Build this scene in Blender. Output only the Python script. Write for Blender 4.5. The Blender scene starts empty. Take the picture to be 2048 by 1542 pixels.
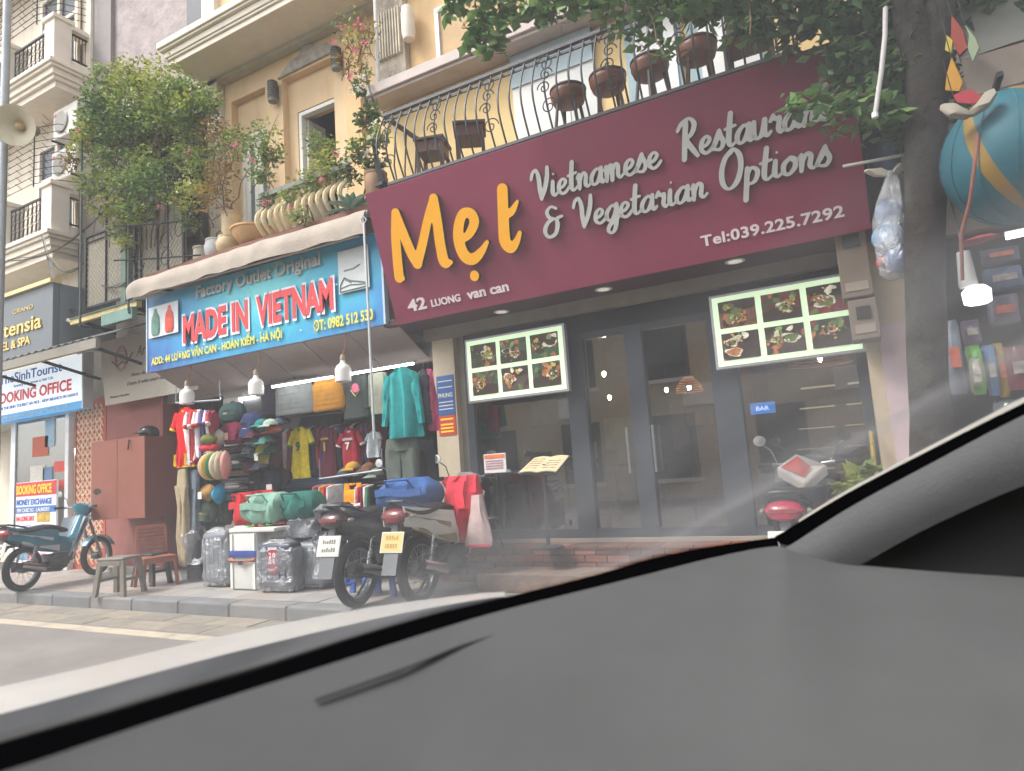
import bpy, math, random
import numpy as np
from mathutils import Vector, Matrix, noise
rnd = random.Random(42)
SC = bpy.context.scene
COL = SC.collection
PI = math.pi
# ------------------------------------------------------------------ camera
FPX, PCX, PCY, CH = 1304.0, 1024.0, 771.0, 1.3
def _cam_axes():
    ya, pi_, ro = (math.radians(a) for a in (27.519, 7.041, -4.079))
    fwd = Vector((-math.sin(ya)*math.cos(pi_), math.cos(ya)*math.cos(pi_), math.sin(pi_)))
    right = Vector((math.cos(ya), math.sin(ya), 0)); up = right.cross(fwd)
    return right*math.cos(ro)+up*math.sin(ro), up*math.cos(ro)-right*math.sin(ro), fwd
CR, CU, CW = _cam_axes()
CO = Vector((0, 0, CH))
cam_d = bpy.data.cameras.new('camera'); cam = bpy.data.objects.new('camera', cam_d); COL.objects.link(cam)
cam_d.sensor_width = 36; cam_d.lens = 36*FPX/2048; cam_d.clip_start = 0.02; cam_d.clip_end = 300
m = Matrix((CR, CU, -CW)).transposed().to_4x4(); m.translation = CO; cam.matrix_world = m
cam_d.dof.use_dof = True; cam_d.dof.focus_distance = 8.0; cam_d.dof.aperture_fstop = 4.2
SC.camera = cam
# ------------------------------------------------------------------ world, sun, exposure
W = bpy.data.worlds.new('World'); SC.world = W; W.use_nodes = True
nt = W.node_tree; nt.nodes.clear()
sky = nt.nodes.new('ShaderNodeTexSky'); sky.sky_type = 'NISHITA'; sky.sun_disc = False
sky.sun_elevation = math.radians(52); sky.sun_rotation = math.radians(215); sky.dust_density = 3; sky.air_density = 1.2
hs = nt.nodes.new('ShaderNodeHueSaturation'); hs.inputs['Saturation'].default_value = 0.22; hs.inputs['Value'].default_value = 1.0
bg = nt.nodes.new('ShaderNodeBackground'); bg.inputs['Strength'].default_value = 0.15
wo = nt.nodes.new('ShaderNodeOutputWorld')
nt.links.new(sky.outputs[0], hs.inputs['Color']); nt.links.new(hs.outputs[0], bg.inputs[0]); nt.links.new(bg.outputs[0], wo.inputs[0])
sl = bpy.data.lights.new('sun', 'SUN'); sl.energy = 1.3; sl.angle = math.radians(14); sl.color = (1, .95, .88)
so = bpy.data.objects.new('sun', sl); COL.objects.link(so)
_sd = Vector((-0.62, -0.55, 1.05)).normalized()
so.rotation_euler = _sd.to_track_quat('Z', 'Y').to_euler(); so.location = (-8, -4, 14)
SC.view_settings.view_transform = 'Standard'; SC.view_settings.look = 'None'
SC.view_settings.exposure = 1.2; SC.view_settings.gamma = 1
SC.cycles.max_bounces = 6; SC.cycles.transparent_max_bounces = 12; SC.cycles.volume_bounces = 0
SC.cycles.use_adaptive_sampling = True; SC.cycles.adaptive_threshold = 0.03
SC.cycles.use_denoising = True; SC.cycles.caustics_reflective = False; SC.cycles.caustics_refractive = False
SC.cycles.sample_clamp_indirect = 6
# ------------------------------------------------------------------ helpers
def at(px, py, Y):
    d = CW*FPX + CR*(px-PCX) - CU*(py-PCY)
    return CO + d*(Y/d.y)
def atz(px, py, z):
    d = CW*FPX + CR*(px-PCX) - CU*(py-PCY)
    return CO + d*((z-CH)/d.z)
def far(px, py, t):
    d = CW*FPX + CR*(px-PCX) - CU*(py-PCY)
    return CO + d.normalized()*t
def hexc(c):
    if isinstance(c, str): c = tuple(int(c[i:i+2], 16)/255 for i in (0, 2, 4))
    return tuple((x/12.92 if x <= .04045 else ((x+.055)/1.055)**2.4) for x in c)
_M = {}
def mat(color, rough=.7, metal=0., var=.12, scale=6., bump=.0, bscale=40., emit=0., coat=0., spec=.4, streak=0., grime=None, gamt=.4, trans=0.):
    """procedural surface: base colour (sRGB) varied by noise, optional fine relief, streaks and stains"""
    key = (str(color), rough, metal, var, scale, bump, bscale, emit, coat, spec, streak, str(grime), gamt, trans)
    if key in _M: return _M[key]
    m = bpy.data.materials.new('surface'); m.use_nodes = True; t = m.node_tree; N = t.nodes; L = t.links
    b = N['Principled BSDF']; b.inputs['Roughness'].default_value = rough; b.inputs['Metallic'].default_value = metal
    b.inputs['Specular IOR Level'].default_value = spec; b.inputs['Coat Weight'].default_value = coat
    c = hexc(color)
    tc = N.new('ShaderNodeTexCoord')
    if var > 0:
        n = N.new('ShaderNodeTexNoise'); n.inputs['Scale'].default_value = scale; n.inputs['Detail'].default_value = 6; n.inputs['Roughness'].default_value = .62
        L.new(tc.outputs['Object'], n.inputs['Vector'])
        r = N.new('ShaderNodeValToRGB'); r.color_ramp.elements[0].position = .32; r.color_ramp.elements[1].position = .68
        r.color_ramp.elements[0].color = (*[x*(1-var) for x in c], 1); r.color_ramp.elements[1].color = (*[min(1, x*(1+var*.7)) for x in c], 1)
        L.new(n.outputs['Fac'], r.inputs['Fac']); out = r.outputs['Color']
        if grime is not None:
            g = N.new('ShaderNodeTexNoise'); g.inputs['Scale'].default_value = 1.0; g.inputs['Detail'].default_value = 8; g.inputs['Roughness'].default_value = .7
            mp = N.new('ShaderNodeMapping'); mp.inputs['Scale'].default_value = (3.2, 3.2, .7 if streak else 3.2); L.new(tc.outputs['Object'], mp.inputs['Vector']); L.new(mp.outputs[0], g.inputs['Vector'])
            gr = N.new('ShaderNodeValToRGB'); gr.color_ramp.elements[0].position = .5; gr.color_ramp.elements[1].position = .72
            gr.color_ramp.elements[0].color = (0, 0, 0, 1); gr.color_ramp.elements[1].color = (gamt, gamt, gamt, 1); L.new(g.outputs['Fac'], gr.inputs['Fac'])
            mx = N.new('ShaderNodeMix'); mx.data_type = 'RGBA'; L.new(gr.outputs['Color'], mx.inputs['Factor']); L.new(out, mx.inputs['A']); mx.inputs['B'].default_value = (*hexc(grime), 1); out = mx.outputs['Result']
        L.new(out, b.inputs['Base Color'])
        if emit > 0: L.new(out, b.inputs['Emission Color'])
    else:
        b.inputs['Base Color'].default_value = (*c, 1); b.inputs['Emission Color'].default_value = (*c, 1)
    b.inputs['Emission Strength'].default_value = emit
    if bump > 0:
        n2 = N.new('ShaderNodeTexNoise'); n2.inputs['Scale'].default_value = bscale; n2.inputs['Detail'].default_value = 5
        L.new(tc.outputs['Object'], n2.inputs['Vector'])
        bp = N.new('ShaderNodeBump'); bp.inputs['Strength'].default_value = bump; bp.inputs['Distance'].default_value = .02
        L.new(n2.outputs['Fac'], bp.inputs['Height']); L.new(bp.outputs[0], b.inputs['Normal'])
    _M[key] = m; return m
def cloth_m(c): return mat(c, .9, var=.22, scale=14, bump=.25, bscale=60, spec=.2)
def leaf_mat(cols, trans=.35):
    m = bpy.data.materials.new('leaf'); m.use_nodes = True; t = m.node_tree; N = t.nodes; L = t.links; N.clear()
    g = N.new('ShaderNodeNewGeometry'); r = N.new('ShaderNodeValToRGB')
    e = r.color_ramp.elements
    for i, c in enumerate(cols):
        p = i/(len(cols)-1)
        if i == 0: q = e[0]
        elif i == len(cols)-1: q = e[-1]
        else: q = e.new(p)
        q.position = p; q.color = (*hexc(c), 1)
    L.new(g.outputs['Random Per Island'], r.inputs['Fac'])
    d = N.new('ShaderNodeBsdfPrincipled'); d.inputs['Roughness'].default_value = .5; tr = N.new('ShaderNodeBsdfTranslucent')
    L.new(r.outputs[0], d.inputs['Base Color']); L.new(r.outputs[0], tr.inputs['Color'])
    mx = N.new('ShaderNodeMixShader'); mx.inputs[0].default_value = trans; o = N.new('ShaderNodeOutputMaterial')
    L.new(d.outputs[0], mx.inputs[1]); L.new(tr.outputs[0], mx.inputs[2]); L.new(mx.outputs[0], o.inputs[0]); return m
def glass_mat(tint=(.9, .92, .92), refl=.12, rough=.02):
    m = bpy.data.materials.new('glass'); m.use_nodes = True; t = m.node_tree; N = t.nodes; L = t.links; N.clear()
    tr = N.new('ShaderNodeBsdfTransparent'); tr.inputs[0].default_value = (*tint, 1)
    gl = N.new('ShaderNodeBsdfGlossy'); gl.inputs['Roughness'].default_value = rough; gl.inputs[0].default_value = (.9, .9, .9, 1)
    lw = N.new('ShaderNodeLayerWeight'); lw.inputs[0].default_value = .25
    ma = N.new('ShaderNodeMath'); ma.operation = 'MULTIPLY_ADD'; ma.inputs[1].default_value = .8; ma.inputs[2].default_value = refl; ma.use_clamp = True
    L.new(lw.outputs['Fresnel'], ma.inputs[0])
    mx = N.new('ShaderNodeMixShader'); o = N.new('ShaderNodeOutputMaterial')
    L.new(ma.outputs[0], mx.inputs[0]); L.new(tr.outputs[0], mx.inputs[1]); L.new(gl.outputs[0], mx.inputs[2]); L.new(mx.outputs[0], o.inputs[0]); return m
def film_mat(diff=.16, gloss=.16, tint=(.88, .9, .93)):
    """thin crumpled clear plastic"""
    m = bpy.data.materials.new('clear_plastic'); m.use_nodes = True; t = m.node_tree; N = t.nodes; L = t.links; N.clear()
    tr = N.new('ShaderNodeBsdfTransparent'); tr.inputs[0].default_value = (*tint, 1)
    df = N.new('ShaderNodeBsdfDiffuse'); df.inputs[0].default_value = (.75, .78, .82, 1)
    gl = N.new('ShaderNodeBsdfGlossy'); gl.inputs['Roughness'].default_value = .22
    n = N.new('ShaderNodeTexNoise'); n.inputs['Scale'].default_value = 9; n.inputs['Detail'].default_value = 8; n.inputs['Distortion'].default_value = 1.6
    tc = N.new('ShaderNodeTexCoord'); L.new(tc.outputs['Object'], n.inputs['Vector'])
    bp = N.new('ShaderNodeBump'); bp.inputs['Strength'].default_value = 1; bp.inputs['Distance'].default_value = .05; L.new(n.outputs['Fac'], bp.inputs['Height'])
    L.new(bp.outputs[0], gl.inputs['Normal']); L.new(bp.outputs[0], df.inputs['Normal'])
    a = N.new('ShaderNodeMixShader'); a.inputs[0].default_value = diff; L.new(tr.outputs[0], a.inputs[1]); L.new(df.outputs[0], a.inputs[2])
    b = N.new('ShaderNodeMixShader'); b.inputs[0].default_value = gloss; L.new(a.outputs[0], b.inputs[1]); L.new(gl.outputs[0], b.inputs[2])
    o = N.new('ShaderNodeOutputMaterial'); L.new(b.outputs[0], o.inputs[0]); return m

class MB:
    def __init__(s): s.v = []; s.f = []; s.mi = []; s.c = 0
    def add(s, vs, fs):
        o = len(s.v); s.v += [tuple(v) for v in vs]; s.f += [tuple(i+o for i in f) for f in fs]; s.mi += [s.c]*len(fs); return s
    def box(s, x0, x1, y0, y1, z0, z1, M=None):
        vs = [Vector((x, y, z)) for z in (z0, z1) for y in (y0, y1) for x in (x0, x1)]
        if M is not None: vs = [M @ v for v in vs]
        return s.add(vs, [(0, 2, 3, 1), (4, 5, 7, 6), (0, 1, 5, 4), (2, 6, 7, 3), (0, 4, 6, 2), (1, 3, 7, 5)])
    def rbox(s, x0, x1, y0, y1, z0, z1, r=.02, M=None, n=3):
        """box with rounded vertical profile: stacked superellipse rings"""
        cx, cy, a, b = (x0+x1)/2, (y0+y1)/2, (x1-x0)/2, (y1-y0)/2; rings = []
        prof = [(z0+r*(1-math.cos(t)), r*(1-math.sin(t))) for t in [i*PI/2/n for i in range(n+1)]] + [(z1-r*(1-math.cos(t)), r*(1-math.sin(t))) for t in [PI/2-i*PI/2/n for i in range(n+1)]]
        for z, d in prof:
            ring = []
            for qx, qy, t0 in ((1, 1, 0), (-1, 1, PI/2), (-1, -1, PI), (1, -1, 1.5*PI)):
                for k in range(n+1):
                    t = t0+k*PI/2/n; ring.append(Vector((cx+qx*(a-r)+math.cos(t)*(r-d), cy+qy*(b-r)+math.sin(t)*(r-d), z)))
            rings.append(ring)
        if M is not None: rings = [[M @ v for v in q] for q in rings]
        return s.loft(rings)
    def beam(s, p, q, w=.03, h=None, up=(0, 0, 1)):
        p, q = Vector(p), Vector(q); d = (q-p); L = d.length
        if L < 1e-6: return s
        d /= L; u = Vector(up)
        if abs(d.dot(u)) > .98: u = Vector((0, 1, 0))
        a = d.cross(u).normalized(); b = a.cross(d); h = h or w; vs = []
        for e in (p, q):
            for i, j in ((-1, -1), (1, -1), (1, 1), (-1, 1)): vs.append(e+a*i*w/2+b*j*h/2)
        return s.add(vs, [(3, 2, 1, 0), (4, 5, 6, 7), (0, 1, 5, 4), (1, 2, 6, 5), (2, 3, 7, 6), (3, 0, 4, 7)])
    def loft(s, rings, cap=True):
        o = len(s.v); n = len(rings[0])
        for r in rings: s.v += [tuple(v) for v in r]
        for i in range(len(rings)-1):
            for k in range(n):
                a, b = o+i*n+k, o+i*n+(k+1) % n; s.f.append((a, b, b+n, a+n)); s.mi.append(s.c)
        if cap:
            s.f.append(tuple(o+k for k in reversed(range(n)))); s.f.append(tuple(o+(len(rings)-1)*n+k for k in range(n))); s.mi += [s.c]*2
        return s
    def tube(s, pts, r=.01, n=6, cap=True):
        pts = [Vector(p) for p in pts]; rings = []; ref = None
        for i, p in enumerate(pts):
            d = (pts[min(i+1, len(pts)-1)]-pts[max(i-1, 0)])
            if d.length < 1e-9: d = Vector((0, 0, 1))
            d.normalize()
            if ref is None or abs(ref.dot(d)) > .99: ref = Vector((0, 0, 1)) if abs(d.z) < .9 else Vector((1, 0, 0))
            a = (ref-d*ref.dot(d)).normalized(); b = d.cross(a); ref = a
            rr = r[i] if isinstance(r, (list, tuple)) else r
            rings.append([p+a*math.cos(t)*rr+b*math.sin(t)*rr for t in (2*PI*k/n for k in range(n))])
        return s.loft(rings, cap)
    def lathe(s, prof, n=16, M=None, cap=True):
        rings = [[Vector((r*math.cos(2*PI*k/n), r*math.sin(2*PI*k/n), z)) for k in range(n)] for r, z in prof]
        if M is not None: rings = [[M @ v for v in q] for q in rings]
        return s.loft(rings, cap)
    def prism(s, poly, y0, y1, M=None):
        """polygon in the XZ plane, extruded along Y"""
        n = len(poly); vs = [Vector((x, y0, z)) for x, z in poly]+[Vector((x, y1, z)) for x, z in poly]
        if M is not None: vs = [M @ v for v in vs]
        return s.add(vs, [tuple(range(n)), tuple(reversed(range(n, 2*n)))]+[(k, k+n, (k+1) % n+n, (k+1) % n) for k in range(n)])
    def quad(s, a, b, c, d): return s.add([a, b, c, d], [(0, 1, 2, 3)])
    def sheet(s, fn, nu, nv, th=0.):
        """grid surface fn(u, v), u, v in 0..1, with thickness th if given (solid)"""
        P = [[Vector(fn(i/nu, j/nv)) for i in range(nu+1)] for j in range(nv+1)]; w = nu+1
        vs = [p for r in P for p in r]; fs = [(j*w+i, j*w+i+1, (j+1)*w+i+1, (j+1)*w+i) for j in range(nv) for i in range(nu)]
        if th:
            k = len(vs); nn = []
            for j in range(nv+1):
                for i in range(nu+1):
                    du = P[j][min(i+1, nu)]-P[j][max(i-1, 0)]; dv = P[min(j+1, nv)][i]-P[max(j-1, 0)][i]; nn.append(du.cross(dv).normalized())
            vs = vs+[p-q*th for p, q in zip(vs, nn)]; fs = fs+[tuple(x+k for x in reversed(f)) for f in fs]
            edge = [i for i in range(nu)]; per = [(i, i+1) for i in range(nu)]+[(j*w+nu, (j+1)*w+nu) for j in range(nv)]+[(nv*w+i+1, nv*w+i) for i in reversed(range(nu))]+[((j+1)*w, j*w) for j in reversed(range(nv))]
            fs += [(b, a, a+k, b+k) for a, b in per]
        return s.add(vs, fs)
    def rings(s, rows, n=20, fold=0., k=7., seed=0., M=None, flat=2.6, cap=True):
        """stack of super-elliptic rings; rows = (cx, cy, cz, half width, half depth)"""
        R = []
        for i, (cx, cy, cz, a, b) in enumerate(rows):
            ring = []
            for q in range(n):
                t = 2*PI*q/n; c_, s_ = math.cos(t), math.sin(t)
                x = abs(c_)**(2/flat)*(1 if c_ > 0 else -1); y = abs(s_)**(2/flat)*(1 if s_ > 0 else -1)
                f = fold*noise.noise(Vector(((cx+a*x)*k, seed+y*.7, cz*k*.35)))*2
                g = fold*noise.noise(Vector((x*2+seed, y*2, cz*k*.5)))
                v = Vector((cx+a*x+g, cy+b*y+f, cz)); ring.append(M @ v if M is not None else v)
            R.append(ring)
        return s.loft(R, cap)
    def build(s, name, mats, parent=None, smooth=False, world=True, bevel=0, label=None, kind=None):
        vs = s.v
        if parent is not None and world:
            iv = wm(parent).inverted(); vs = [tuple(iv @ Vector(v)) for v in vs]
        me = bpy.data.meshes.new(name); me.from_pydata(vs, [], s.f)
        if not isinstance(mats, (list, tuple)): mats = [mats]
        for mm in mats: me.materials.append(mm)
        if len(mats) > 1: me.polygons.foreach_set('material_index', s.mi)
        if smooth:
            me.polygons.foreach_set('use_smooth', [True]*len(me.polygons))
            if smooth != 'all':
                try: me.set_sharp_from_angle(angle=math.radians(40))
                except Exception: pass
        o = bpy.data.objects.new(name, me); COL.objects.link(o)
        if parent is not None: o.parent = parent
        if bevel:
            b = o.modifiers.new('b', 'BEVEL'); b.width = bevel; b.segments = 2; b.limit_method = 'ANGLE'
        if label: o['label'] = label
        if kind: o['kind'] = kind
        return o
def wm(o):
    m = Matrix.LocRotScale(o.location, o.rotation_euler, o.scale)
    return wm(o.parent) @ m if o.parent else m
def tag(o, label, cat, group=None):
    o['label'] = label; o['category'] = cat
    if group: o['group'] = group
    return o
def thing(name, label, cat, loc=(0, 0, 0), rz=0, group=None, kind=None):
    o = bpy.data.objects.new(name, None); COL.objects.link(o); o.location = loc; o.rotation_euler = (0, 0, rz); o.empty_display_size = .1
    tag(o, label, cat, group)
    if kind: o['kind'] = kind
    return o
def struct(o): o['kind'] = 'structure'; return o
def dup(o, parent=None):
    c = o.copy(); COL.objects.link(c); c.parent = parent
    for ch in [x for x in o.children]: dup(ch, c)
    return c
_F = bpy.data.curves.new('f', 'FONT')
def text(body, h, m, parent, p, q=None, up=None, name='lettering', ext=.004, off=0., width=None, align='LEFT', shear=0., spacing=1., out=.002, label=None):
    """lettering: cap height h, starts at p, runs toward q; up = direction of the letters' tops"""
    c = bpy.data.curves.new('t', 'FONT'); c.body = body; c.size = 1; c.extrude = 0; c.offset = min(off/h*.7, .028 if h < .3 else .06); c.shear = shear; c.space_character = spacing; c.align_x = align; c.resolution_u = 3
    o = bpy.data.objects.new('t', c); COL.objects.link(o)
    dg = bpy.context.evaluated_depsgraph_get(); me = bpy.data.meshes.new_from_object(o.evaluated_get(dg))
    bpy.data.objects.remove(o); bpy.data.curves.remove(c)
    vs = [v.co.copy() for v in me.vertices]; fs = [tuple(f.vertices) for f in me.polygons]; bpy.data.meshes.remove(me)
    if not vs: return None
    s = h/.729; xs = [v.x for v in vs]; w0 = (max(xs)-min(xs))*s
    sx = s*(width/w0 if width else 1)
    p = Vector(p); X = (Vector(q)-p).normalized() if q is not None else Vector((1, 0, 0)); Z = Vector(up).normalized() if up is not None else Vector((0, 0, 1)); Nn = X.cross(Z).normalized()
    x0 = min(xs) if align == 'LEFT' else 0
    if parent is not None and h >= .075 and name == 'lettering':
        pa = list(range(len(vs)))
        def root(i):
            while pa[i] != i: pa[i] = pa[pa[i]]; i = pa[i]
            return i
        for f in fs:
            for i in f[1:]: pa[root(i)] = root(f[0])
        isl = {}
        for i in range(len(vs)): isl.setdefault(root(i), []).append(i)
        gr = sorted([[min(vs[i].x for i in g), max(vs[i].x for i in g), set(g)] for g in isl.values()], key=lambda g: g[0]); mg = []
        for g in gr:
            if mg and min(mg[-1][1], g[1])-max(mg[-1][0], g[0]) > .45*min(mg[-1][1]-mg[-1][0], g[1]-g[0]): mg[-1] = [min(mg[-1][0], g[0]), max(mg[-1][1], g[1]), mg[-1][2] | g[2]]
            else: mg.append(g)
        for g in mg:
            ix = sorted(g[2]); mp = {q: k for k, q in enumerate(ix)}; a = [p+X*((vs[q].x-x0)*sx)+Z*(vs[q].y*s)+Nn*(out+ext) for q in ix]; n = len(a); mb = MB(); mb.add(a+[v-Nn*ext for v in a], [])
            ff = [tuple(mp[i] for i in f) for f in fs if f[0] in g[2]]; cnt = {(f[i], f[(i+1) % len(f)]) for f in ff for i in range(len(f))}
            mb.f = ff+[(j, i, i+n, j+n) for (i, j) in cnt if (j, i) not in cnt]; mb.mi = [0]*len(mb.f); mb.build('letter', m, parent)
        return None
    a = [p+X*((v.x-x0)*sx)+Z*(v.y*s)+Nn*(out+ext) for v in vs]; b = [v-Nn*ext for v in a]; n = len(a); mb = MB(); mb.add(a+b, [])
    cnt = {}
    for f in fs:
        for i in range(len(f)):
            e = (f[i], f[(i+1) % len(f)]); cnt[e] = 1
    mb.f = list(fs)+[(j, i, i+n, j+n) for (i, j) in cnt if (j, i) not in cnt]; mb.mi = [0]*len(mb.f)
    return mb.build(name, m, parent, label=label, kind='stuff' if parent is not None and len(body) > 3 else None)
def spline(pts, n=8):
    """Catmull-Rom through tuples"""
    P = [np.array(p, float) for p in pts]; P = [2*P[0]-P[1]]+P+[2*P[-1]-P[-2]]; out = []
    for i in range(1, len(P)-2):
        for k in range(n):
            t = k/n; out.append(.5*((2*P[i])+(-P[i-1]+P[i+1])*t+(2*P[i-1]-5*P[i]+4*P[i+1]-P[i+2])*t*t+(-P[i-1]+3*P[i]-3*P[i+1]+P[i+2])*t**3))
    out.append(P[-2]); return out
def ink(strokes, cell=.04, org=None, X=None, Z=None, scale=1., ext=.03, out=0., shear=0., grow=0.):
    """cut-out letter from brush strokes [(x, y, r), ...]: marching squares on the strokes' distance field -> MB (slot 0 face, slot 1 sides)"""
    segs = []
    for st in strokes:
        pp = spline(st, 7) if len(st) > 2 else [np.array(p, float) for p in st]
        segs += [(pp[i], pp[min(i+1, len(pp)-1)]) for i in range(max(1, len(pp)-1))]
    A = np.array([a for a, b in segs]); B = np.array([b for a, b in segs]); A[:, 0] += A[:, 1]*shear; B[:, 0] += B[:, 1]*shear
    lo = np.minimum(A[:, :2].min(0), B[:, :2].min(0))-A[:, 2].max()-cell*2-grow; hi = np.maximum(A[:, :2].max(0), B[:, :2].max(0))+A[:, 2].max()+cell*2+grow
    xs = np.arange(lo[0], hi[0], cell); ys = np.arange(lo[1], hi[1], cell); gx, gy = np.meshgrid(xs, ys); F = np.full(gx.shape, 9.)
    for a, b in zip(A, B):
        d = b[:2]-a[:2]; L2 = max(1e-9, d@d); t = np.clip(((gx-a[0])*d[0]+(gy-a[1])*d[1])/L2, 0, 1)
        F = np.minimum(F, np.hypot(gx-a[0]-t*d[0], gy-a[1]-t*d[1])-(a[2]+t*(b[2]-a[2])))
    F -= grow
    P = Vector(org); X = Vector(X); Z = Vector(Z); Nn = X.cross(Z).normalized(); mb = MB(); vid = {}
    def V(key, x, y):
        if key not in vid:
            vid[key] = len(mb.v); mb.v.append(tuple(P+X*(x*scale)+Z*(y*scale)+Nn*(out+ext)))
        return vid[key]
    ny, nx = F.shape; edges = []; ins = F < 0
    for j in range(ny-1):
        for i in range(nx-1):
            q = [(i, j), (i+1, j), (i+1, j+1), (i, j+1)]; s = [ins[b, a] for a, b in q]
            if not any(s): continue
            poly = []; cut = []
            for k in range(4):
                (a, b), (c, d) = q[k], q[(k+1) % 4]
                if s[k]: poly.append(V((a, b), xs[a], ys[b]))
                if s[k] != s[(k+1) % 4]:
                    t = F[b, a]/(F[b, a]-F[d, c]); e = V(tuple(sorted([(a, b), (c, d)])), xs[a]+(xs[c]-xs[a])*t, ys[b]+(ys[d]-ys[b])*t); poly.append(e); cut.append((e, s[k]))
            if len(poly) > 2: mb.f.append(tuple(poly)); mb.mi.append(0)
            if len(cut) == 2:
                (e0, s0), (e1, s1) = cut; edges.append((e0, e1) if s0 else (e1, e0))
    n = len(mb.v); mb.v += [tuple(Vector(v)-Nn*ext) for v in mb.v]
    for a, b in edges: mb.f.append((a, a+n, b+n, b)); mb.mi.append(1)
    return mb
def leaves(mb, cen, rad, n, size, seed=0, hang=.2, shell=.0):
    r = random.Random(seed); cen = Vector(cen)
    for _ in range(n):
        d = Vector((r.gauss(0, 1), r.gauss(0, 1), r.gauss(0, 1)))
        if d.length < 1e-5: continue
        d.normalize(); u = r.random()**(1/2.2); p = cen+Vector((d.x*rad[0]*u, d.y*rad[1]*u, d.z*rad[2]*u))
        p += Vector((noise.noise(p*3), noise.noise(p*3+Vector((7, 0, 0))), noise.noise(p*3+Vector((0, 9, 0)))))*rad[0]*.35
        a = Vector((r.gauss(0, 1), r.gauss(0, 1), r.gauss(0, .5)-hang)).normalized(); s = size*(.6+.7*r.random())
        b = a.cross(Vector((r.gauss(0, .6), r.gauss(0, .6), 1))).normalized(); c = a.cross(b)
        mb.add([p, p+a*s*.45+b*s*.3+c*s*.06, p+a*s, p+a*s*.45-b*s*.3+c*s*.06], [(0, 1, 2), (0, 2, 3)])
    return mb
def twig(mb, p, q, r=.008, wob=.08, seed=0, n=6):
    p, q = Vector(p), Vector(q); rr = random.Random(seed); pts = []
    for i in range(n+1):
        t = i/n; w = math.sin(t*PI); pts.append(p.lerp(q, t)+Vector((rr.uniform(-1, 1), rr.uniform(-1, 1), rr.uniform(-1, 1)))*wob*w)
    mb.tube(pts, [r*(1-.6*i/n) for i in range(n+1)], 5); return pts
M_DARK = mat('24262a', .5); M_BLACK = mat('101113', .45); M_STEEL = mat('9a9ea3', .35, .8, var=.08); M_IRON = mat('26282c', .55, .3)
M_WHITE = mat('e6e4de', .5, var=.05); M_CHROME = mat('c9ccd0', .18, 1, var=.03); M_WOOD = mat('3c2418', .5, var=.3, scale=20); M_GLASS = glass_mat()
# ================================================================== SETTING: road, gutter, kerb, pavement
YK, YF = 4.62, 6.3
rd = MB(); rd.box(-60, 60, -40, 4.03, -.3, 0); struct(rd.build('road', mat('827c78', .9, var=.16, scale=1.3, bump=.35, bscale=120, grime='6b6663', gamt=.55)))
ln = MB(); ln.box(-40, 20, 3.83, 3.98, 0.0, .004); struct(ln.build('road_marking', mat('b9ae9a', .85, var=.16, scale=9, grime='86807a', gamt=.9)))
gb = MB(); gb.box(-40, 20, 4.03, YK+.02, -.3, -.012); gut = struct(gb.build('gutter', mat('55524d', .95)))
gm = [mat(c, .9, var=.2, scale=7, bump=.3, bscale=60, grime='6a655c') for c in ('8e877b', '968c7e', '867f76')]
x = -15.0; k = 0
for row in range(2):
    x = -14.5-row*.3; 
    while x < .4:
        w = .6; t = MB(); y0 = 4.035+row*.295; dz = rnd.uniform(-.003, .003); t.box(x+.006, x+w-.006, y0, y0+.285, -.1, -.0+dz); t.build('gutter_slab', gm[k % 3], gut, bevel=.004); x += w; k += 1
kb = MB(); kb.box(-40, 20, YK+.01, YK+.1, -.3, .10); kerb = struct(kb.build('kerb', mat('6b6c6c', .9)))
x = -14.6; km = [mat(c, .85, var=.15, scale=5, bump=.3, bscale=50, grime='7d7b76') for c in ('7c7d7e', '757678', '838180')]
while x < .4:
    t = MB(); t.box(x+.004, x+.796, YK, YK+.2, -.2, .13); t.build('kerb_stone', km[k % 3], kerb, bevel=.02); x += .8; k += 1
pv = MB(); pv.box(-40, 20, YK+.18, 12, -.3, .118); pave = struct(pv.build('pavement', mat('5c5a58', .95)))
pm = [mat(c, .82, var=.14, scale=4, bump=.15, bscale=50, grime='8f8a84') for c in ('9b9793', '928f8c', '9f9a95')]; pk = [mat(c, .82, var=.14, scale=4, grime='8f8a84') for c in ('a2968e', '9d9389')]
for j in range(4):
    x = -13.6
    while x < .6:
        i = round((x+13.6)/.4); t = MB(); y0 = YK+.205+j*.38; t.box(x+.004, x+.396, y0+.004, y0+.376, .05, .13+rnd.uniform(-.002, .002))
        t.build('paving_tile', (pk if (i+2*j) % 4 == 3 or (i//5+j) % 5 == 2 else pm)[(i*7+j*3) % 2], pave); x += .4

# ================================================================== OPPOSITE SIDE (seen mirrored in the restaurant glass)
ob = thing('opposite_house', 'pale townhouse across the street, seen only as a reflection in the restaurant glass', 'house', (-3, -7, 0))
MB().box(-16, 9, -7.6, -7, 0, 6.2).build('wall', mat('c4b69c', .9, grime='8b8274'), ob)
for i in range(8):
    for zz in (.6, 3.6):
        w_ = MB().box(-14.5+i*3, -13.2+i*3, -6.995, -6.95, zz, zz+1.9).build('window', mat('30363c', .2), ob)
        MB().box(-14.6+i*3, -13.1+i*3, -6.99, -6.9, zz-.12, zz-.002).build('sill', M_WHITE, w_)
for i in range(4): MB().box(-12.4+i*4, -11.5+i*4, -6.99, -6.6, 2.7, 3.3).build('cooling_unit', M_WHITE, ob)

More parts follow.
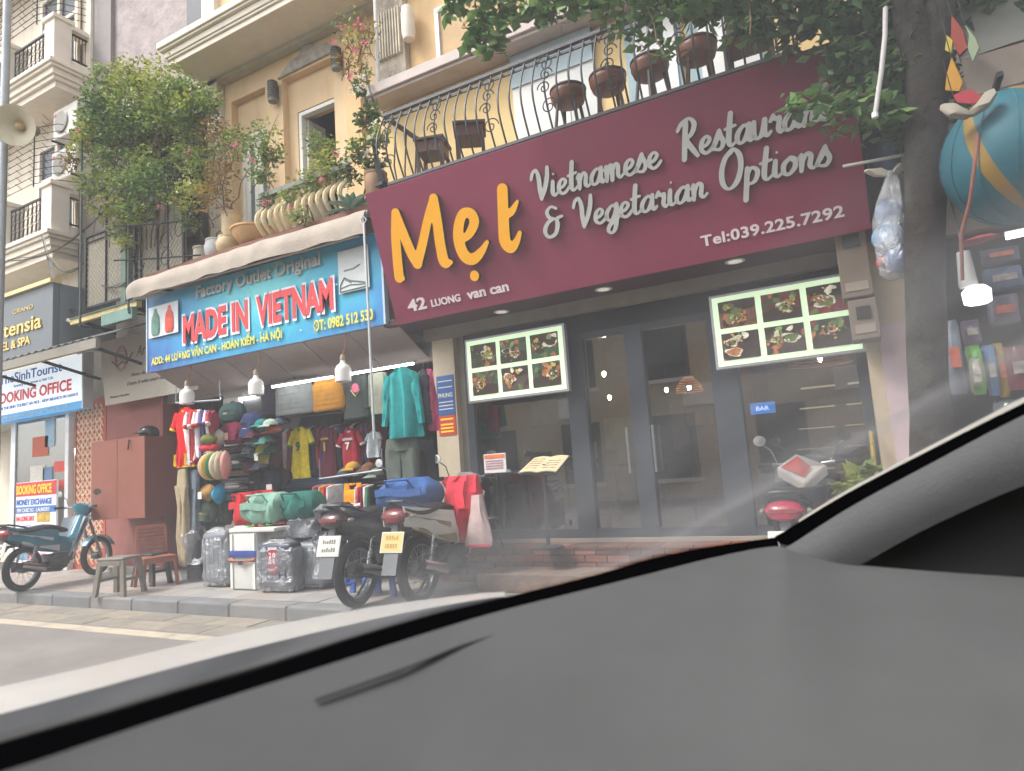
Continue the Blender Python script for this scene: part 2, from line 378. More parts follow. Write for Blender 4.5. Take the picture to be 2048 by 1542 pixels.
# ================================================================== HOTEL (far cream building with balconies)
CREAM = mat('e0d5c3', .85, var=.06, scale=2, grime='b8aa92', streak=1, gamt=.55, bump=.05); CREAM2 = mat('e8dfd0', .8, var=.05, grime='bfb29a', gamt=.3)
hot = thing('hotel_building', 'tall cream hotel with moulded corner balconies and black iron railings', 'building', (-15, 7, 0))
XH = -12.45
wall = MB(); wall.box(-22, XH, 7.0, 12, 0, 16); wall.build('wall', CREAM, hot)
MB().box(XH-.12, XH+.002, 6.93, 7.01, 0, 16).build('wall_corner', CREAM2, hot)
def hotel_balcony(z0):
    b = MB(); X1 = -12.5; Y0 = 6.3
    for dz0, dz1, e in ((0, .12, -.10), (.12, .2, -.04), (.2, .32, .0), (.32, .38, .05), (.38, .46, .09)):
        b.box(-18.5, X1+e+.03, Y0-e-.03, 7.0, z0+dz0, z0+dz1-.002)
    b.c = 0; o = b.build('balcony', CREAM2, hot, bevel=.01)
    for xx in (-12.5-.19, -14.3, -16.2):
        p = MB(); p.box(xx-.17, xx+.17, Y0+.01, Y0+.33, z0+.46, z0+1.36); p.box(xx-.21, xx+.21, Y0-.03, Y0+.37, z0+1.361, z0+1.45); p.build('balcony_pier', CREAM2, o, bevel=.012)
    MB().box(-12.82, -12.54, 6.64, 6.99, z0+.46, z0+.66).build('side_kerb', CREAM2, o, bevel=.012); MB().box(-12.82, -12.5, 6.62, 6.99, z0+1.28, z0+1.38).build('side_coping', CREAM2, o, bevel=.012)
    r = MB()
    for x0, x1 in ((-14.1, -12.9), (-16.0, -14.5)):
        r.beam((x0, Y0+.1, z0+1.25), (x1, Y0+.1, z0+1.25), .035); r.beam((x0, Y0+.1, z0+.55), (x1, Y0+.1, z0+.55), .03)
        n = 8
        for i in range(n+1):
            xx = x0+(x1-x0)*i/n; r.tube([(xx, Y0+.1, z0+.55), (xx, Y0+.1, z0+1.25)], .01, 5)
            if i < n:
                cx = xx+(x1-x0)/n/2
                for cz in (.72, .9, 1.08): r.tube([(cx+.055*math.cos(t), Y0+.1, z0+cz+.075*math.sin(t)) for t in [q*PI/5 for q in range(11)]], .006, 4)
    r.beam((-12.56, 6.64, z0+1.22), (-12.56, 6.97, z0+1.22), .03); r.beam((-12.56, 6.64, z0+.7), (-12.56, 6.97, z0+.7), .03)
    for i in range(6): r.tube([(-12.56, 6.66+i*.06, z0+.7), (-12.56, 6.66+i*.06, z0+1.22)], .008, 4)
    r.build('railing', M_IRON, o)
    for x0, x1 in ((-14.2, -12.9),):
        w = MB(); w.box(x0, x1, 6.955, 6.995, z0+.5, z0+2.75); wf = w.build('window', mat('3a4248', .25), hot)
        for xx in (x0, (x0+x1)/2, x1): MB().box(xx-.05, xx+.05, 6.9, 6.96, z0+.5, z0+2.75).build('upright', CREAM2, wf)
        for q in (.5, 2.0, 2.7): MB().box(x0, x1, 6.91, 6.955, z0+q, z0+q+.07).build('crossbar', CREAM2, wf)
    # burglar grille with spikes above the parapet
    g = MB()
    for k in range(9):
        zz = z0+1.55+k*.14; g.tube([(-15.8, 6.35, zz), (-13.2, 6.32, zz), (-12.7, 6.5, zz+.01), (-12.45, 6.85, zz)], .008, 4)
        for i in range(7): xx = -12.7-i*.45; g.tube([(xx, 6.34, zz), (xx+.05, 6.2, zz+.05)], .006, 4)
    for xx in (-15.7, -14.4, -13.2): g.tube([(xx, 6.34, z0+1.5), (xx, 6.34, z0+2.8)], .012, 5)
    g.build('grille', M_IRON, o)
    return o
for z0 in (9.02, 5.68, 12.4): hotel_balcony(z0)
def ac(px, py, Y, rx, label):
    p = at(px, py, Y); t = thing('air_conditioner', label, 'air conditioner', (p.x, p.y, p.z), 0, 'air conditioner units on the hotel corner')
    MB().box(p.x-.4, p.x+.4, p.y-.15, p.y+.15, p.z-.3, p.z+.3).build('casing', mat('cfcbc2', .5, grime='a59f92'), t, bevel=.02)
    f = MB(); f.lathe([(.2, 0), (.22, .02), (.2, .03)], 20, Matrix.Translation((p.x-.1, p.y-.15, p.z)) @ Matrix.Rotation(PI/2, 4, 'X')); f.build('fan_grille', mat('8f8c86', .5), t)
    for sx in (-.35, .35): MB().beam((p.x+sx, p.y+.3, p.z-.32), (p.x+sx, p.y-.2, p.z-.32), .03).build('bracket', M_IRON, t)
    l = MB(); l.box(p.x-.36, p.x-.28, p.y-.156, p.y-.153, p.z+.16, p.z+.22); l.build('badge', mat('c23a3a', .5), t)
ac(146, 248, 6.75, 0, 'upper cream air conditioner under the hotel balcony, partly behind green leaves')
ac(143, 332, 6.75, 0, 'lower cream air conditioner on the hotel wall beside the vine')

# rough grey party wall set back between hotel and yellow house
gw = thing('rear_house', 'set-back house with a blank rough mauve-grey rendered wall above the vines', 'house', (-11, 8.3, 0))
MB().box(-12.44, -9.43, 7.06, 8, 7.25, 18).build('wall', mat('a79c9b', .95, var=.22, scale=2.4, bump=1.0, bscale=9, grime='c3b8b4', gamt=.6), gw)
MB().box(-12.448, -11.86, 6.98, 7.055, 7.25, 18).build('pilaster', mat('96908f', .9, var=.06), gw)

# horn loudspeaker on pole
t = thing('street_pole', 'slim pale grey steel pole carrying a horn loudspeaker', 'pole', (*at(7, 300, 4.7)[:2], 0))
px_ = at(7, 300, 4.7); MB().tube([(px_.x, px_.y, .1), (px_.x, px_.y, 5), (px_.x, px_.y, 13)], .055, 12).build('shaft', mat('a3a8ac', .5, .4), t, smooth=True)
MB().box(px_.x-.09, px_.x+.09, px_.y-.09, px_.y+.09, at(7, 270, 4.7).z-.08, at(7, 270, 4.7).z+.08).build('clamp', M_IRON, t)
c = at(28, 250, 4.55); t = thing('loudspeaker', 'beige horn loudspeaker fixed to the pale steel pole', 'loudspeaker', c)
dirv = (Vector((0.5, -.72, -.32))).normalized(); R = Matrix.Translation(c) @ dirv.to_track_quat('Z', 'Y').to_matrix().to_4x4()
b = MB(); b.lathe([(.03, -.38), (.06, -.34), (.07, -.25), (.1, -.15), (.17, -.06), (.26, -.01), (.285, .0), (.27, -.004), (.16, -.07), (.08, -.16), (.03, -.2)], 28, R); b.build('horn', mat('c9c1a6', .55, var=.1, grime='93896d', gamt=.5), t, smooth=True)
b = MB(); b.lathe([(.045, -.22), (.05, -.1), (.03, -.07), (.005, -.06)], 16, R); b.build('inner_horn', mat('c2a878', .5), t, smooth=True)
b = MB(); b.lathe([(.075, -.52), (.085, -.5), (.085, -.38), (.05, -.36)], 16, R); b.build('driver_housing', mat('8a857c', .5), t, smooth=True)

# ------------------------------------------------------------------ hotel spa sign, canopy, tour office
t = thing('spa_sign', 'dark grey sign board with raised gold letters of a hotel and spa', 'sign', (-13, 5.6, 3.7))
MB().box(-16, -11.02, 5.6, 5.7, 3.66, 4.72).build('board', mat('6f7479', .6, var=.04), t, bevel=.01)
MB().box(-11.1, -11.018, 5.702, 6.6, 3.7, 4.72).build('side_panel', mat('7e868c', .6, var=.04), t)
MB().box(-16, -11.0, 5.55, 5.72, 4.722, 4.79).build('cap', mat('d5c48f', .5), t)
GOLD = mat('d9bd6a', .35, .3, var=.08)
a, b_ = at(-60, 703, 5.6), at(88, 661, 5.6)
text('Hortensia', .25, GOLD, t, (-13.26, 5.6, 4.04), (0, 5.6, 4.04), width=1.95, off=.004, ext=.02)
text('HOTEL & SPA', .145, GOLD, t, (-12.99, 5.6, 3.82), (0, 5.6, 3.82), width=1.35, off=.004, ext=.015)
text('GRAND', .07, GOLD, t, (-12.2, 5.6, 4.4), (0, 5.6, 4.4), width=.62, ext=.01)

t = thing('canopy_roof', 'corrugated grey canopy sheet sloping out over the tour office', 'canopy', (-11, 5.4, 3.5))
b = MB(); b.sheet(lambda u, v: (-14+u*4.75, 5.25+v*1.02, 3.52+v*.42+.012*math.sin(u*150)), 180, 2, .01); b.build('corrugated_sheet', mat('6b6f6c', .6, .2, grime='534f48'), t)
b = MB(); b.box(-14, -9.25, 5.26, 5.32, 3.36, 3.5); b.build('fascia', mat('8f8a7f', .7, grime='6b665c'), t)
for xx in (-12.4, -10.9, -9.5): MB().beam((xx, 5.35, 3.42), (xx, 6.28, 3.2), .04).build('strut', M_IRON, t)

t = thing('green_canopy', 'old green sheet roof with a flaking yellow edge beam below mesh screens', 'canopy', (-10, 5.8, 4))
b = MB(); b.box(-10.75, -9.05, 5.72, 5.8, 4.0, 4.09); b.build('edge_beam', mat('cdb980', .7, var=.25, scale=12, grime='8c7a4c', gamt=.7), t)
b = MB(); b.sheet(lambda u, v: (-10.75+u*1.7, 5.7+v*.6, 4.1+v*.1), 8, 4, .02); b.build('sheet', mat('5d7468', .7, grime='46564d'), t)
MB().box(-9.75, -9.0, 5.62, 5.7, 3.8, 3.97).build('gutter_box', mat('6f8f86', .6), t)
MB().tube([(-10.95, 5.8, 4.12), (-10.7, 5.75, 4.06)], .04, 8).build('drain_pipe', mat('b9b3a6', .6), t)
for xx in (-10.5, -9.2): MB().beam((xx, 5.8, 4.02), (xx, 6.29, 3.9), .04).build('bracket', M_IRON, t)

t = thing('tour_sign', 'white lit box sign of a tour booking office with blue and red lettering', 'sign', (-12.5, 6.0, 2.7))
a = at(0, 846, 6.0); L0, L1, Z0, Z1 = -15, -10.98, 2.72, 3.62
YS = 6.05
MB().box(L0, L1, YS, YS+.12, Z0+.13, Z1).build('panel', mat('dfeaf2', .4, var=.03, emit=.35), t)
MB().box(L0, L1, YS-.004, YS+.12, Z0, Z0+.128).build('blue_band', mat('2f8fc9', .4, var=.05, emit=.25), t)
MB().box(L1+.001, L1+.04, YS-.02, YS+.14, Z0, Z1+.03).build('edge_trim', mat('c9d6dd', .4), t)
BL, RED = mat('2f5fb0', .5, var=.05, emit=.1), mat('d3303a', .5, var=.06, emit=.15)
text('TheSinhTourist', .17, BL, t, (-13.6, YS, 3.41), (0, YS, 3.41), width=2.01, off=.003)
text('formerly well - known as Sinh Cafe', .05, BL, t, (-13.1, YS, 3.31), (0, YS, 3.31), width=1.25)
text('BOOKING OFFICE', .19, RED, t, (-13.75, YS, 3.06), (0, YS, 3.06), width=2.45, off=.008)
text('FROM THE SINH TOURIST HA NOI - NEW BRANCH IN HANOI', .055, BL, t, (-13.7, YS, 2.94), (0, YS, 2.94), width=2.58, off=.001)
text('52 Luong Ngoc Quyen, Hoan Kiem, Ha Noi   Tel. 024 3926 1568', .045, M_WHITE, t, (-13.6, YS-.006, 2.77), (0, YS-.006, 2.77), width=2.2)

t = thing('tour_office', 'narrow tour office front with white framed glass and posters inside', 'shop', (-12.5, 6.3, .13))
MB().box(-16, -11.7, 9.5, 9.6, .12, 3.4).build('back_wall', mat('c9cfcb', .8), t)
MB().box(-16, -11.7, 6.3, 9.5, 2.73, 2.75).build('ceiling', mat('cfd2ce', .8), t)
MB().box(-11.77, -11.66, 6.2, 6.3, .13, 2.72).build('frame_post', mat('dfe3e4', .5), t, bevel=.006); MB().box(-13.6, -13.45, 6.25, 6.3, .13, 2.72).build('frame_post', mat('dfe3e4', .5), t)
MB().box(-13.5, -11.77, 6.27, 6.275, .13, 2.72).build('glass_pane', M_GLASS, t)
for i, (px, py, w, h, c) in enumerate(((-12.9, 2.05, .5, .35, 'b9522f'), (-12.95, 1.5, .45, .4, 'c9c4bb'), (-12.2, 1.75, .35, .18, 'd04a3c'), (-12.2, 1.45, .35, .16, 'cf5648'), (-12.5, 2.2, .3, .5, '8fb0c4'), (-12.55, 1.55, .3, .3, '5f7da0'))):
    q = MB().box(px, px+w, 6.262, 6.268, py, py+h).build('sticker', mat(c, .6, var=.25, scale=30), t)
for i in range(3): MB().box(-13.4+i*.55, -13.0+i*.55, 8.2, 8.6, .9, 1.4+.2*i).build('shelf_unit', mat(('6b7a86', 'a37f55', '5e6e60')[i], .7), t)
MB().box(-13.4, -11.9, 7.6, 8.1, .13, 1.0).build('counter', mat('8c7a63', .6), t)
t = thing('tube_light', 'bright white tube light inside the tour office window', 'light', (-12.2, 7.0, 2.3))
MB().box(-12.95, -12.0, 6.95, 7.02, 2.13, 2.2).build('tube', mat('ffffff', .4, var=0, emit=7), t)
MB().box(-12.97, -11.98, 6.95, 7.02, 2.202, 2.24).build('batten', M_WHITE, t)
t = thing('poster_stand', 'white poster board advertising money exchange and tours in red and blue', 'poster', (-12.5, 6.1, .4))
X0, X1, ZB, ZT = -13.1, -11.84, .16, 1.62; Yp = 6.12
MB().box(X0, X1, Yp, Yp+.03, ZB, ZT).build('board', mat('dfe3ea', .5, var=.04, emit=.05), t)
MB().box(X0, X1, Yp-.005, Yp-.001, 1.38, 1.61).build('red_band', mat('cf3434', .5), t); MB().box(X0, X1, Yp-.005, Yp-.001, 1.09, 1.2).build('blue_band', mat('3d77bd', .5), t)
YEL = mat('f0cf35', .5, var=.06, emit=.05)
text('BOOKING OFFICE', .15, YEL, t, (X0+.03, Yp-.004, 1.42), (0, Yp-.004, 1.42), width=1.1, off=.008)
text('MONEY EXCHANGE', .1, BL, t, (X0+.03, Yp, 1.23), (0, Yp, 1.23), width=1.1, off=.006)
text('SIM CARD 5G - LAUNDRY', .065, M_WHITE, t, (X0+.06, Yp-.004, 1.11), (0, Yp-.004, 1.11), width=1.02, off=.002)
for s_, zz, xx in (('HA LONG BAY', .96, X0+.03), ('SAPA TREKKING', .77, X0+.52), ('NINH BINH TOURS', .55, X0+.03), ('HA GIANG LOOP', .33, X0+.4)): text(s_, .085, RED, t, (xx, Yp, zz), (0, Yp, zz), width=.58, off=.005)
for xx, zz, c in ((X0+.68, .93, 'c8a33c'), (X0+.05, .68, 'd8c230'), (X0+.72, .48, '8fae4a'), (X0+.05, .3, '6aa0b8')): MB().box(xx, xx+.4, Yp-.004, Yp-.001, zz, zz+.16).build('photo', mat(c, .5, var=.5, scale=14), t)
for zz in (.9, .86, .72, .5, .46, .27, .23): MB().box(X0+.04, X0+.5, Yp-.003, Yp-.001, zz-.03, zz-.018).build('small_print', BL, t)

# ------------------------------------------------------------------ patterned column
t = thing('patterned_column', 'cream column with a red interlocking key lattice between the tour office and the red wall', 'column', (-11.2, 6.3, .13))
MB().box(-11.64, -10.78, 6.3, 6.6, .13, 2.9).build('shaft', mat('b3543f', .8, var=.12), t)
b = MB(); s = .046; ang = math.radians(45)
def barseg(u0, v0, u1, v1):
    ca, sa = math.cos(ang), math.sin(ang); P = [(-11.21+u*ca-v*sa, 1.5+u*sa+v*ca) for u, v in ((u0, v0), (u1, v1))]
    for (a0, a1) in P:
        if not (-11.61 < a0 < -10.81 and .2 < a1 < 2.84): return
    b.beam((P[0][0], 6.297, P[0][1]), (P[1][0], 6.297, P[1][1]), .02, .012, up=(0, 1, 0))
for i in range(-24, 25):
    for j in range(-24, 25):
        u, v = i*s*2, j*s*2
        if (i+j) % 2 == 0: barseg(u-s*1.5, v, u+s*1.5, v); barseg(u-s*1.5, v, u-s*1.5, v+s)
        else: barseg(u, v-s*1.5, u, v+s*1.5); barseg(u, v+s*1.5, u+s, v+s*1.5)
b.build('lattice_relief', mat('d9c4a6', .7), t, kind='stuff')
MB().box(-10.99, -10.775, 6.24, 6.298, .13, .2).build('plinth', mat('a35342', .8), t)

# ------------------------------------------------------------------ neighbouring old house with red boarded front
nh = thing('old_house', 'old shophouse with plain brick-red boarded front under a faded cream sign', 'house', (-10, 6.5, 0))
MB().box(-12.45, -9.0, 6.75, 8.29, 2.9, 7.2).build('upper_wall', mat('5c564e', .9, grime='47423b', streak=1), nh)
MB().box(-10.76, -9.26, 6.3, 6.45, .13, 3.0).build('red_wall', mat('955850', .75, var=.08, scale=3, grime='a86e66'), nh)
MB().box(-9.255, -9.2, 6.22, 6.5, .13, 2.9).build('red_jamb', mat('8a4742', .75, var=.08), nh)
MB().box(-10.78, -9.24, 6.1, 6.298, .13, .2).build('step', mat('a8a39a', .85), nh)
t = thing('wall_cabinet', 'brick-red two-door wooden cabinet fixed to the red wall', 'cabinet', (-9.6, 6, .95))
MB().box(-10.22, -8.94, 5.79, 6.29, .95, 2.09).build('carcass', mat('84483c', .7, var=.08), t)
for x0, x1 in ((-10.225, -9.585), (-9.578, -8.938)):
    d = MB().box(x0, x1, 5.765, 5.788, .945, 2.1).build('door', mat('8f5545', .65, var=.1, scale=4, grime='8a4a46'), t, bevel=.004)
t = thing('motorbike_helmet', 'black half-shell helmet lying on top of the red cabinet', 'helmet', (-9.1, 6.0, 2.1))
c = Vector((-9.12, 5.95, 2.105)); b = MB(); b.lathe([(.135, 0), (.14, .03), (.13, .09), (.1, .13), (.05, .155), (.002, .16)], 20, Matrix.Translation(c)); b.build('shell', mat('16171a', .25, var=.05), t, smooth=True)
b = MB(); b.sheet(lambda u, v: (c.x+(.135+.07*v)*math.cos(-PI*.75+u*PI*.5), c.y+(.135+.07*v)*math.sin(-PI*.75+u*PI*.5), c.z+.05-.01*v), 8, 2, .005); b.build('visor', M_BLACK, t)
b = MB(); b.tube([(c.x-.12, c.y-.05, c.z), (c.x-.16, c.y-.2, c.z-.05), (c.x-.15, c.y-.22, c.z-.18)], .012, 5); b.build('chin_strap', M_BLACK, t)
t = thing('faded_sign', 'faded cream sign panel with a thin red round emblem and script writing', 'sign', (-9.6, 6.1, 2.7))
Yq = 6.08
MB().prism([(-10.42, 2.7), (-8.2, 2.7), (-8.2, 3.74), (-10.58, 3.74)], Yq, Yq+.04).build('panel', mat('b9b2a4', .7, var=.05, grime='a39b8a'), t)
b = MB(); cx, cz = -10.0, 3.4
for rr_ in (.2, .17): b.tube([(cx+rr_*.75*math.cos(q*PI/12), Yq-.004, cz+rr_*math.sin(q*PI/12)) for q in range(25)], .006, 4)
for dz in (-.1, -.03, .04, .1): b.tube([(cx-.13, Yq-.004, cz+dz), (cx, Yq-.004, cz+dz+.02), (cx+.13, Yq-.004, cz+dz)], .005, 4)
b.build('emblem', mat('a3524a', .7), t)
MI = mat('5b564e', .7)
b = MB(); b.tube([(cx-.24, Yq-.006, cz-.02), (cx-.1, Yq-.006, cz-.12), (cx+.02, Yq-.006, cz-.05), (cx+.14, Yq-.006, cz-.1), (cx+.3, Yq-.006, cz+.06)], .012, 5); b.build('emblem_script', MI, t)
text('Art', .17, MI, t, (-9.62, Yq, 3.38), (0, Yq, 3.38), shear=.35, width=.3)
text('Home decor and coffee', .06, MI, t, (-9.75, Yq, 3.08), (0, Yq, 3.08), shear=.35, width=.85)
text('Desire & what smart man is life', .06, MI, t, (-9.85, Yq, 2.95), (0, Yq, 2.95), shear=.35, width=1.15)
text('Whatever Ourselves', .035, MI, t, (-10.3, Yq, 2.8), (0, Yq, 2.8), width=.5)

# mesh screens, green post and thin poles on the old house's upper storey
SCR = mat('b5ae9e', .8, var=.1, scale=6, grime='8f8878', streak=1)
for (xa, xb, za, zb, lab) in ((-10.75, -9.62, 4.3, 5.5, 'pale wire mesh balcony screen beside the hotel corner'), (-9.42, -8.3, 4.3, 5.6, 'pale wire mesh balcony screen between the green post and the flower pots')):
    t = thing('mesh_screen', lab, 'screen', ((xa+xb)/2, 5.95, za))
    MB().box(xa, xb, 5.97, 5.99, za, zb).build('backing_sheet', SCR, t)
    b = MB(); h_ = zb-za; n_ = int((xb-xa+h_)/.09)
    for i in range(n_):
        for sg in (1, -1):
            o_ = i*.09; p0 = [xa+o_-h_, za] if sg == 1 else [xa+o_, za]; p1 = [p0[0]+h_, zb] if sg == 1 else [p0[0]-h_, zb]
            def clip(x_, p0=p0, p1=p1): return p0[1]+(x_-p0[0])/(p1[0]-p0[0])*(p1[1]-p0[1])
            if min(p0[0], p1[0]) > xb or max(p0[0], p1[0]) < xa: continue
            A_, B_ = list(p0), list(p1)
            for Q in (A_, B_):
                if Q[0] < xa: Q[1] = clip(xa); Q[0] = xa
                if Q[0] > xb: Q[1] = clip(xb); Q[0] = xb
            if abs(A_[0]-B_[0]) > .03: b.beam((A_[0], 5.96, A_[1]), (B_[0], 5.96, B_[1]), .008)
    b.build('wire_mesh', mat('9d978a', .6), t, kind='stuff')
    b = MB()
    for q in ((xa, za, xb, za), (xa, zb, xb, zb), (xa, za, xa, zb), (xb, za, xb, zb)): b.beam((q[0], 5.95, q[1]), (q[2], 5.95, q[3]), .035)
    b.build('frame', M_IRON, t)
t = thing('green_post', 'weathered green square post rising behind the hanging vine', 'post', (-9.52, 5.85, 4.1)); MB().box(-9.57, -9.45, 5.8, 5.92, 4.1, 5.9).build('shaft', mat('5f7468', .7, grime='465248'), t); MB().box(-9.6, -9.42, 5.77, 5.95, 4.1, 4.14).build('foot_plate', M_IRON, t)
for i, (px, py0, lab) in enumerate(((161, 400, 'thin dark pole beside the hotel corner, passing the mesh screen'), (257, 300, 'thin grey pole rising through the middle of the vine'))):
    p = at(px, 560, 5.6); t = thing('thin_pole', lab, 'pole', (p.x, p.y, 3.8)); MB().tube([(p.x, p.y, 3.9), (p.x, p.y, 6.9 if i == 0 else 6.2)], .016, 6).build('shaft', mat('4f5a55', .6), t); MB().tube([(p.x, p.y, 3.88), (p.x, p.y+.5, 3.9)], .015, 5).build('bracket', M_IRON, t)
b = MB()
for zz in (4.55, 5.05): b.tube([(-8.9, 5.3, zz), (-8.3, 5.5, zz-.05), (-7.6, 5.7, zz-.1)], .012, 5)
for cx, cz in ((-8.2, 4.75), (-7.9, 4.85), (-8.2, 4.5)): b.tube([(cx+.14*math.cos(q*PI/8)*(1-q/26), 5.6, cz+.16*math.sin(q*PI/8)*(1-q/26)) for q in range(20)], .008, 4)
b.tube([(-8.15, 5.6, 4.35), (-8.15, 5.6, 5.9)], .014, 5)
tag(b.build('scroll_bracket', M_IRON), 'black wrought-iron scroll bracket left of the flower pots', 'bracket')

# loose cables between the buildings
for i, (a_, c_, sag, lab) in enumerate((((-13.6, 6.1, 5.75), (-9.0, 5.9, 6.4), .5, 'thin black cable sagging from the hotel balcony into the vine'), ((-12.4, 6.2, 5.6), (-10.6, 6.0, 5.3), .35, 'short black cable looping under the lower hotel balcony'), ((-12.5, 6.15, 6.0), (-10.7, 5.8, 4.15), .3, 'black cable dropping from the hotel corner to the drain pipe'), ((-10.9, 6.1, 4.9), (-8.7, 5.6, 4.5), .25, 'black cable crossing the two mesh screens'), ((-5.1, 6.28, 6.5), (-4.25, 5.6, 5.3), .2, 'black cable hanging by the stained column'))):
    A_, C_ = Vector(a_), Vector(c_); pts = [A_.lerp(C_, k/14)-Vector((0, 0, sag*math.sin(PI*k/14))) for k in range(15)]; b = MB(); b.tube(pts, .011, 5); b.tube([p+Vector((.0, .02, .03+.02*math.sin(k))) for k, p in enumerate(pts)], .007, 4); tag(b.build('cable', M_BLACK), lab, 'cable')
# ================================================================== YELLOW HOUSE above shop 44
YEW = mat('dcc09a', .85, var=.07, scale=2.2, grime='b89a74', streak=1, gamt=.6, bump=.05); PALE = mat('cfc6b6', .85, var=.08, grime='a59c8c', gamt=.4); MOULD = mat('dcd3c4', .75, var=.05, grime='b5aa98', gamt=.3)
yh = thing('yellow_house', 'pale yellow townhouse with a broad moulded cornice slab and an open upstairs window', 'house', (-7, 6.9, 0))
b = MB()
for x0, x1 in ((-8.55, -8.40), (-7.62, -7.24), (-6.2, -5.15)): b.box(x0, x1, 6.9, 7.3, 4.3, 7.93)
b.box(-8.40, -7.62, 6.9, 7.3, 7.53, 7.93); b.box(-7.24, -6.2, 6.9, 7.3, 7.51, 7.93)
b.box(-8.40, -7.62, 7.02, 7.3, 6.96, 7.53); b.box(-7.24, -6.2, 7.02, 7.3, 6.96, 7.51); b.box(-8.4, -8.33, 7.02, 7.3, 4.3, 6.96); b.box(-7.24, -7.06, 7.02, 7.3, 4.3, 6.96)
b.box(-8.55, -5.15, 7.31, 12, 4.3, 7.93) if False else None
b.build('wall', YEW, yh)
MB().box(-5.93, -5.66, 6.84, 6.898, 4.4, 7.93).build('pilaster', mat('dcb98b', .85, var=.06, grime='c4a078'), yh)
b = MB(); b.box(-8.86, -8.56, 6.8, 7.3, 4.3, 7.93); b.box(-8.9, -8.55, 6.74, 6.798, 7.4, 7.93); b.box(-8.89, -8.56, 6.76, 6.799, 7.0, 7.05); b.build('corner_pilaster', PALE, yh, bevel=.006)
MB().box(-9.0, -4.6, 6.9, 12, 4.05, 4.29).build('floor_slab', PALE, yh)
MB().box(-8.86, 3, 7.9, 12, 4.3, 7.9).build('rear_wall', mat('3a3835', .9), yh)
MB().box(-9.4, -4.7, 6.902, 12, 8.32, 12).build('upper_wall', YEW, yh)
MB().box(-9.42, -8.98, 6.85, 6.9, 8.32, 12).build('dark_window', mat('4a4e55', .4), yh); MB().box(-8.975, -8.66, 6.8, 6.9, 8.32, 12).build('pale_pilaster', MOULD, yh)
b = MB()
for i, (z0, z1, e) in enumerate(((7.93, 8.02, 0), (8.02, 8.06, .03), (8.06, 8.16, .05), (8.16, 8.2, .10), (8.2, 8.31, .13))): b.box(-8.9-e, -4.6, 6.15-e, 6.9, z0, z1-.002)
b.build('cornice_slab', MOULD, yh, bevel=.012)
MB().box(-8.82, -4.6, 6.74, 6.898, 7.86, 7.929).build('soffit_cove', mat('b9b6a6', .8), yh)
# windows
def window(x0, x1, z0, z1, y, label, leaf):
    w = MB(); fr = .06
    w.box(x0, x0+fr, y-.05, y+.05, z0, z1); w.box(x1-fr, x1, y-.05, y+.05, z0, z1); w.box(x0+fr, x1-fr, y-.05, y+.05, z1-fr, z1)
    o = w.build('window', M_WHITE, yh, bevel=.004, label=label)
    if leaf == 'open':
        q = MB(); q.box(x0+.06, x0+.10, y+.06, y+.42, z0, z1-.08); q.box(x0+.12, x0+.16, y-.02, y+.3, z0, z1-.4); q.build('casement', mat('cfcdc6', .5), o)
    else:
        for i in range(2):
            a0 = x0+fr+i*(x1-x0-2*fr)/2; a1 = a0+(x1-x0-2*fr)/2-.01; q = MB()
            q.box(a0, a0+.09, y-.02, y+.02, z0, z1-fr-.01); q.box(a1-.09, a1, y-.02, y+.02, z0, z1-fr-.01)
            for zz in (z0, z0+.9, z1-fr-.1): q.box(a0+.09, a1-.09, y-.02, y+.02, zz, zz+.08)
            q.build('casement', M_WHITE, o); MB().box(a0+.09, a1-.09, y-.004, y+.004, z0+.08, z1-fr-.1).build('pane', mat('6d7a82', .12, var=.2, scale=2), o)
window(-7.05, -6.205, 4.3, 6.95, 7.08, 'white framed window standing open on a dark room', 'open')
window(-8.33, -7.63, 4.3, 6.95, 7.08, None, 'shut')
t = MB().prism([(-7.3, 7.53), (-7.02, 7.72), (-6.85, 7.74), (-6.78, 7.86), (-6.62, 7.86), (-6.5, 7.76), (-6.28, 7.75), (-6.12, 7.6), (-6.2, 7.56)], 6.86, 6.899)
pl_ = t.build('plaster_pediment', mat('aaa49b', .95, var=.3, scale=14, bump=1, bscale=22, grime='6f6a62', gamt=.7), yh)
LAM = mat('77756f', .5, .3)
for px, py, lab in ((545, 180, 'grey louvred cylinder wall lamp between the two upstairs window recesses'), (672, 114, 'grey louvred cylinder wall lamp beside the broken plaster pediment')):
    p = at(px, py, 6.8); t = thing('wall_lamp', lab, 'wall lamp', p, 0, 'louvred wall lamps on the yellow house')
    for k in range(8): MB().lathe([(.055, p.z+.13-k*.036-.018), (.078, p.z+.13-k*.036-.012), (.078, p.z+.13-k*.036), (.055, p.z+.13-k*.036+.004)], 14, Matrix.Translation((p.x, p.y, 0))).build('louvre', LAM, t)
    MB().lathe([(.05, p.z-.15), (.05, p.z+.15)], 12, Matrix.Translation((p.x, p.y, 0))).build('core', M_IRON, t); MB().lathe([(.07, p.z-.2), (.076, p.z-.15)], 12, Matrix.Translation((p.x, p.y, 0))).build('bottom_cap', LAM, t)
    MB().box(p.x-.03, p.x+.03, p.y+.05, 6.9, p.z-.1, p.z+.1).build('wall_plate', LAM, t)

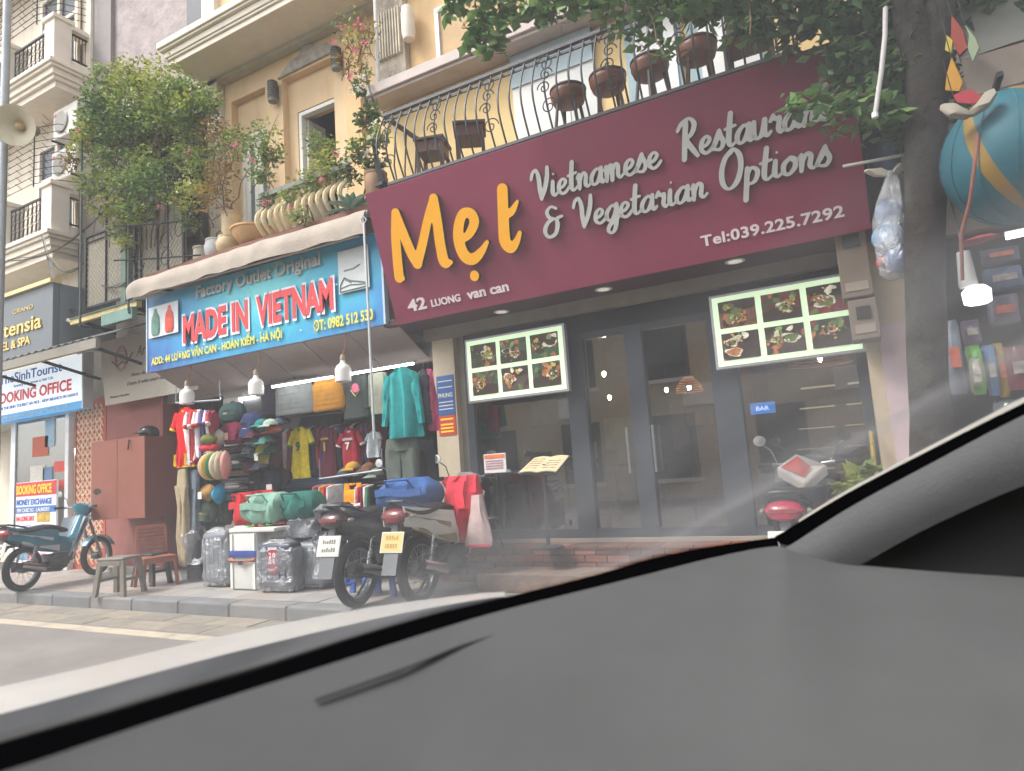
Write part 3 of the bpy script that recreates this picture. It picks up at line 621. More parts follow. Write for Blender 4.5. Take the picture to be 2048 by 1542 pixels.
# ---- balcony of the yellow house: deck, beam, bellied balusters
bal = thing('stone_balcony', 'cream balcony with bulging round balusters above the blue shop sign', 'balcony', (-6.7, 5.9, 4.2))
MB().box(-8.75, -4.5, 5.75, 6.9, 4.24, 4.37).build('deck', PALE, bal); MB().box(-8.75, -4.5, 5.66, 5.748, 4.22, 4.40).build('edge_beam', mat('7a5346', .8, var=.2, grime='4f3a33'), bal)
MB().box(-6.42, -4.95, 5.66, 5.78, 4.93, 4.99).build('handrail', mat('7c8076', .8, grime='54584f'), bal)
for i in range(13):
    xx = -6.38+i*.115; pts = [(xx, 5.74-.17*math.sin(PI*min(1, (k/8)*1.25))**1.3*(1 if k < 7 else .6)*.9, 4.4+.53*k/8) for k in range(9)]
    MB().tube(pts, [.02+.012*math.sin(PI*k/8) for k in range(9)], 7).build('baluster', mat('cdbd98', .8, grime='a09474'), bal, smooth=True)

def pot(name, label, x, y, z, prof, colour, rz=0, tilt=0, grp=None, n=20):
    t = thing(name, label, 'plant pot', (x, y, z), 0, grp); M = Matrix.Translation((x, y, z)) @ Matrix.Rotation(tilt, 4, 'Y')
    MB().lathe(prof, n, M).build('body', mat(colour, .6, var=.15, scale=9, grime='8d8065'), t, smooth=True)
    r, h = max(prof)[0] if False else prof[-1][0], prof[-1][1]; MB().lathe([(r*.99, h-.02), (r+.012, h-.01), (r+.012, h+.012), (r-.03, h+.012), (r-.03, h-.03)], n, M).build('rim', mat(colour, .6, var=.15, scale=9), t, smooth=True)
    MB().lathe([(.001, h-.03), (r-.035, h-.03)], n, M, cap=False).build('soil', mat('3b2f25', .95), t)
    return t
G = 'flower pots along the balcony edge'
pot('flower_pot', 'pale cream cylindrical flower pot standing upright on the balcony edge', -7.18, 5.86, 4.64, [(.1, 0), (.125, .1), (.13, .33)], 'c9b48e', grp=G)
pot('flower_pot', 'round-bellied cream flower pot below the upright cylinder pot', -7.22, 5.84, 4.4, [(.08, 0), (.15, .08), (.16, .17), (.12, .24)], 'c4ad85', grp=G)
pot('bonsai_bowl', 'wide shallow tan bowl planter beside the bulging balusters', -6.75, 5.86, 4.42, [(.1, 0), (.2, .06), (.26, .16), (.28, .22)], 'c49c6c', grp=G)
pot('glazed_pot', 'blue and white glazed pot with a painted pattern on the balcony edge', -7.5, 5.86, 4.4, [(.09, 0), (.14, .08), (.15, .18), (.12, .27)], 'b6b9bb', grp=G)
pot('glazed_pot', 'second pale glazed pot, half hidden behind the iron scroll bracket', -7.82, 5.9, 4.4, [(.09, 0), (.13, .1), (.12, .24)], 'a8a08e', grp=G)
t = pot('terracotta_pot', 'old stained terracotta pot on the balcony corner beside the maroon sign', -4.62, 5.8, 4.5, [(.09, 0), (.13, .12), (.14, .24), (.12, .3)], '8f6f50', grp=G)

t = thing('cage_frame', 'dark iron balcony cage of the old house buried inside the climbing vine', 'balcony cage', (-9.5, 6.0, 4.4))
for xx in (-10.9, -10.2, -9.3, -8.9): MB().tube([(xx, 5.95, 4.3), (xx, 5.95, 7.4)], .016, 5).build('upright', M_IRON, t)
for zz in (5.4, 6.2, 7.4): MB().tube([(-10.9, 5.95, zz), (-8.9, 5.95, zz)], .014, 5).build('crossbar', M_IRON, t)
MB().box(-10.9, -8.95, 6.0, 6.74, 7.3, 7.36).build('sheet_roof', mat('4a4c4a', .7), t); MB().box(-10.8, -9.0, 6.6, 6.74, 5.3, 7.2).build('shade_backing', mat('25272a', .8), t)  # dark backing sheet stands in for the shaded hollow behind the vine
b = MB()
for i in range(26): x_ = -10.4+i*.075+rnd.uniform(-.1, .1); twig(b, (x_, 5.85+rnd.uniform(-.1, .1), 6.9+rnd.uniform(-.4, .5)), (x_+rnd.uniform(-.3, .3), 5.75, 5.0+rnd.uniform(0, .9)), .011, .08, i, 7)
b.build('dead_stems', mat('6d5a4c', .95, var=.3), t, kind='stuff')
# ---- plants
LEAFG = leaf_mat(['526f36', '6d8943', '8a9e54', '456033', 'aab35f', '7b9449']); LEAFD = leaf_mat(['3a5230', '54733a', '6a8848', '2f4629']); LEAFY = leaf_mat(['7d9042', 'a3aa4c', 'b3b45c', '647f3a']); PINK = leaf_mat(['d4688c', 'e389a4', 'c64f7c'], .4); STEM = mat('6f5a45', .9, var=.2); LEAFR = leaf_mat(['8a7a48', 'a8953f', '93553d', '6d7c3c'])
def plant(name, label, cat, base, clumps, stems, m=LEAFG, size=.07, flowers=0, seed=1, fm=PINK, grp=None):
    """clumps: (px, py, Y, radius, n[, material])"""
    t = thing(name, label, cat, base, 0, grp); B = {}
    for i, cl in enumerate(clumps):
        px, py, Y, r, n = cl[:5]; mm = cl[5] if len(cl) > 5 else m; p = at(px, py, Y); leaves(B.setdefault(mm.name, (MB(), mm))[0], p, (r, r*.8, r*.8), int(n*.8), size, seed*77+i)
    for k, (b, mm) in B.items(): b.build('foliage', mm, t, kind='stuff')
    b = MB(); r = random.Random(seed)
    for i, (a, c) in enumerate(stems): twig(b, a, c, .014, .12, seed+i, 8)
    for i, cl in enumerate(clumps):
        p = at(*cl[:3])
        for k in range(3): twig(b, p+Vector((r.uniform(-.5, .5), r.uniform(-.2, .2), -.6))*cl[3]*1.6, p+Vector((r.uniform(-1, 1), r.uniform(-.4, .4), r.uniform(0, 1)))*cl[3], .007, .07, seed+i*5+k)
    b.build('stem', STEM, t, kind='stuff')
    if flowers:
        f = MB()
        for i in range(flowers):
            cl = clumps[r.randrange(len(clumps))]; p = at(*cl[:3])+Vector((r.uniform(-1, 1), -.6, r.uniform(-.8, .8)))*cl[3]; leaves(f, p, (.05, .04, .04), 9, .05, seed+i*3)
        f.build('flower', fm, t, kind='stuff')
    return t
B0 = at(260, 460, 5.9)
plant('climbing_vine', 'huge tangled green climbing vine covering the balcony cage of the old house', 'vine', (-9.0, 5.9, 4.4),
      [(215, 175, 5.9, .42, 900), (260, 160, 5.9, .45, 1000, LEAFY), (320, 175, 5.9, .5, 1100, LEAFY), (375, 190, 5.8, .4, 800, LEAFG), (200, 215, 5.8, .4, 800, LEAFD), (265, 220, 5.8, .5, 1200), (335, 225, 5.8, .5, 1100), (400, 240, 5.8, .4, 800, LEAFD),
       (175, 235, 5.8, .3, 500), (230, 270, 5.8, .45, 900, LEAFD), (300, 275, 5.9, .5, 900, LEAFD), (175, 262, 5.7, .28, 400, LEAFY), (170, 300, 5.7, .3, 450, LEAFY), (225, 320, 5.7, .35, 500), (290, 330, 5.7, .4, 650), (370, 300, 5.8, .35, 450), (190, 365, 5.6, .35, 550), (250, 370, 5.6, .4, 650), (310, 370, 5.6, .35, 500, LEAFD), (215, 415, 5.6, .3, 450, LEAFY), (270, 420, 5.6, .28, 380), (235, 455, 5.6, .2, 200), (250, 485, 5.55, .14, 100, LEAFY), (140, 320, 5.6, .2, 150, LEAFR), (380, 210, 5.7, .3, 350, LEAFY), (420, 195, 5.6, .22, 160)],  # darker leaf clumps put shade into the vine's interior by colour
      [(B0+Vector((.1*i, 0, -.4)), at(220+25*i, 200+(i % 3)*20, 5.85)) for i in range(8)], flowers=2, seed=3)
plant('bougainvillea', 'bougainvillea with thin orange-green leaves and pink flowers before the white French window', 'bougainvillea', (-7.9, 5.9, 4.4),
      [(430, 270, 5.75, .3, 330, LEAFR), (470, 290, 5.75, .32, 420), (520, 285, 5.7, .33, 480), (545, 305, 5.7, .2, 220), (400, 330, 5.7, .3, 380), (440, 345, 5.7, .28, 330, LEAFR), (390, 385, 5.65, .3, 420, LEAFY), (350, 395, 5.65, .25, 280), (430, 400, 5.65, .25, 260, LEAFR), (520, 350, 5.65, .22, 260), (535, 400, 5.65, .16, 120, LEAFD), (375, 440, 5.6, .2, 160, LEAFD)],
      [((-7.8, 5.86, 4.4), at(430, 290, 5.75)), ((-7.5, 5.86, 4.6), at(520, 300, 5.7)), ((-7.7, 5.86, 4.5), at(470, 300, 5.7))], flowers=5, seed=5, size=.06)
plant('potted_shrub', 'leafy green shrub in front of the open upstairs window', 'shrub', (-6.0, 5.9, 4.4),
      [(640, 295, 5.8, .24, 330), (655, 340, 5.7, .28, 480, LEAFY), (620, 365, 5.7, .25, 360), (690, 345, 5.7, .22, 260, LEAFD), (575, 395, 5.6, .16, 140), (600, 430, 5.55, .14, 120), (720, 290, 5.7, .15, 120)],
      [((-5.9, 5.9, 4.4), at(650, 320, 5.75)), ((-5.7, 5.9, 4.4), at(620, 350, 5.7))], flowers=3, seed=9, size=.06)
plant('trailing_bougainvillea', 'sparse pink bougainvillea hanging beside the pale stained corner column', 'bougainvillea', (-5.3, 6.2, 6.3),
      [(700, 60, 6.2, .3, 90), (725, 90, 6.2, .3, 100, LEAFY), (745, 60, 6.2, .2, 60, LEAFR), (700, 115, 6.2, .25, 60, LEAFR), (730, 140, 6.15, .16, 40)],
      [((-5.3, 6.3, 6.3), at(740, 40, 6.2)), ((-5.3, 6.3, 6.3), at(700, 80, 6.2))], flowers=7, seed=12, size=.055)
plant('flowering_shrub', 'dark green shrub with small white flowers at the end of the iron balcony', 'shrub', (-4.9, 5.8, 4.6),
      [(720, 175, 6.0, .12, 60, LEAFD), (735, 235, 5.8, .16, 130, LEAFD), (750, 275, 5.75, .16, 120), (715, 310, 5.75, .14, 70, LEAFG), (745, 320, 5.75, .16, 90, LEAFD)],
      [((-4.9, 5.85, 4.5), at(735, 220, 5.8))], flowers=12, seed=15, size=.09, fm=leaf_mat(['e6e6da', 'f0f0e6']))
t = thing('agave', 'grey-green agave with long pointed leaves by the maroon sign corner', 'agave', at(705, 420, 5.7)); ag = mat('6f8f80', .5, var=.15, scale=5); c = at(703, 425, 5.7); r = random.Random(4)
for i in range(22):
    an = i*2.4; el = .25+.9*(i/22); L = .42-.1*(i/22); d = Vector((math.cos(an)*math.cos(el), math.sin(an)*math.cos(el)*.8, math.sin(el))); sd = d.cross(Vector((0, 0, 1))).normalized()
    q = MB(); q.sheet(lambda u, v: c+d*(L*v)+Vector((0, 0, -.12*v*v))+sd*((u-.5)*.085*math.sin(PI*min(1, v*.9+.12)))+Vector((0, 0, .02*abs(u-.5)*2)), 2, 6, .006); q.build('leaf', ag, t, smooth=True)

# ================================================================== RESTAURANT
REST = mat('d8bc86', .85, var=.05, scale=2, grime='c4a878', streak=1, gamt=.3)
rh = thing('restaurant_building', 'restaurant house with cream walls, dark glazed front and a slab balcony roof', 'building', (-2, 6.3, 0))
MB().box(-5.1, .52, 6.6, 6.8, 4.4, 6.13).build('upper_wall', REST, rh); MB().box(-4.6, .52, 6.602, 6.8, 6.3, 12).build('top_wall', mat('d2b184', .85, var=.06, grime='b99a70', streak=1), rh)
b = MB(); b.box(-5.15, .5, 6.3, 6.6, 6.13, 6.27); b.box(-5.18, .5, 6.26, 6.298, 6.17, 6.3); b.build('roof_slab', mat('bcb0ab', .7, var=.06, grime='998e88'), rh, bevel=.008)
MB().box(-5.05, -4.61, 6.5, 6.8, 6.28, 12).build('stained_column', mat('b8ad9d', .95, var=.3, scale=7, bump=1, bscale=14, grime='6a6357', gamt=.8), rh)
b = MB()
for i in range(9): b.box(-5.03+i*.045, -5.01+i*.045, 6.45, 6.498, 6.75, 7.4)
b.build('plaster_relief', mat('c9bfae', .9, var=.2), rh)
b = MB(); b.lathe([(.07, 0), (.09, .1), (.09, .35), (.07, .45)], 14, Matrix.Translation((-4.5, 6.45, 6.85))); b.build('finial', MOULD, rh, smooth=True)
MB().tube([(-4.93, 6.33, 6.25), (-4.9, 6.33, 9)], .028, 8).build('downpipe', mat('c6c6c2', .5), rh, smooth=True)
w = MB(); w.box(-4.16, -4.1, 6.55, 6.6, 6.3, 7.15); w.box(-4.16, -1.5, 6.55, 6.6, 7.15, 7.2); w = w.build('window', mat('c9c9cc', .5), rh); MB().box(-4.1, -1.5, 6.58, 6.598, 6.3, 7.15).build('blind', mat('b99d78', .8, var=.08), w)
MB().box(-4.32, .6, 5.52, 6.6, 4.28, 4.42).build('balcony_deck', mat('9c9083', .8), rh)
# white and blue doors / posters on the upstairs wall
MB().box(-3.12, -2.42, 6.54, 6.598, 4.43, 6.12).build('white_door', mat('d3d2ce', .6, var=.04), rh); MB().box(-3.12, -2.1, 6.52, 6.597, 5.72, 6.12).build('blue_grey_band', mat('98a9af', .6), rh)
MB().box(-2.41, -2.1, 6.54, 6.598, 4.43, 6.12).build('white_panel', mat('c6c8c6', .6), rh)
for x0, x1, z0, z1 in ((-1.74, -1.15, 4.6, 6.1), (-1.08, -.35, 4.75, 6.1)):
    f = MB().box(x0, x1, 6.56, 6.598, z0, z1).build('framed_panel', mat('8fa8b1', .6), rh); MB().box(x0+.12, x1-.05, 6.54, 6.559, z0+.15, z1).build('white_sheet', mat('d9dad8', .5, var=.03), f)
# ground floor piers and soffit
MB().box(-4.24, -3.95, 6.2, 6.6, .13, 2.9).build('left_pier', mat('cdbfa6', .8, var=.06, grime='a79a80', streak=1), rh)
MB().box(-3.948, -3.86, 6.28, 6.5, .13, 2.9).build('grey_pier', mat('8f897c', .8, grime='77715f'), rh)
MB().box(.14, .52, 5.95, 6.5, .13, 2.9).build('right_pier', mat('c3b297', .8, var=.1, grime='b7a2a0', streak=1, gamt=.6), rh); MB().box(.24, .44, 5.93, 5.949, .13, 2.2).build('pasted_sheet', mat('c9b3b8', .6, var=.15, scale=3), rh); MB().box(.45, .52, 5.92, 5.949, .13, 2.4).build('wood_strip', mat('9c6f52', .7, var=.3), rh)
MB().box(-4.5, .7, 5.66, 6.4, 2.93, 2.98).build('soffit', mat('4a2230', .6), rh)
b = MB(); b.box(-4.3, .6, 6.12, 6.2, 2.80, 2.93); b.build('soffit_trim', mat('8d8878', .7), rh)
b = MB(); b.box(-3.86, .14, 6.28, 6.4, 2.62, 2.93); fr = b.build('head_beam', mat('20262d', .6), rh)
MB().box(-3.86, .14, 6.22, 6.5, .47, .53).build('sill', mat('9c9285', .8), rh)
# platform of bricks
MB().box(-4.1, .5, 5.97, 6.22, .13, .47).build('platform', mat('5c453c', .9), rh)
BR = [mat(c, .9, var=.2, scale=14, bump=.3, bscale=60, grime='6b5a50') for c in ('7d5040', '70493b', '8a6050', '664a3e')]
for j in range(5):
    x = -4.1+(.11 if j % 2 else 0)
    while x < .4:
        MB().box(x, x+.21, 5.945+rnd.uniform(-.004, .004), 5.99, .135+j*.07, .195+j*.07).build('brick', BR[rnd.randrange(4)], rh); x += .222
x = -4.1
while x < .4: MB().box(x, x+.29, 5.93, 6.21, .472, .495+rnd.uniform(-.002, .002)).build('coping_brick', BR[rnd.randrange(4)], rh); x += .3
b = MB(); b.box(-3.4, .3, 5.5, 5.93, .12, .3); b.build('lower_step', mat('7a6a60', .9, var=.3, scale=9, bump=.4, grime='8f867c'), rh, bevel=.01)
# glazed front
FM = mat('3d434b', .45, .2, var=.06); FR = [(-3.86, -3.76), (-2.62, -2.42), (-1.96, -1.78), (-1.15, -.9), (.06, .14)]
for x0, x1 in FR: MB().box(x0, x1, 6.26, 6.38, .53, 2.62).build('mullion', FM, rh, bevel=.006)
GL = glass_mat((.78, .8, .8), .17, .01); pn = [(-3.76, -2.62), (-2.42, -1.96), (-1.78, -1.15), (-.9, .06)]
for i, (x0, x1) in enumerate(pn):
    MB().box(x0, x1, 6.27, 6.37, .53, .62).build('bottom_rail', FM, rh); MB().box(x0, x1, 6.27, 6.37, 2.55, 2.619).build('top_rail', FM, rh)
    MB().box(x0, x1, 6.31, 6.318, .621, 2.549).build('glass_pane', GL, rh)
for xx in (-2.0, -1.74): MB().tube([(xx, 6.2, 1.15), (xx, 6.2, 1.6)], .014, 6).build('door_handle', M_STEEL, rh)
# interior shell
IW = mat('2f2721', .9, var=.2, scale=2, grime='33291f')
b = MB(); b.box(-4.2, .4, 12, 12.1, .4, 3.2); b.box(-4.3, -4.2, 6.42, 12, .4, 3.2); b.box(.41, .5, 6.51, 12, .4, 3.2); b.box(-4.3, .5, 6.41, 12.1, 3.0, 3.1); b.build('interior_wall', IW, rh)
MB().box(-4.3, .5, 6.4, 12.1, .4, .5).build('interior_floor', mat('4a3a30', .4), rh); MB().box(-3.85, -2.7, 8.9, 9.0, .5, 3.0).build('partition', mat('4d473d', .9, var=.25), rh)
MB().box(-2.2, -1.3, 10, 10.1, .5, 3).build('brick_panel', mat('8a4a34', .9, var=.3, scale=8), rh); MB().box(-.95, .4, 9.0, 9.06, .5, 3).build('wood_wall', mat('5a4535', .8, var=.4, scale=2), rh)
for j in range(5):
    for i in range(2): MB().box(-.72+.52*i+.04*j, -.3+.5*i+.03*j, 8.75, 8.98, 1.0+j*.25, 1.008+j*.25).build('wall_shelf', mat('d8c9a8', .5, emit=.4), rh)  # shelves given a faint glow so they show as pale lines

# lantern pendants (lit in the photograph)
def pendant(px, py, Y, lab, shade=True, r=.16):
    p = at(px, py, Y); t = thing('pendant_lamp', lab, 'pendant lamp', p, 0, 'lit pendant lamps in the restaurant')
    b = MB(); b.lathe([(.004, -.035), (.02, -.02), (.024, .01), (.014, .03)], 12, Matrix.Translation(p)); b.build('bulb', mat('ffe3b0', .4, var=0, emit=60), t)
    MB().tube([p+Vector((0, 0, .04)), (p.x, p.y, 2.99)], .006, 4).build('cord', M_BLACK, t)
    if shade:
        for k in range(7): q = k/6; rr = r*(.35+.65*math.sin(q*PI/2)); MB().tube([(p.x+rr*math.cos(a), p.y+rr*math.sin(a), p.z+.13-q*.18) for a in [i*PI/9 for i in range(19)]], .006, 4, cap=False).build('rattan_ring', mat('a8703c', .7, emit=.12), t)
pendant(1208, 748, 7.6, 'brightest bare lamp in the restaurant, left pane of the doors', False); pendant(1219, 795, 8.4, 'small orange lamp glowing below the brightest bare lamp', False)
pendant(1333, 780, 8.6, 'bare lamp just left of the small rattan pendant', False); pendant(1378, 775, 8.2, 'small rattan ring pendant lamp in the right door pane', True, .17); pendant(1471, 762, 8.2, 'lamp glowing beside the wide grey mullion', False); pendant(1640, 718, 7.6, 'wide rattan ring pendant lamp just under the lit menu board', True, .32)
t = thing('television', 'dark wall television inside the restaurant below the lit menu board', 'television', at(1085, 830, 8.5)); p = at(1085, 822, 8.6)
MB().box(p.x-.4, p.x+.4, p.y, p.y+.06, p.z-.22, p.z+.22).build('casing', M_BLACK, t, bevel=.01); MB().box(p.x-.37, p.x+.37, p.y-.004, p.y-.001, p.z-.19, p.z+.19).build('screen', mat('2a3f45', .1, var=.5, scale=5, emit=.15), t)
t = thing('bar_sign', 'small blue lit sign reading BAR inside the restaurant', 'sign', at(1525, 815, 7.4)); p = at(1525, 816, 7.4); MB().box(p.x-.125, p.x+.125, p.y, p.y+.03, p.z-.06, p.z+.06).build('panel', mat('3f7fd0', .4, var=.1, emit=.9), t)
text('BAR', .05, mat('e6f0ff', .4, var=0, emit=1.2), t, (p.x-.065, p.y, p.z-.025), (9, p.y, p.z-.025), width=.13)
for i, (px, Y, lab) in enumerate(((1090, 7.4, 'dark wooden table and chair set behind the left window'), (1230, 8.2, 'dark dining table behind the left door pane'), (1390, 8.8, 'dark dining table far inside behind the right door pane'), (1610, 7.6, 'dark dining table behind the right window'))):
    p = at(px, 1010, Y); t = thing('dining_table', lab, 'table', (p.x, Y, .5), 0, 'dark dining tables inside the restaurant'); MB().box(p.x-.5, p.x+.5, Y-.35, Y+.35, 1.2, 1.24).build('table_top', mat('3a2a22', .35, var=.2, scale=12), t)
    for sx in (-.42, .42):
        for sy in (-.28, .28): MB().box(p.x+sx-.025, p.x+sx+.025, Y+sy-.025, Y+sy+.025, .5, 1.2).build('leg', M_WOOD, t)
for i, (px, Y, lab) in enumerate(((1050, 7.0, 'dark wooden chair beside the first restaurant window'), (1200, 7.6, 'dark wooden chair pulled up behind the left door pane'), (1360, 7.9, 'dark wooden chair pulled up behind the right door pane'))):
    p = at(px, 1010, Y); t = thing('dining_chair', lab, 'chair', (p.x, Y, .5), 0, 'dark chairs inside the restaurant'); MB().box(p.x-.2, p.x+.2, Y-.2, Y+.2, .93, .97).build('seat', M_WOOD, t); MB().box(p.x+.17, p.x+.2, Y-.2, Y+.2, 1.15, 1.4).build('backrest', M_WOOD, t)
    for sx in (-.18, .18):
        for sy in (-.18, .18): MB().box(p.x+sx-.018, p.x+sx+.018, Y+sy-.018, Y+sy+.018, .5, 1.4 if sx > 0 else .93).build('leg', M_WOOD, t)
t = thing('fish_painting', 'pale painted mural panel standing behind the left door pane', 'painting', at(1262, 930, 8.0)); p = at(1255, 920, 8.8); MB().box(p.x-.3, p.x+.3, p.y, p.y+.03, p.z-.6, p.z+.6).build('canvas', mat('6f7f70', .7, var=.6, scale=5), t); MB().box(p.x-.34, p.x+.34, p.y+.031, p.y+.05, p.z-.64, p.z+.64).build('backing', M_WOOD, t)

for i, (px, py, Y, w_, h_, cc, lab) in enumerate(((1230, 860, 9.5, .5, .7, '54606a', 'dark framed picture with pale blue shapes behind the left door pane'), (1300, 900, 9.8, .4, .5, '6a4a38', 'brown framed picture beside the door mullion'), (1360, 850, 9.8, .3, .8, '7a5638', 'tall brown panel lit by the bare lamps'), (1400, 830, 9.7, .45, .35, '8a6a48', 'small warm framed picture under the rattan pendant'), (1560, 870, 8.8, .4, .5, '3a4048', 'dark framed picture below the blue BAR sign'), (1660, 800, 8.8, .6, .12, '6a5a4c', 'long low picture on the wooden wall behind the right window'), (1010, 850, 8.6, .3, .3, '5a5248', 'small framed picture left of the television'), (1190, 900, 8.9, .12, .3, 'b0aca4', 'round-edged pale mirror on the partition end'))):
    p = at(px, py, Y); t = thing('framed_picture', lab, 'picture', p, 0, 'framed pictures inside the restaurant'); MB().box(p.x-w_/2, p.x+w_/2, p.y, p.y+.03, p.z-h_/2, p.z+h_/2).build('frame', M_WOOD, t); MB().box(p.x-w_/2+.03, p.x+w_/2-.03, p.y-.006, p.y-.001, p.z-h_/2+.03, p.z+h_/2-.03).build('picture', mat(cc, .6, var=.6, scale=6), t)
# downlights in soffit
for px, py, lab in ((1003, 623, 'round white downlight in the soffit above the left menu board'), (1207, 578, 'round white downlight in the soffit over the doors'), (1470, 522, 'round white downlight in the soffit above the right menu board')):
    p = atz(px, py, 2.925); t = thing('downlight', lab, 'downlight', p, 0, 'round downlights under the maroon sign'); MB().lathe([(.085, -.006), (.085, .0)], 20, Matrix.Translation(p)).build('rim', mat('c9c6c0', .4), t); MB().lathe([(.06, -.008), (.06, -.006)], 16, Matrix.Translation(p)).build('lens', mat('e4dfd4', .4, var=0, emit=.25), t)

# lit menu boards with food photographs
def food(mb_parent, x0, x1, z0, z1, y, seed, base):
    r = random.Random(seed); fm = [mat(c, .6, var=.45, scale=22, emit=.2) for c in (base, 'cfc8b4', '5a6e38', 'a5683a', '7a352a', '33251d', '748f48', 'b8954a', '2c4a36')]
    b = MB(); b.box(x0, x1, y-.004, y-.001, z0, z1); w, h = x1-x0, z1-z0; lay = .0045
    def blob(cx, cz, a, c_, ci, rot=0, n=14):
        nonlocal lay
        b.c = ci; lay += .0004; vs = []
        for k in range(n):
            t_ = 2*PI*k/n; q = 1+.14*math.sin(3*t_+seed)+.08*math.sin(5*t_); u, v = a*math.cos(t_)*q, c_*math.sin(t_)*q; xx = cx+u*math.cos(rot)-v*math.sin(rot); zz = cz+u*math.sin(rot)+v*math.cos(rot)
            vs.append((min(max(xx, x0), x1), y-lay, min(max(zz, z0), z1)))
        b.add(vs, [tuple(reversed(range(n)))])
    for _ in range(12): blob(r.uniform(x0, x1), r.uniform(z0, z1), w*.12, h*.09, r.choice((3, 4, 5, 8, 2)), r.uniform(0, 3))
    blob(x0+w*.5, z0+h*(.2 if seed % 2 else .85), w*.6, h*.3, 5)
    for pq in range(r.choice((1, 2, 3))):
        ps = r.uniform(.16, .34)/(1+.35*pq); cx, cz = x0+w*r.uniform(.25, .75), z0+h*r.uniform(.25, .65); blob(cx, cz, w*ps, h*ps*r.uniform(.6, .9), r.choice((1, 5, 1, 3)), r.uniform(-.6, .6)); blob(cx, cz, w*ps*.78, h*ps*.6, r.choice((2, 3, 6, 5)))
    for _ in range(30): blob(cx+r.gauss(0, .13)*w, cz+r.gauss(0, .1)*h, w*r.uniform(.025, .055), h*r.uniform(.02, .045), r.choice((1, 2, 3, 6, 7, 4, 5)), r.uniform(0, 3), 8)
    for _ in range(3): blob(r.uniform(x0+.1*w, x1-.1*w), z1-h*r.uniform(.1, .3), w*.1, h*.08, r.choice((1, 2, 7, 6)), r.uniform(0, 3), 9)
    b.build('food_photo', fm, mb_parent)
def board(x0, x1, z0, z1, y, lab, seed, bases, tilt=0):
    t = thing('menu_board', lab, 'menu board', ((x0+x1)/2, y, z0), 0, 'lit menu boards on the restaurant front')
    MB().box(x0-.025, x1+.025, y+.001, y+.07, z0-.025, z1+.025).build('casing', mat('a9a9ad', .4, .4), t, bevel=.005)
    MB().box(x0, x1, y-.004, y, z0, z1).build('lit_panel', mat('d9f5cb', .4, var=.03, scale=2, emit=.28), t)
    w, h = (x1-x0), (z1-z0); pw, ph = w*.275, h*.385; gx = (w-3*pw)/4; gz = (h-2*ph)/3; k = 0
    for j in range(2):
        for i in range(3): food(t, x0+gx+i*(pw+gx), x0+gx+i*(pw+gx)+pw, z1-gz-j*(ph+gz)-ph, z1-gz-j*(ph+gz), y-.004, seed+k, bases[k]); k += 1
board(-3.66, -2.52, 2.03, 2.68, 6.02, 'lit white menu board with six food photos at the cream pier', 10, ['3a3a24', '3d4a38', '33502c', '4a4440', '4c4038', '3c4a38'])
board(-1.03, .12, 2.05, 2.68, 6.02, 'larger looking lit menu board with six food photos next to the electricity meters', 40, ['6a4a3a', '5a3026', '6a2222', '3e3230', '3c3028', '2c3a28'])
# blue and red door plates on the left pier
t = thing('office_plate', 'small blue plate of white lines on the cream pier', 'sign', (-4.1, 6.2, 2.0)); MB().box(-4.2, -3.97, 6.19, 6.198, 1.93, 2.38).build('plate', mat('2f5fa0', .5), t)
for i, zz in enumerate((2.31, 2.24, 2.07, 2.03, 1.99)): MB().box(-4.18, -3.99, 6.186, 6.189, zz, zz+.012).build('small_print', M_WHITE, t)
text('PHUNG', .05, M_WHITE, t, (-4.18, 6.19, 2.13), (0, 6.19, 2.13), width=.19, off=.002)
t = thing('red_plate', 'small red plate of yellow lines under the blue plate', 'sign', (-4.1, 6.2, 1.75)); MB().box(-4.2, -3.97, 6.19, 6.198, 1.7, 1.92).build('plate', mat('cf3b34', .5), t)
for zz in (1.87, 1.81, 1.77, 1.73): MB().box(-4.17, -4.0, 6.186, 6.189, zz, zz+.02).build('small_print', YEL, t)

# ------------------------------------------------------------------ the maroon sign, tipped outward at the top
SB, ST = Vector((-4.27, 5.6, 2.905)), Vector((-4.27, 5.16, 4.245)); SX = Vector((1, 0, 0)); SZ = (ST-SB).normalized(); SN = SX.cross(SZ).normalized(); SH = (ST-SB).length; SWD = 4.55
ms = thing('restaurant_sign', 'long maroon sign board with raised yellow and grey lettering', 'sign', (-2, 5.6, 2.9))
def sp(u, v, o=0): return SB+SX*u+SZ*v+SN*o
b = MB(); P = [sp(u, v, o) for o in (0, -.10) for v in (0, SH) for u in (0, SWD)]; b.add(P, [(0, 1, 3, 2), (4, 6, 7, 5), (0, 4, 5, 1), (2, 3, 7, 6), (0, 2, 6, 4), (1, 5, 7, 3)])
b.build('board', mat('7f2b45', .55, var=.1, scale=1.2, grime='7a3548', streak=1, gamt=.5, spec=.35), ms, bevel=.004)
b = MB()
for u in (.3, 1.6, 3.0, 4.2): b.beam(sp(u, .1, -.1), (SB.x+u, 6.2, 2.99), .03); b.beam(sp(u, 1.3, -.1), (SB.x+u, 5.75, 4.3), .03)
b.build('bracket', M_IRON, ms, kind='stuff')
def uv(px, py):
    d = CW*FPX+CR*(px-PCX)-CU*(py-PCY); t = (SB-CO).dot(SN)/d.dot(SN); p = CO+d*t-SB; return p.dot(SX), p.dot(SZ)
ORG = mat('f4ac00', .5, var=.03); SIDE = mat('3a3236', .5); GRY = mat('bcbdb8', .4, .1, var=.06); WHT = mat('e2d3d6', .5, var=.04)
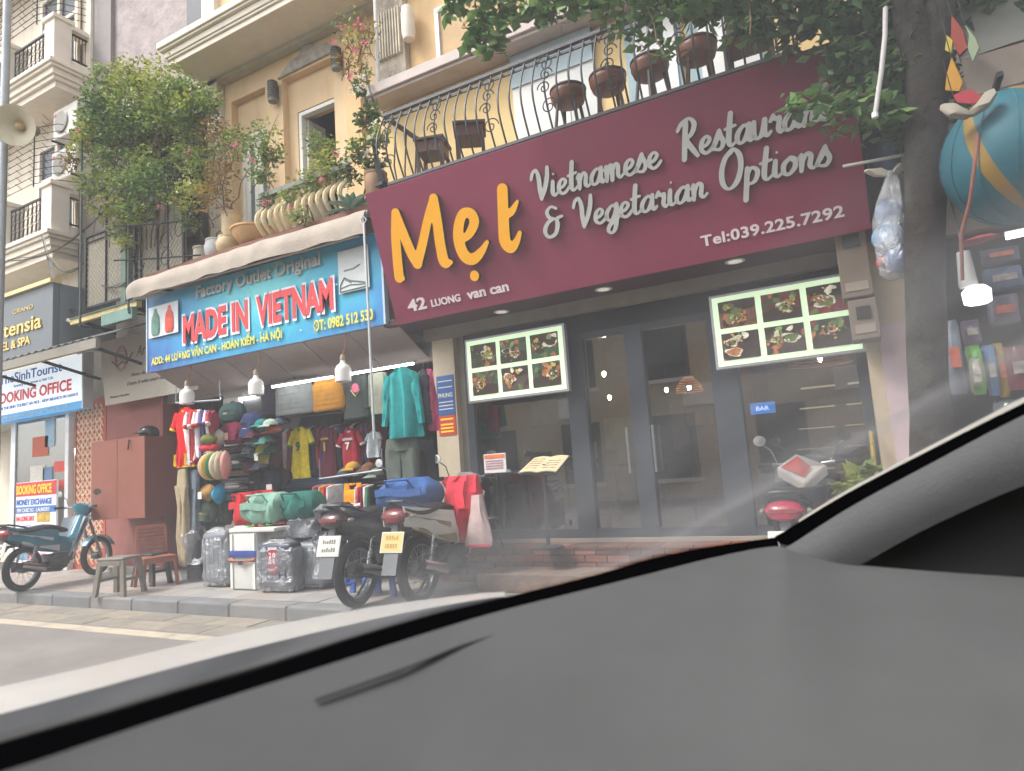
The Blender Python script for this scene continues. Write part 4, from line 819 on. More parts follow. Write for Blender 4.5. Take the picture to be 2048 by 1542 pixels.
# big letters: strokes given on the sign plane in metres, (u, v, radius)
def L_(pts): return pts
for lab, st in (('M', [[(.365, 1.12, .052), (.30, .90, .056), (.25, .66, .058), (.222, .49, .06)], [(.365, 1.12, .05), (.40, .90, .056), (.44, .70, .058), (.485, .585, .06)], [(.485, .585, .056), (.60, .76, .052), (.73, .98, .05), (.845, 1.15, .045)], [(.845, 1.15, .05), (.825, .92, .056), (.80, .68, .058), (.805, .53, .058), (.88, .51, .02)], [(.222, .49, .055), (.26, .47, .03)]]),
                ('e', [[(1.075, .70, .035), (1.16, .74, .045), (1.235, .83, .052), (1.215, .915, .05), (1.13, .93, .05), (1.055, .83, .056), (1.02, .69, .06), (1.045, .545, .06), (1.13, .49, .056), (1.24, .54, .04), (1.325, .615, .02)]]),
                ('dot', [[(1.105, .325, .05), (1.108, .33, .05)]]),
                ('t', [[(1.60, 1.05, .055), (1.565, .88, .056), (1.53, .70, .058), (1.515, .58, .06), (1.56, .51, .052), (1.63, .55, .035), (1.685, .625, .02)], [(1.56, .80, .03), (1.65, .835, .035), (1.725, .905, .016)]])):
    ink(st, .0125, SB, SX, SZ, 1, .045, .02, shear=0).build('letter', [ORG, SIDE], ms)
GLY = {
 'a': (1.12, [[(.88, .8), (.55, 1.0), (.15, .62), (.12, .2), (.36, .02), (.66, .25), (.86, .75)], [(.9, 1.0), (.84, .3), (1.0, .03), (1.2, .2)]]),
 'e': (.92, [[(.12, .42), (.5, .5), (.72, .78), (.5, 1.0), (.2, .75), (.13, .3), (.4, .02), (.72, .1), (.98, .35)]]),
 'i': (.56, [[(.22, 1.0), (.16, .3), (.34, .03), (.6, .22)], [(.3, 1.5), (.31, 1.5)]]),
 'n': (1.06, [[(.02, .75), (.2, .98), (.2, .5), (.18, .02)], [(.2, .45), (.5, .96), (.74, .8), (.68, .25), (.86, .03), (1.1, .22)]]),
 'm': (1.5, [[(.02, .75), (.2, .98), (.2, .5), (.18, .02)], [(.2, .45), (.46, .96), (.62, .8), (.6, .02)], [(.6, .45), (.88, .96), (1.1, .8), (1.06, .25), (1.24, .03), (1.5, .22)]]),
 't': (.72, [[(.42, 1.9), (.3, 1.0), (.25, .3), (.42, .03), (.75, .22)], [(.02, 1.08), (.7, 1.16)]]),
 's': (.86, [[(.0, .15), (.3, .7), (.48, 1.15), (.56, .8), (.74, .4), (.55, .03), (.2, .06)]]),
 'r': (.86, [[(.05, .8), (.24, 1.12), (.34, .85), (.64, .86), (.56, .3), (.7, .03), (.95, .22)]]),
 'u': (1.12, [[(.1, 1.0), (.08, .3), (.32, .02), (.66, .3), (.8, 1.0)], [(.82, 1.0), (.78, .3), (.96, .03), (1.2, .22)]]),
 'g': (1.08, [[(.88, .8), (.55, 1.0), (.15, .62), (.12, .2), (.36, .02), (.66, .25), (.86, .75)], [(.9, 1.0), (.84, .0), (.7, -.6), (.4, -.85), (.15, -.6), (.4, -.2), (1.15, .22)]]),
 'p': (1.02, [[(.24, 1.0), (.18, .2), (.1, -.9)], [(.2, .5), (.5, .98), (.86, .7), (.74, .2), (.42, .03), (.2, .2)]]),
 'o': (1.0, [[(.55, 1.0), (.16, .65), (.16, .18), (.46, .02), (.82, .4), (.78, .85), (.55, 1.0), (.7, .78), (1.05, .84)]]),
 'V': (1.42, [[(-.15, 1.55), (.02, 1.95), (.34, 2.05), (.5, 1.5), (.52, .7), (.6, .06)], [(.6, .06), (.95, .7), (1.2, 1.4), (1.28, 2.05)]]),
 'R': (1.4, [[(.5, 2.0), (.38, 1.0), (.3, .0)], [(-.1, 1.7), (.2, 2.05), (.75, 2.22), (1.1, 1.85), (.9, 1.35), (.45, 1.1)], [(.5, 1.1), (.8, .6), (1.25, .03)]]),
 'O': (1.45, [[(.75, 1.95), (.35, 1.75), (.08, 1.1), (.12, .4), (.5, .02), (1.0, .3), (1.28, 1.0), (1.22, 1.7), (.85, 2.1), (.5, 1.95)]]),
 '&': (1.2, [[(.95, 1.85), (.6, 2.05), (.32, 1.75), (.45, 1.35), (.75, 1.2)], [(.7, 1.2), (.3, 1.0), (.08, .5), (.3, .05), (.75, .15), (.95, .7), (.95, 1.15), (1.3, 1.25)]]),
 ' ': (.5, [])}
def script(body, u0, u1, v, xh, boldr=.138, capk=1.0):
    tot = sum(GLY[c][0] for c in body); sx = (u1-u0)/tot/xh; u = 0
    for c in body:
        adv, st = GLY[c]
        if st:
            k = 1 if c.islower() or c == '&' else capk
            S = [[(u+x*sx, y*k, boldr*(.6+.62*min(1, abs((s[min(i+1, len(s)-1)][1]-s[max(i-1, 0)][1]))))) for i, (x, y) in enumerate(s)] for s in st]
            S = [[(a*xh, b*xh, c_*xh) for a, b, c_ in s] for s in S]
            ink(S, .0085, SB+SX*u0+SZ*v, SX, SZ, 1, .028, .015, shear=.12).build('letter', [GRY, SIDE], ms)
        u += adv*sx
script('Vietnamese', 1.89, 3.07, .865, .128); script('Restaurant', 3.24, 4.37, .87, .13, capk=1.05)
script('&', 1.91, 2.09, .515, .13); script('Vegetarian', 2.24, 3.40, .53, .125); script('Options', 3.52, 4.34, .545, .125, capk=1.15)
text('42', .125, WHT, ms, sp(.2, .115), sp(1, .115), SZ, width=.24, off=.012, ext=.01); text('LUONG', .075, WHT, ms, sp(.50, .115), sp(1.5, .115), SZ, width=.36, off=.01, ext=.01); text('van can', .1, WHT, ms, sp(.94, .115), sp(1.9, .115), SZ, width=.48, off=.012, ext=.01)
text('Tel:039.225.7292', .09, WHT, ms, sp(3.29, .14), sp(4.2, .14), SZ, width=1.09, off=.01, ext=.01, spacing=1.05)

# ------------------------------------------------------------------ bellied iron balcony railing, each bar a part
RAILM = mat('45464a', .5, .3, var=.2)
rl = thing('balcony_railing', 'black bellied wrought-iron railing with spiral scrolls above the maroon sign', 'railing', (-2.2, 5.5, 4.45))
def bell(t): return 5.56-.16*math.sin(PI*min(1, max(0, (1-t)*.95)))**1.2-.02
RX0, RX1 = -4.26, -.08
MB().beam((RX0, 5.54, 5.29), (RX1, 5.54, 5.29), .05, .035).build('handrail', RAILM, rl); MB().beam((RX0, 5.5, 4.46), (RX1, 5.5, 4.46), .03).build('bottom_rail', RAILM, rl)
MB().beam((RX0, 5.54, 5.22), (RX1, 5.54, 5.22), .02).build('upper_rail', RAILM, rl)
nb = 33
for i in range(nb+1):
    xx = RX0+(RX1-RX0)*i/nb; MB().tube([(xx, bell(k/8), 4.46+.82*k/8) for k in range(9)], .0105, 5).build('bar', RAILM, rl, smooth=True)
for g in range(7):
    cx = -4.14+g*.64
    for (oz, rr, s_) in ((4.66, .09, 1), (4.83, .07, -1), (4.97, .07, 1), (5.12, .09, -1)):
        pts = []
        for q in range(26): a = q*PI/9; r_ = rr*(1-q/30); pts.append((cx+s_*.01+r_*math.cos(a)*s_, bell((oz-4.46)/.82)-.012+.0*q, oz+r_*math.sin(a)))
        MB().tube(pts, .0065, 4).build('scroll', RAILM, rl)
for yy in (5.75, 5.95, 6.15, 6.35): MB().tube([(RX0, yy, 4.46), (RX0-.05, yy, 4.8), (RX0, yy, 5.29)], .01, 5).build('side_bar', RAILM, rl)
MB().beam((RX0, 5.54, 5.29), (RX0, 6.6, 5.29), .04).build('side_handrail', RAILM, rl)
t = thing('corner_brace', 'slanting black iron brace from the slab roof down to the sign corner', 'brace', (-4.3, 5.5, 4.4)); MB().beam((-4.27, 5.45, 4.4), (-5.08, 6.25, 6.1), .045).build('bar', M_IRON, t); MB().box(-4.32, -4.22, 5.4, 5.5, 4.43, 4.47).build('foot', M_IRON, t)
SEAT = mat('6b3f25', .45, var=.3, scale=10)
def bar_stool(x, y, lab, rz=0, first=[None]):
    t = thing('bar_stool', lab, 'stool', (x, y, 4.42), rz, 'round wooden stools along the balcony railing')
    if first[0] is None:
        b = MB(); b.lathe([(.1, .5), (.16, .53), (.185, .6), (.18, .66), (.15, .69), (.001, .695)], 20); b.build('seat', SEAT, t, True, world=False)
        b = MB(); b.tube([(.175*math.cos(a), .175*math.sin(a), .66) for a in [i*PI/10 for i in range(21)]], .018, 6, cap=False); b.build('seat_rim', M_WOOD, t, True, world=False)
        for k in range(4): a = PI/4+k*PI/2; MB().tube([(.12*math.cos(a), .12*math.sin(a), .55), (.2*math.cos(a), .2*math.sin(a), 0)], .018, 6).build('leg', M_WOOD, t, True, world=False)
        MB().tube([(.155*math.cos(a), .155*math.sin(a), .22) for a in [PI/4+i*PI/2 for i in range(5)]], .01, 5).build('foot_ring', M_WOOD, t, world=False); first[0] = t
    else:
        for ch in first[0].children: dup(ch, t)
for x, rz, lab in ((-2.21, 0, 'round wooden stool in front of the white upstairs door'), (-1.78, .4, 'round wooden stool between the white door and the blue framed panel'), (-1.35, .9, 'round wooden stool before the first blue framed panel'), (-.9, .2, 'round wooden stool nearest to the tall wooden chair')): bar_stool(x, 5.95, lab, rz)
def small_table(x, y, rz, lab, h=.66, w=.36, name='side_table'):
    t = thing(name, lab, 'table', (x, y, 4.42), rz, 'dark square tables on the balcony'); a = w/2
    MB().box(-a, a, -a, a, h-.03, h).build('table_top', M_WOOD, t, world=False, bevel=.004); MB().box(-a+.03, a-.03, -a+.03, a-.03, h-.16, h-.031).build('apron', mat('54301f', .5, var=.2), t, world=False)
    for sx in (-1, 1):
        for sy in (-1, 1): MB().box(sx*(a-.04)-.02, sx*(a-.04)+.02, sy*(a-.04)-.02, sy*(a-.04)+.02, 0, h-.161).build('leg', M_WOOD, t, world=False)
    MB().box(-a+.06, a-.06, -.012, .012, .14, .17).build('stretcher', M_WOOD, t, world=False)
small_table(-3.42, 5.98, .5, 'dark square wooden balcony table, the cleaner edged one of two'); small_table(-3.95, 6.02, .3, 'dark square wooden balcony table with twigs on it, near the railing corner')
t = thing('balcony_chair', 'tall dark wooden chair behind the railing below the hanging leaves', 'chair', (-.45, 5.95, 4.42)); MB().box(-.2, .2, -.2, .2, .5, .54).build('seat', M_WOOD, t, world=False); MB().box(-.2, .2, .17, .2, .7, 1.0).build('backrest', M_WOOD, t, world=False)
for sx in (-.18, .18):
    for sy in (-.18, .18): MB().box(sx-.02, sx+.02, sy-.02, sy+.02, 0, 1.0 if sy > 0 else .5).build('leg', M_WOOD, t, world=False)

# ================================================================== SHOP 44: banner, roller awning, soffit, shell
s44 = thing('clothing_shop', 'open-fronted clothing and luggage shop under the bright blue banner', 'shop', (-6.7, 6.3, .13))
b = MB(); b.box(-9.2, -4.25, 8.8, 8.9, .12, 2.75); b.box(-9.2, -9.12, 6.5, 8.8, .12, 2.75); b.box(-4.32, -4.25, 6.61, 8.8, .12, 2.75); b.build('inner_wall', mat('3b3f45', .9, var=.2), s44)
MB().box(-9.2, -4.25, 6.3, 8.9, 2.76, 2.85).build('ceiling', mat('5b5a5a', .9), s44)
MB().box(-9.2, -4.25, 6.3, 6.4, 2.6, 2.759).build('lintel', mat('8e8680', .8, grime='6b645e'), s44); MB().box(-9.2, -4.25, 6.42, 6.6, 2.86, 4.04).build('upper_front', mat('857d74', .9), s44)
for i in range(6):
    x0 = -8.62+i*.71; b = MB(); P = [(x0+.004, 5.68, 2.985), (x0+.7, 5.68, 2.985), (x0+.7, 6.29, 2.64), (x0+.004, 6.29, 2.64)]; b.add(P+[(p[0], p[1], p[2]+.02) for p in P], [(3, 2, 1, 0), (4, 5, 6, 7), (0, 1, 5, 4), (1, 2, 6, 5), (2, 3, 7, 6), (3, 0, 4, 7)]); b.build('soffit_panel', mat('a09490', .75, var=.06, grime='857a75'), s44)
wp = MB(); wp.box(-7.95, -7.55, 6.3, 6.42, .13, 2.6); wp.build('tiled_pier', mat('8f8f8b', .7), s44)
for j in range(5):
    for i in range(2): MB().box(-7.95+i*.2+.004, -7.75+i*.2-.004, 6.29, 6.302, 2.0+j*.11, 2.1+j*.11).build('tile', mat('b5b4ae', .6, grime='8f8d86'), s44)
MB().box(-7.15, -6.7, 6.5, 6.55, 1.9, 2.55).build('tiled_patch', mat('a9a8a2', .7, var=.2, scale=20), s44)
t = thing('tube_lamp', 'left of two white tube lamps over the hanging jackets', 'lamp', (-6, 5.9, 2.5), 0, 'white tube lamps along the clothing shop front'); MB().box(-6.52, -5.5, 5.89, 5.91, 2.508, 2.53).build('tube', mat('ffffff', .4, var=0, emit=13), t); MB().box(-6.54, -5.48, 5.89, 5.93, 2.532, 2.55).build('batten', mat('77787a', .6), t)
t = thing('tube_lamp', 'right of two white tube lamps, reaching behind the steel pole', 'lamp', (-4.9, 5.9, 2.5), 0, 'white tube lamps along the clothing shop front'); MB().box(-5.24, -4.3, 5.89, 5.91, 2.508, 2.53).build('tube', mat('ffffff', .4, var=0, emit=13), t); MB().box(-5.26, -4.28, 5.89, 5.93, 2.532, 2.55).build('batten', mat('77787a', .6), t)
t = thing('shop_lamp', 'small white tube lamp deep behind the backpacks', 'lamp', at(493, 796, 6.2)); p = at(493, 796, 6.25); MB().box(p.x-.15, p.x+.15, p.y, p.y+.03, p.z-.012, p.z+.012).build('tube', mat('ffffff', .4, var=0, emit=20), t); MB().box(p.x-.16, p.x+.16, p.y, p.y+.03, p.z+.013, p.z+.03).build('batten', M_WHITE, t)

bn = thing('shop_banner', 'blue banner sign advertising goods made in vietnam with red lettering', 'banner', (-6.55, 5.62, 2.95))
BX0, BX1, BZ0, BZ1, BY = -8.63, -4.46, 2.95, 4.02, 5.62
def banner_mat():
    m = bpy.data.materials.new('banner_print'); m.use_nodes = True; T = m.node_tree; N = T.nodes; L = T.links; b = N['Principled BSDF']; b.inputs['Roughness'].default_value = .45
    tc = N.new('ShaderNodeTexCoord'); mp = N.new('ShaderNodeMapping'); mp.inputs['Location'].default_value = (-.1, 0, -.65); mp.inputs['Scale'].default_value = (.36, 0, .9); g = N.new('ShaderNodeTexGradient'); g.gradient_type = 'SPHERICAL'
    L.new(tc.outputs['Object'], mp.inputs['Vector']); L.new(mp.outputs[0], g.inputs['Vector']); r = N.new('ShaderNodeValToRGB'); e = r.color_ramp.elements; e[0].color = (*hexc('1d4a9c'), 1); e[1].color = (*hexc('62ccd2'), 1); e[1].position = .95; q = e.new(.3); q.color = (*hexc('1788c0'), 1); q = e.new(.6); q.color = (*hexc('28aac8'), 1)
    n = N.new('ShaderNodeTexNoise'); n.inputs['Scale'].default_value = 2.5; n.inputs['Distortion'].default_value = 1.5; L.new(tc.outputs['Object'], n.inputs['Vector']); a = N.new('ShaderNodeMath'); a.operation = 'MULTIPLY_ADD'; a.inputs[1].default_value = .45; a.inputs[2].default_value = -.2; L.new(n.outputs['Fac'], a.inputs[0]); s = N.new('ShaderNodeMath'); L.new(g.outputs['Fac'], s.inputs[0]); L.new(a.outputs[0], s.inputs[1]); L.new(s.outputs[0], r.inputs['Fac']); L.new(r.outputs[0], b.inputs['Base Color']); return m
b = MB(); b.sheet(lambda u, v: (BX0+(BX1-BX0)*u, BY+.012*math.sin(u*9)*math.sin(v*PI), BZ0+(BZ1-BZ0)*v), 40, 8); b.build('print', banner_mat(), bn, True)
MB().box(BX0, BX1, BY+.02, BY+.06, BZ0, BZ1).build('backing', mat('6d7478', .6), bn)
b = MB(); b.box(BX0-.03, BX0-.002, BY-.01, BY+.06, BZ0, BZ1); b.box(BX1+.002, BX1+.03, BY-.01, BY+.06, BZ0, BZ1); b.build('frame', mat('a9bcc8', .5, .3), bn)
RD2 = mat('d8383c', .5, var=.08, scale=3); W2 = mat('e6dfe8', .5, var=.04); GR2 = mat('a7a9a4', .6, var=.05); YL2 = mat('ded24a', .5, var=.06)
b0 = BY-.02
for s_, xa, w_ in (('MADE', -7.83, .85), ('IN', -6.87, .29), ('VIETNAM', -6.42, 1.26)):
    text(s_, .40, W2, bn, (xa-.03, b0, 3.24), (0, b0, 3.24), width=w_+.06, off=.05); text(s_, .36, RD2, bn, (xa, b0-.007, 3.262), (0, b0-.007, 3.262), width=w_, off=.02)
text('Factory Outlet Original', .17, GR2, bn, (-7.57, b0, 3.815), (0, b0, 3.815), width=2.23, off=.01)
text('ADD: 44 LƯƠNG VĂN CAN - HOÀN KIẾM - HÀ NỘI', .1, YL2, bn, (-8.52, b0, 3.04), (0, b0, 3.04), width=2.52, off=.005); text('ĐT: 0982 512 530', .125, YL2, bn, (-5.48, b0, 3.03), (0, b0, 3.03), width=.89, off=.012)
f = MB().box(-8.58, -7.94, b0-.004, b0-.001, 3.42, 3.86).build('photo_panel', mat('d5dadc', .5, var=.04), bn)
for dx, c in ((-8.42, '5f8f80'), (-8.12, 'd6503a')):
    b = MB(); b.rings([(dx, b0-.012, 3.45, .07, .006), (dx, b0-.012, 3.49, .09, .01), (dx, b0-.012, 3.6, .09, .01), (dx, b0-.012, 3.7, .08, .008), (dx, b0-.012, 3.76, .035, .006), (dx, b0-.012, 3.82, .02, .004)], 12); b.build('bag_picture', mat(c, .6, var=.3, scale=20), bn, True)
f = MB().box(-5.07, -4.62, b0-.004, b0-.001, 3.4, 3.9).build('photo_panel', mat('c9cfce', .5, var=.04), bn)
b = MB(); b.tube([(-5.04, b0-.008, 3.5), (-4.98, b0-.008, 3.58), (-4.9, b0-.008, 3.53), (-4.68, b0-.008, 3.47), (-4.67, b0-.008, 3.42), (-5.05, b0-.008, 3.42), (-5.04, b0-.008, 3.5)], .009, 4); b.tube([(-4.98, b0-.008, 3.66), (-4.84, b0-.008, 3.66), (-4.75, b0-.008, 3.69)], .007, 4); b.tube([(-5.05, b0-.008, 3.46), (-4.9, b0-.008, 3.48), (-4.68, b0-.008, 3.45)], .007, 4); b.tube([(-4.98, b0-.008, 3.56), (-4.88, b0-.008, 3.5)], .006, 4); b.build('shoe_picture', mat('7f8f88', .6), bn)
for i in range(12): MB().box(*(lambda x_: (x_, x_+.025))(BX0+.2+i*.33+rnd.uniform(-.1, .1)), b0-.003, b0-.001, *(lambda z_: (z_, z_+.018))(BZ0+rnd.uniform(.05, .3)+(.35 if i > 8 else 0))).build('tape_spot', mat('b9d9e6', .6), bn)

aw = thing('roller_awning', 'rolled grey-beige fabric awning sagging over the top of the blue banner', 'awning', (-6.6, 5.5, 4.1))
def awn(u, v):
    x = -8.72+u*4.2; a = v; sag = .007*math.sin(u*40+math.sin(u*13)*2)*(.3+v)+.02*noise.noise(Vector((u*11, v*2, 0)))
    y = 5.8-.42*math.sin(min(1, a*1.25)*PI/2); z = 4.27-.05*a-.25*max(0, a-.45)/.55*(1.0)-.05*(u**6)*a; return (x+(.12*(a-.5) if u > .95 else 0), y-sag, z+sag*.5)
b = MB(); b.sheet(awn, 90, 14, .012); b.build('fabric', mat('a59a8e', .85, var=.1, scale=4, bump=.3, grime='7f766b'), aw, True)
MB().tube([(-8.8, 5.5, 4.2), (-4.5, 5.5, 4.2)], .04, 10).build('roller_tube', mat('8d8a84', .5), aw)
MB().tube([(-8.75, 5.42, 4.0), (-4.6, 5.44, 3.95)], .014, 6).build('front_bar', mat('b9b4aa', .5), aw)
for xx in (-8.7, -4.52): MB().beam((xx, 5.5, 4.2), (xx, 6.4, 4.25), .04).build('bracket', M_IRON, aw)
t = thing('crank_pole', 'thin white steel crank pole hanging in front of the blue banner', 'pole', (-4.44, 5.33, 1.7))
MB().tube([(-4.44, 5.33, 4.02), (-4.43, 5.33, 2.9), (-4.43, 5.33, 1.68)], .014, 8).build('shaft', mat('c6c9cc', .4, .3), t, True)
MB().tube([(-4.44, 5.33, 4.0), (-4.48, 5.33, 4.05), (-4.44, 5.33, 4.1), (-4.4, 5.33, 4.05), (-4.44, 5.33, 4.0)], .01, 6).build('hook', M_STEEL, t)
for px, lab in (((374, 790), 'hanging white bell-shaped bulb nearest the red jersey'), ((512, 770), 'middle hanging white bell-shaped bulb, below the banner'), ((686, 742), 'hanging white bell-shaped bulb between the two tube lamps')):
    p = at(*px, 5.6); t = thing('light_bulb', lab, 'light bulb', p, 0, 'white bulbs hanging under the blue banner')
    MB().lathe([(.06, -.13), (.088, -.12), (.092, -.02), (.09, .0), (.092, .02), (.07, .06), (.035, .085), (.025, .12)], 20, Matrix.Translation(p)).build('bulb', mat('e6e4e0', .35, var=.03), t, True)
    MB().lathe([(.028, .12), (.03, .16), (.018, .19)], 12, Matrix.Translation(p)).build('socket', mat('a38f78', .5), t, True); MB().tube([p+Vector((0, 0, .18)), p+Vector((.02, .03, .28)), (p.x, p.y+.08, 2.98)], .006, 5).build('cord', mat('8f5a48', .6), t)
# ================================================================== MERCHANDISE of the clothing shop
HANG = mat('2b2c30', .5)
def dims(x0, x1, y0, y1, Y):
    p = at((x0+x1)/2, y0, Y); q = at((x0+x1)/2, y1, Y); a = at(x0, (y0+y1)/2, Y); b = at(x1, (y0+y1)/2, Y); return Vector(((a.x+b.x)/2, Y, p.z)), b.x-a.x, p.z-q.z
def sleeve(b, p, q, a0, a1, d0, d1, n=14, fold=.006, seed=0, k=5):
    p, q = Vector(p), Vector(q); d = (q-p).normalized(); s = d.cross(Vector((0, 1, 0))).normalized(); R = []
    for i in range(k+1):
        t = i/k; c = p.lerp(q, t); a = a0+(a1-a0)*t; e = d0+(d1-d0)*t; R.append([c+s*a*math.cos(2*PI*j/n)+Vector((0, 1, 0))*(e*math.sin(2*PI*j/n)+fold*noise.noise(Vector((j*.9, t*4, seed)))) for j in range(n)])
    b.loft(R)
def garment(kind, x0, x1, y0, y1, Y, col, label, cat='shirt', name=None, group=None, trim=None, num=None, rz=0, seed=0, numc='e8e6e0', z_off=0, puffy=False, panel=None):
    o, w, h = dims(x0, x1, y0, y1, Y); m = cloth_m(col); t = thing(name or cat, label, cat, o, rz, group); b = MB(); d = .035; sd = seed+len(col)+x0*.37
    if kind == 'tee':
        hw = w*.33; b.rings([(0, 0, -.0*h, w*.10, .012), (0, 0, -.03*h, w*.16, .02), (0, 0, -.07*h, w*.28, d*.8), (0, 0, -.13*h, hw, d), (0, 0, -.3*h, hw*.98, d*1.1), (0, 0, -.55*h, hw*.94, d), (0, 0, -.8*h, hw, d), (0, 0, -h, hw*1.05, d)], 36, .03, 11, sd)
        for s in (-1, 1): sleeve(b, (s*hw*.8, 0, -.1*h), (s*w*.46, 0, -.34*h), w*.12, w*.09, d*.8, d*.8, seed=sd)
    elif kind == 'jacket':
        hw = w*.34; b.rings([(0, 0, 0, w*.1, .02), (0, 0, -.04*h, w*.14, .03), (0, 0, -.08*h, w*.27, d), (0, 0, -.16*h, hw, d*1.3), (0, 0, -.5*h, hw*.97, d*1.2), (0, 0, -.97*h, hw*1.05, d*1.3), (0, 0, -h, hw, d)], 44, .042, 10, sd)
        for s in (-1, 1): sleeve(b, (s*hw*.85, -.01, -.12*h), (s*w*.42, -.015, -.82*h), w*.1, w*.07, d, d*.8, seed=sd, k=14, fold=.03)
    elif kind == 'vest':
        hw = w*.5; rows = []; n_ = 22
        for i in range(n_+1):
            v = i/n_; pf = (1+.16*abs(math.sin(v*PI*(7 if puffy else 1)))) if puffy else 1; rows.append((0, 0, -h*v, hw*(.8+.2*min(1, v*4))*(.97+.03*pf)*(.94 if v > .97 else 1), d*1.5*pf))
        b.rings(rows, 30, .012, 6, sd)
        if not puffy:
            for s in (-1, 1): sleeve(b, (s*hw*.8, -.02, -.02*h), (s*w*.47, -.02, -.8*h), w*.11, w*.08, d, d*.8, seed=sd, k=8, fold=.012)
    elif kind == 'trousers':
        b.rings([(0, 0, 0, w*.42, .03), (0, 0, -.06*h, w*.44, .04), (0, 0, -.2*h, w*.48, .045)], 24, .01, 6, sd)
        for s in (-1, 1): b.rings([(s*w*.22, 0, -.17*h, w*.25, .045), (s*w*.23, 0, -.4*h, w*.22, .042), (s*w*.22, 0, -.7*h, w*.2, .04), (s*w*.2, 0, -h, w*.2, .035)], 18, .022, 8, sd+s)
    elif kind == 'edge':
        b.rings([(0, 0, 0, .004, .03), (0, 0, -.03*h, w*.35, .12), (0, 0, -.1*h, w*.45, .19), (0, 0, -.5*h, w*.5, .2), (0, 0, -h, w*.46, .2)], 18, .012, 9, sd)
    elif kind == 'tank':
        hw = w*.42; b.rings([(0, 0, -.28*h, hw*.75, .02), (0, 0, -.36*h, hw*.95, d), (0, 0, -.6*h, hw, d), (0, 0, -h, hw*1.05, d)], 26, .014, 8, sd)
        for s in (-1, 1): sleeve(b, (s*hw*.62, 0, 0), (s*hw*.62, 0, -.34*h), w*.1, w*.13, .015, .02, seed=sd)
    b.build('fabric' if kind != 'trousers' else 'cloth', m, t, True, world=False)
    if kind in ('tee', 'tank'):
        tr = cloth_m(trim or col); q = MB(); ww = w*.33
        q.tube([(w*.11*math.cos(a), -.02+.03*abs(math.cos(a))-.012, -.02*h-.05*h*max(0, math.sin(a))) for a in [PI*i/8 for i in range(9)]], .012, 6); q.build('collar', tr, t, True, world=False)
        if trim and kind == 'tee':
            for s in (-1, 1):
                q = MB(); sleeve(q, (s*w*.455, 0, -.325*h), (s*w*.475, 0, -.36*h), w*.097, w*.094, d*.9, d*.9, fold=0, k=1); q.build('cuff', tr, t, True, world=False)
            q = MB(); q.rings([(0, 0, -.975*h, ww*1.06, d*1.1), (0, 0, -h*1.004, ww*1.07, d*1.1)], 28, .018, 9, sd); q.build('hem', tr, t, True, world=False)
    if panel:
        for (u0, u1, v0, v1, c) in panel: q = MB(); q.sheet(lambda u, v: (w*(u0+(u1-u0)*u), -d*1.25-.008+.006*math.sin(u*9+v*5), -h*(v0+(v1-v0)*v)), 6, 6, .006); q.build('colour_panel', cloth_m(c), t, True, world=False)
    if num:
        nz = .17*h; o2 = text(num, nz, cloth_m(numc), None, Vector((0, 0, 0)), Vector((1, 0, 0)), Vector((0, 0, 1)), 'number', ext=.004, off=.01, out=0)
        o2.parent = t; xs = [v.co.x for v in o2.data.vertices]; o2.location = (-(min(xs)+max(xs))/2, -d*1.3-.012, -.2*h-nz*1.5)
    q = MB(); q.tube([(0, 0, 0), (0, 0, .04), (.015, 0, .06), (0, 0, .075)], .003, 4); q.beam((-w*.18, 0, -.02), (w*.18, 0, -.02), .008) if kind != 'edge' else None; q.build('hanger', HANG, t, world=False)
    return t
def rail(p, q, lab, name='clothes_rail'):
    t = thing(name, lab, 'rail', p); MB().tube([p, q], .014, 8).build('bar', M_STEEL, t, True)
    for e in (p, q): MB().tube([Vector(e), Vector(e)+Vector((0, .0, .25))], .008, 5).build('drop_rod', M_STEEL, t)
rail(at(352, 806, 5.62), at(440, 800, 5.62)+Vector((0, .0, 0)), 'steel clothes rail holding the red jersey by the red wall'); rail(at(560, 838, 6.6), at(765, 815, 6.6), 'steel clothes rail of the back row of jerseys'); rail(at(640, 958, 6.05), at(765, 940, 6.05), 'low steel rail with small jerseys behind the motorbikes')
G1 = 'shirts on the front rail by the red wall'
for i, (px, c, tr, lab) in enumerate(((425, 'b0304e', 'e4dedc', 'crimson shirt at the inner end of the front rail'), (418, 'e8e6e6', '5b3a78', 'white shirt with purple print near the inner end of the front rail'), (411, '5f4a8c', None, 'purple patterned shirt behind the white shirts on the front rail'), (404, 'e3e0e0', 'b84444', 'white shirt with thin red cuff lines on the front rail'), (397, 'dcd9d8', 'b84444', 'white and red trimmed shirt third behind the red jersey'), (390, 'c8404c', 'e6e2e0', 'red and white striped shirt second behind the red jersey'), (382, 'e5e2e2', 'c03038', 'white shirt with red stripe directly behind the red jersey'))):
    garment('tee', px-23, px+23, 821-i*.3, 905+i*4, 5.66-i*.006+(.0), c, lab, group=G1, trim=tr, seed=i, rz=-.9)
garment('tee', 344, 400, 815, 934, 5.55, 'd81f26', 'bright red football jersey with yellow cuffs, front of the rail', group=G1, trim='e8c32c', seed=3, panel=[(.2, .26, .2, .98, 'e6e3e2'), (-.3, -.22, .78, .98, 'e8b92c'), (.08, .15, .78, .98, 'e8b92c')])
for px, zz in ((362, 838), (374, 838)): pass
G2 = 'trousers hanging under the front rail'
garment('trousers', 350, 382, 938, 1132, 5.55, 'a4957a', 'beige trousers hanging with a clip of rings, under the red jersey', 'trousers', group=G2, rz=-.25); garment('trousers', 374, 404, 940, 1135, 5.6, '66707c', 'slate grey long trousers hanging beside the beige pair', 'trousers', group=G2, rz=-.3, seed=4); garment('trousers', 396, 420, 950, 1130, 5.7, '3d444e', 'dark charcoal trousers at the back of the hanging pairs', 'trousers', group=G2, seed=5)
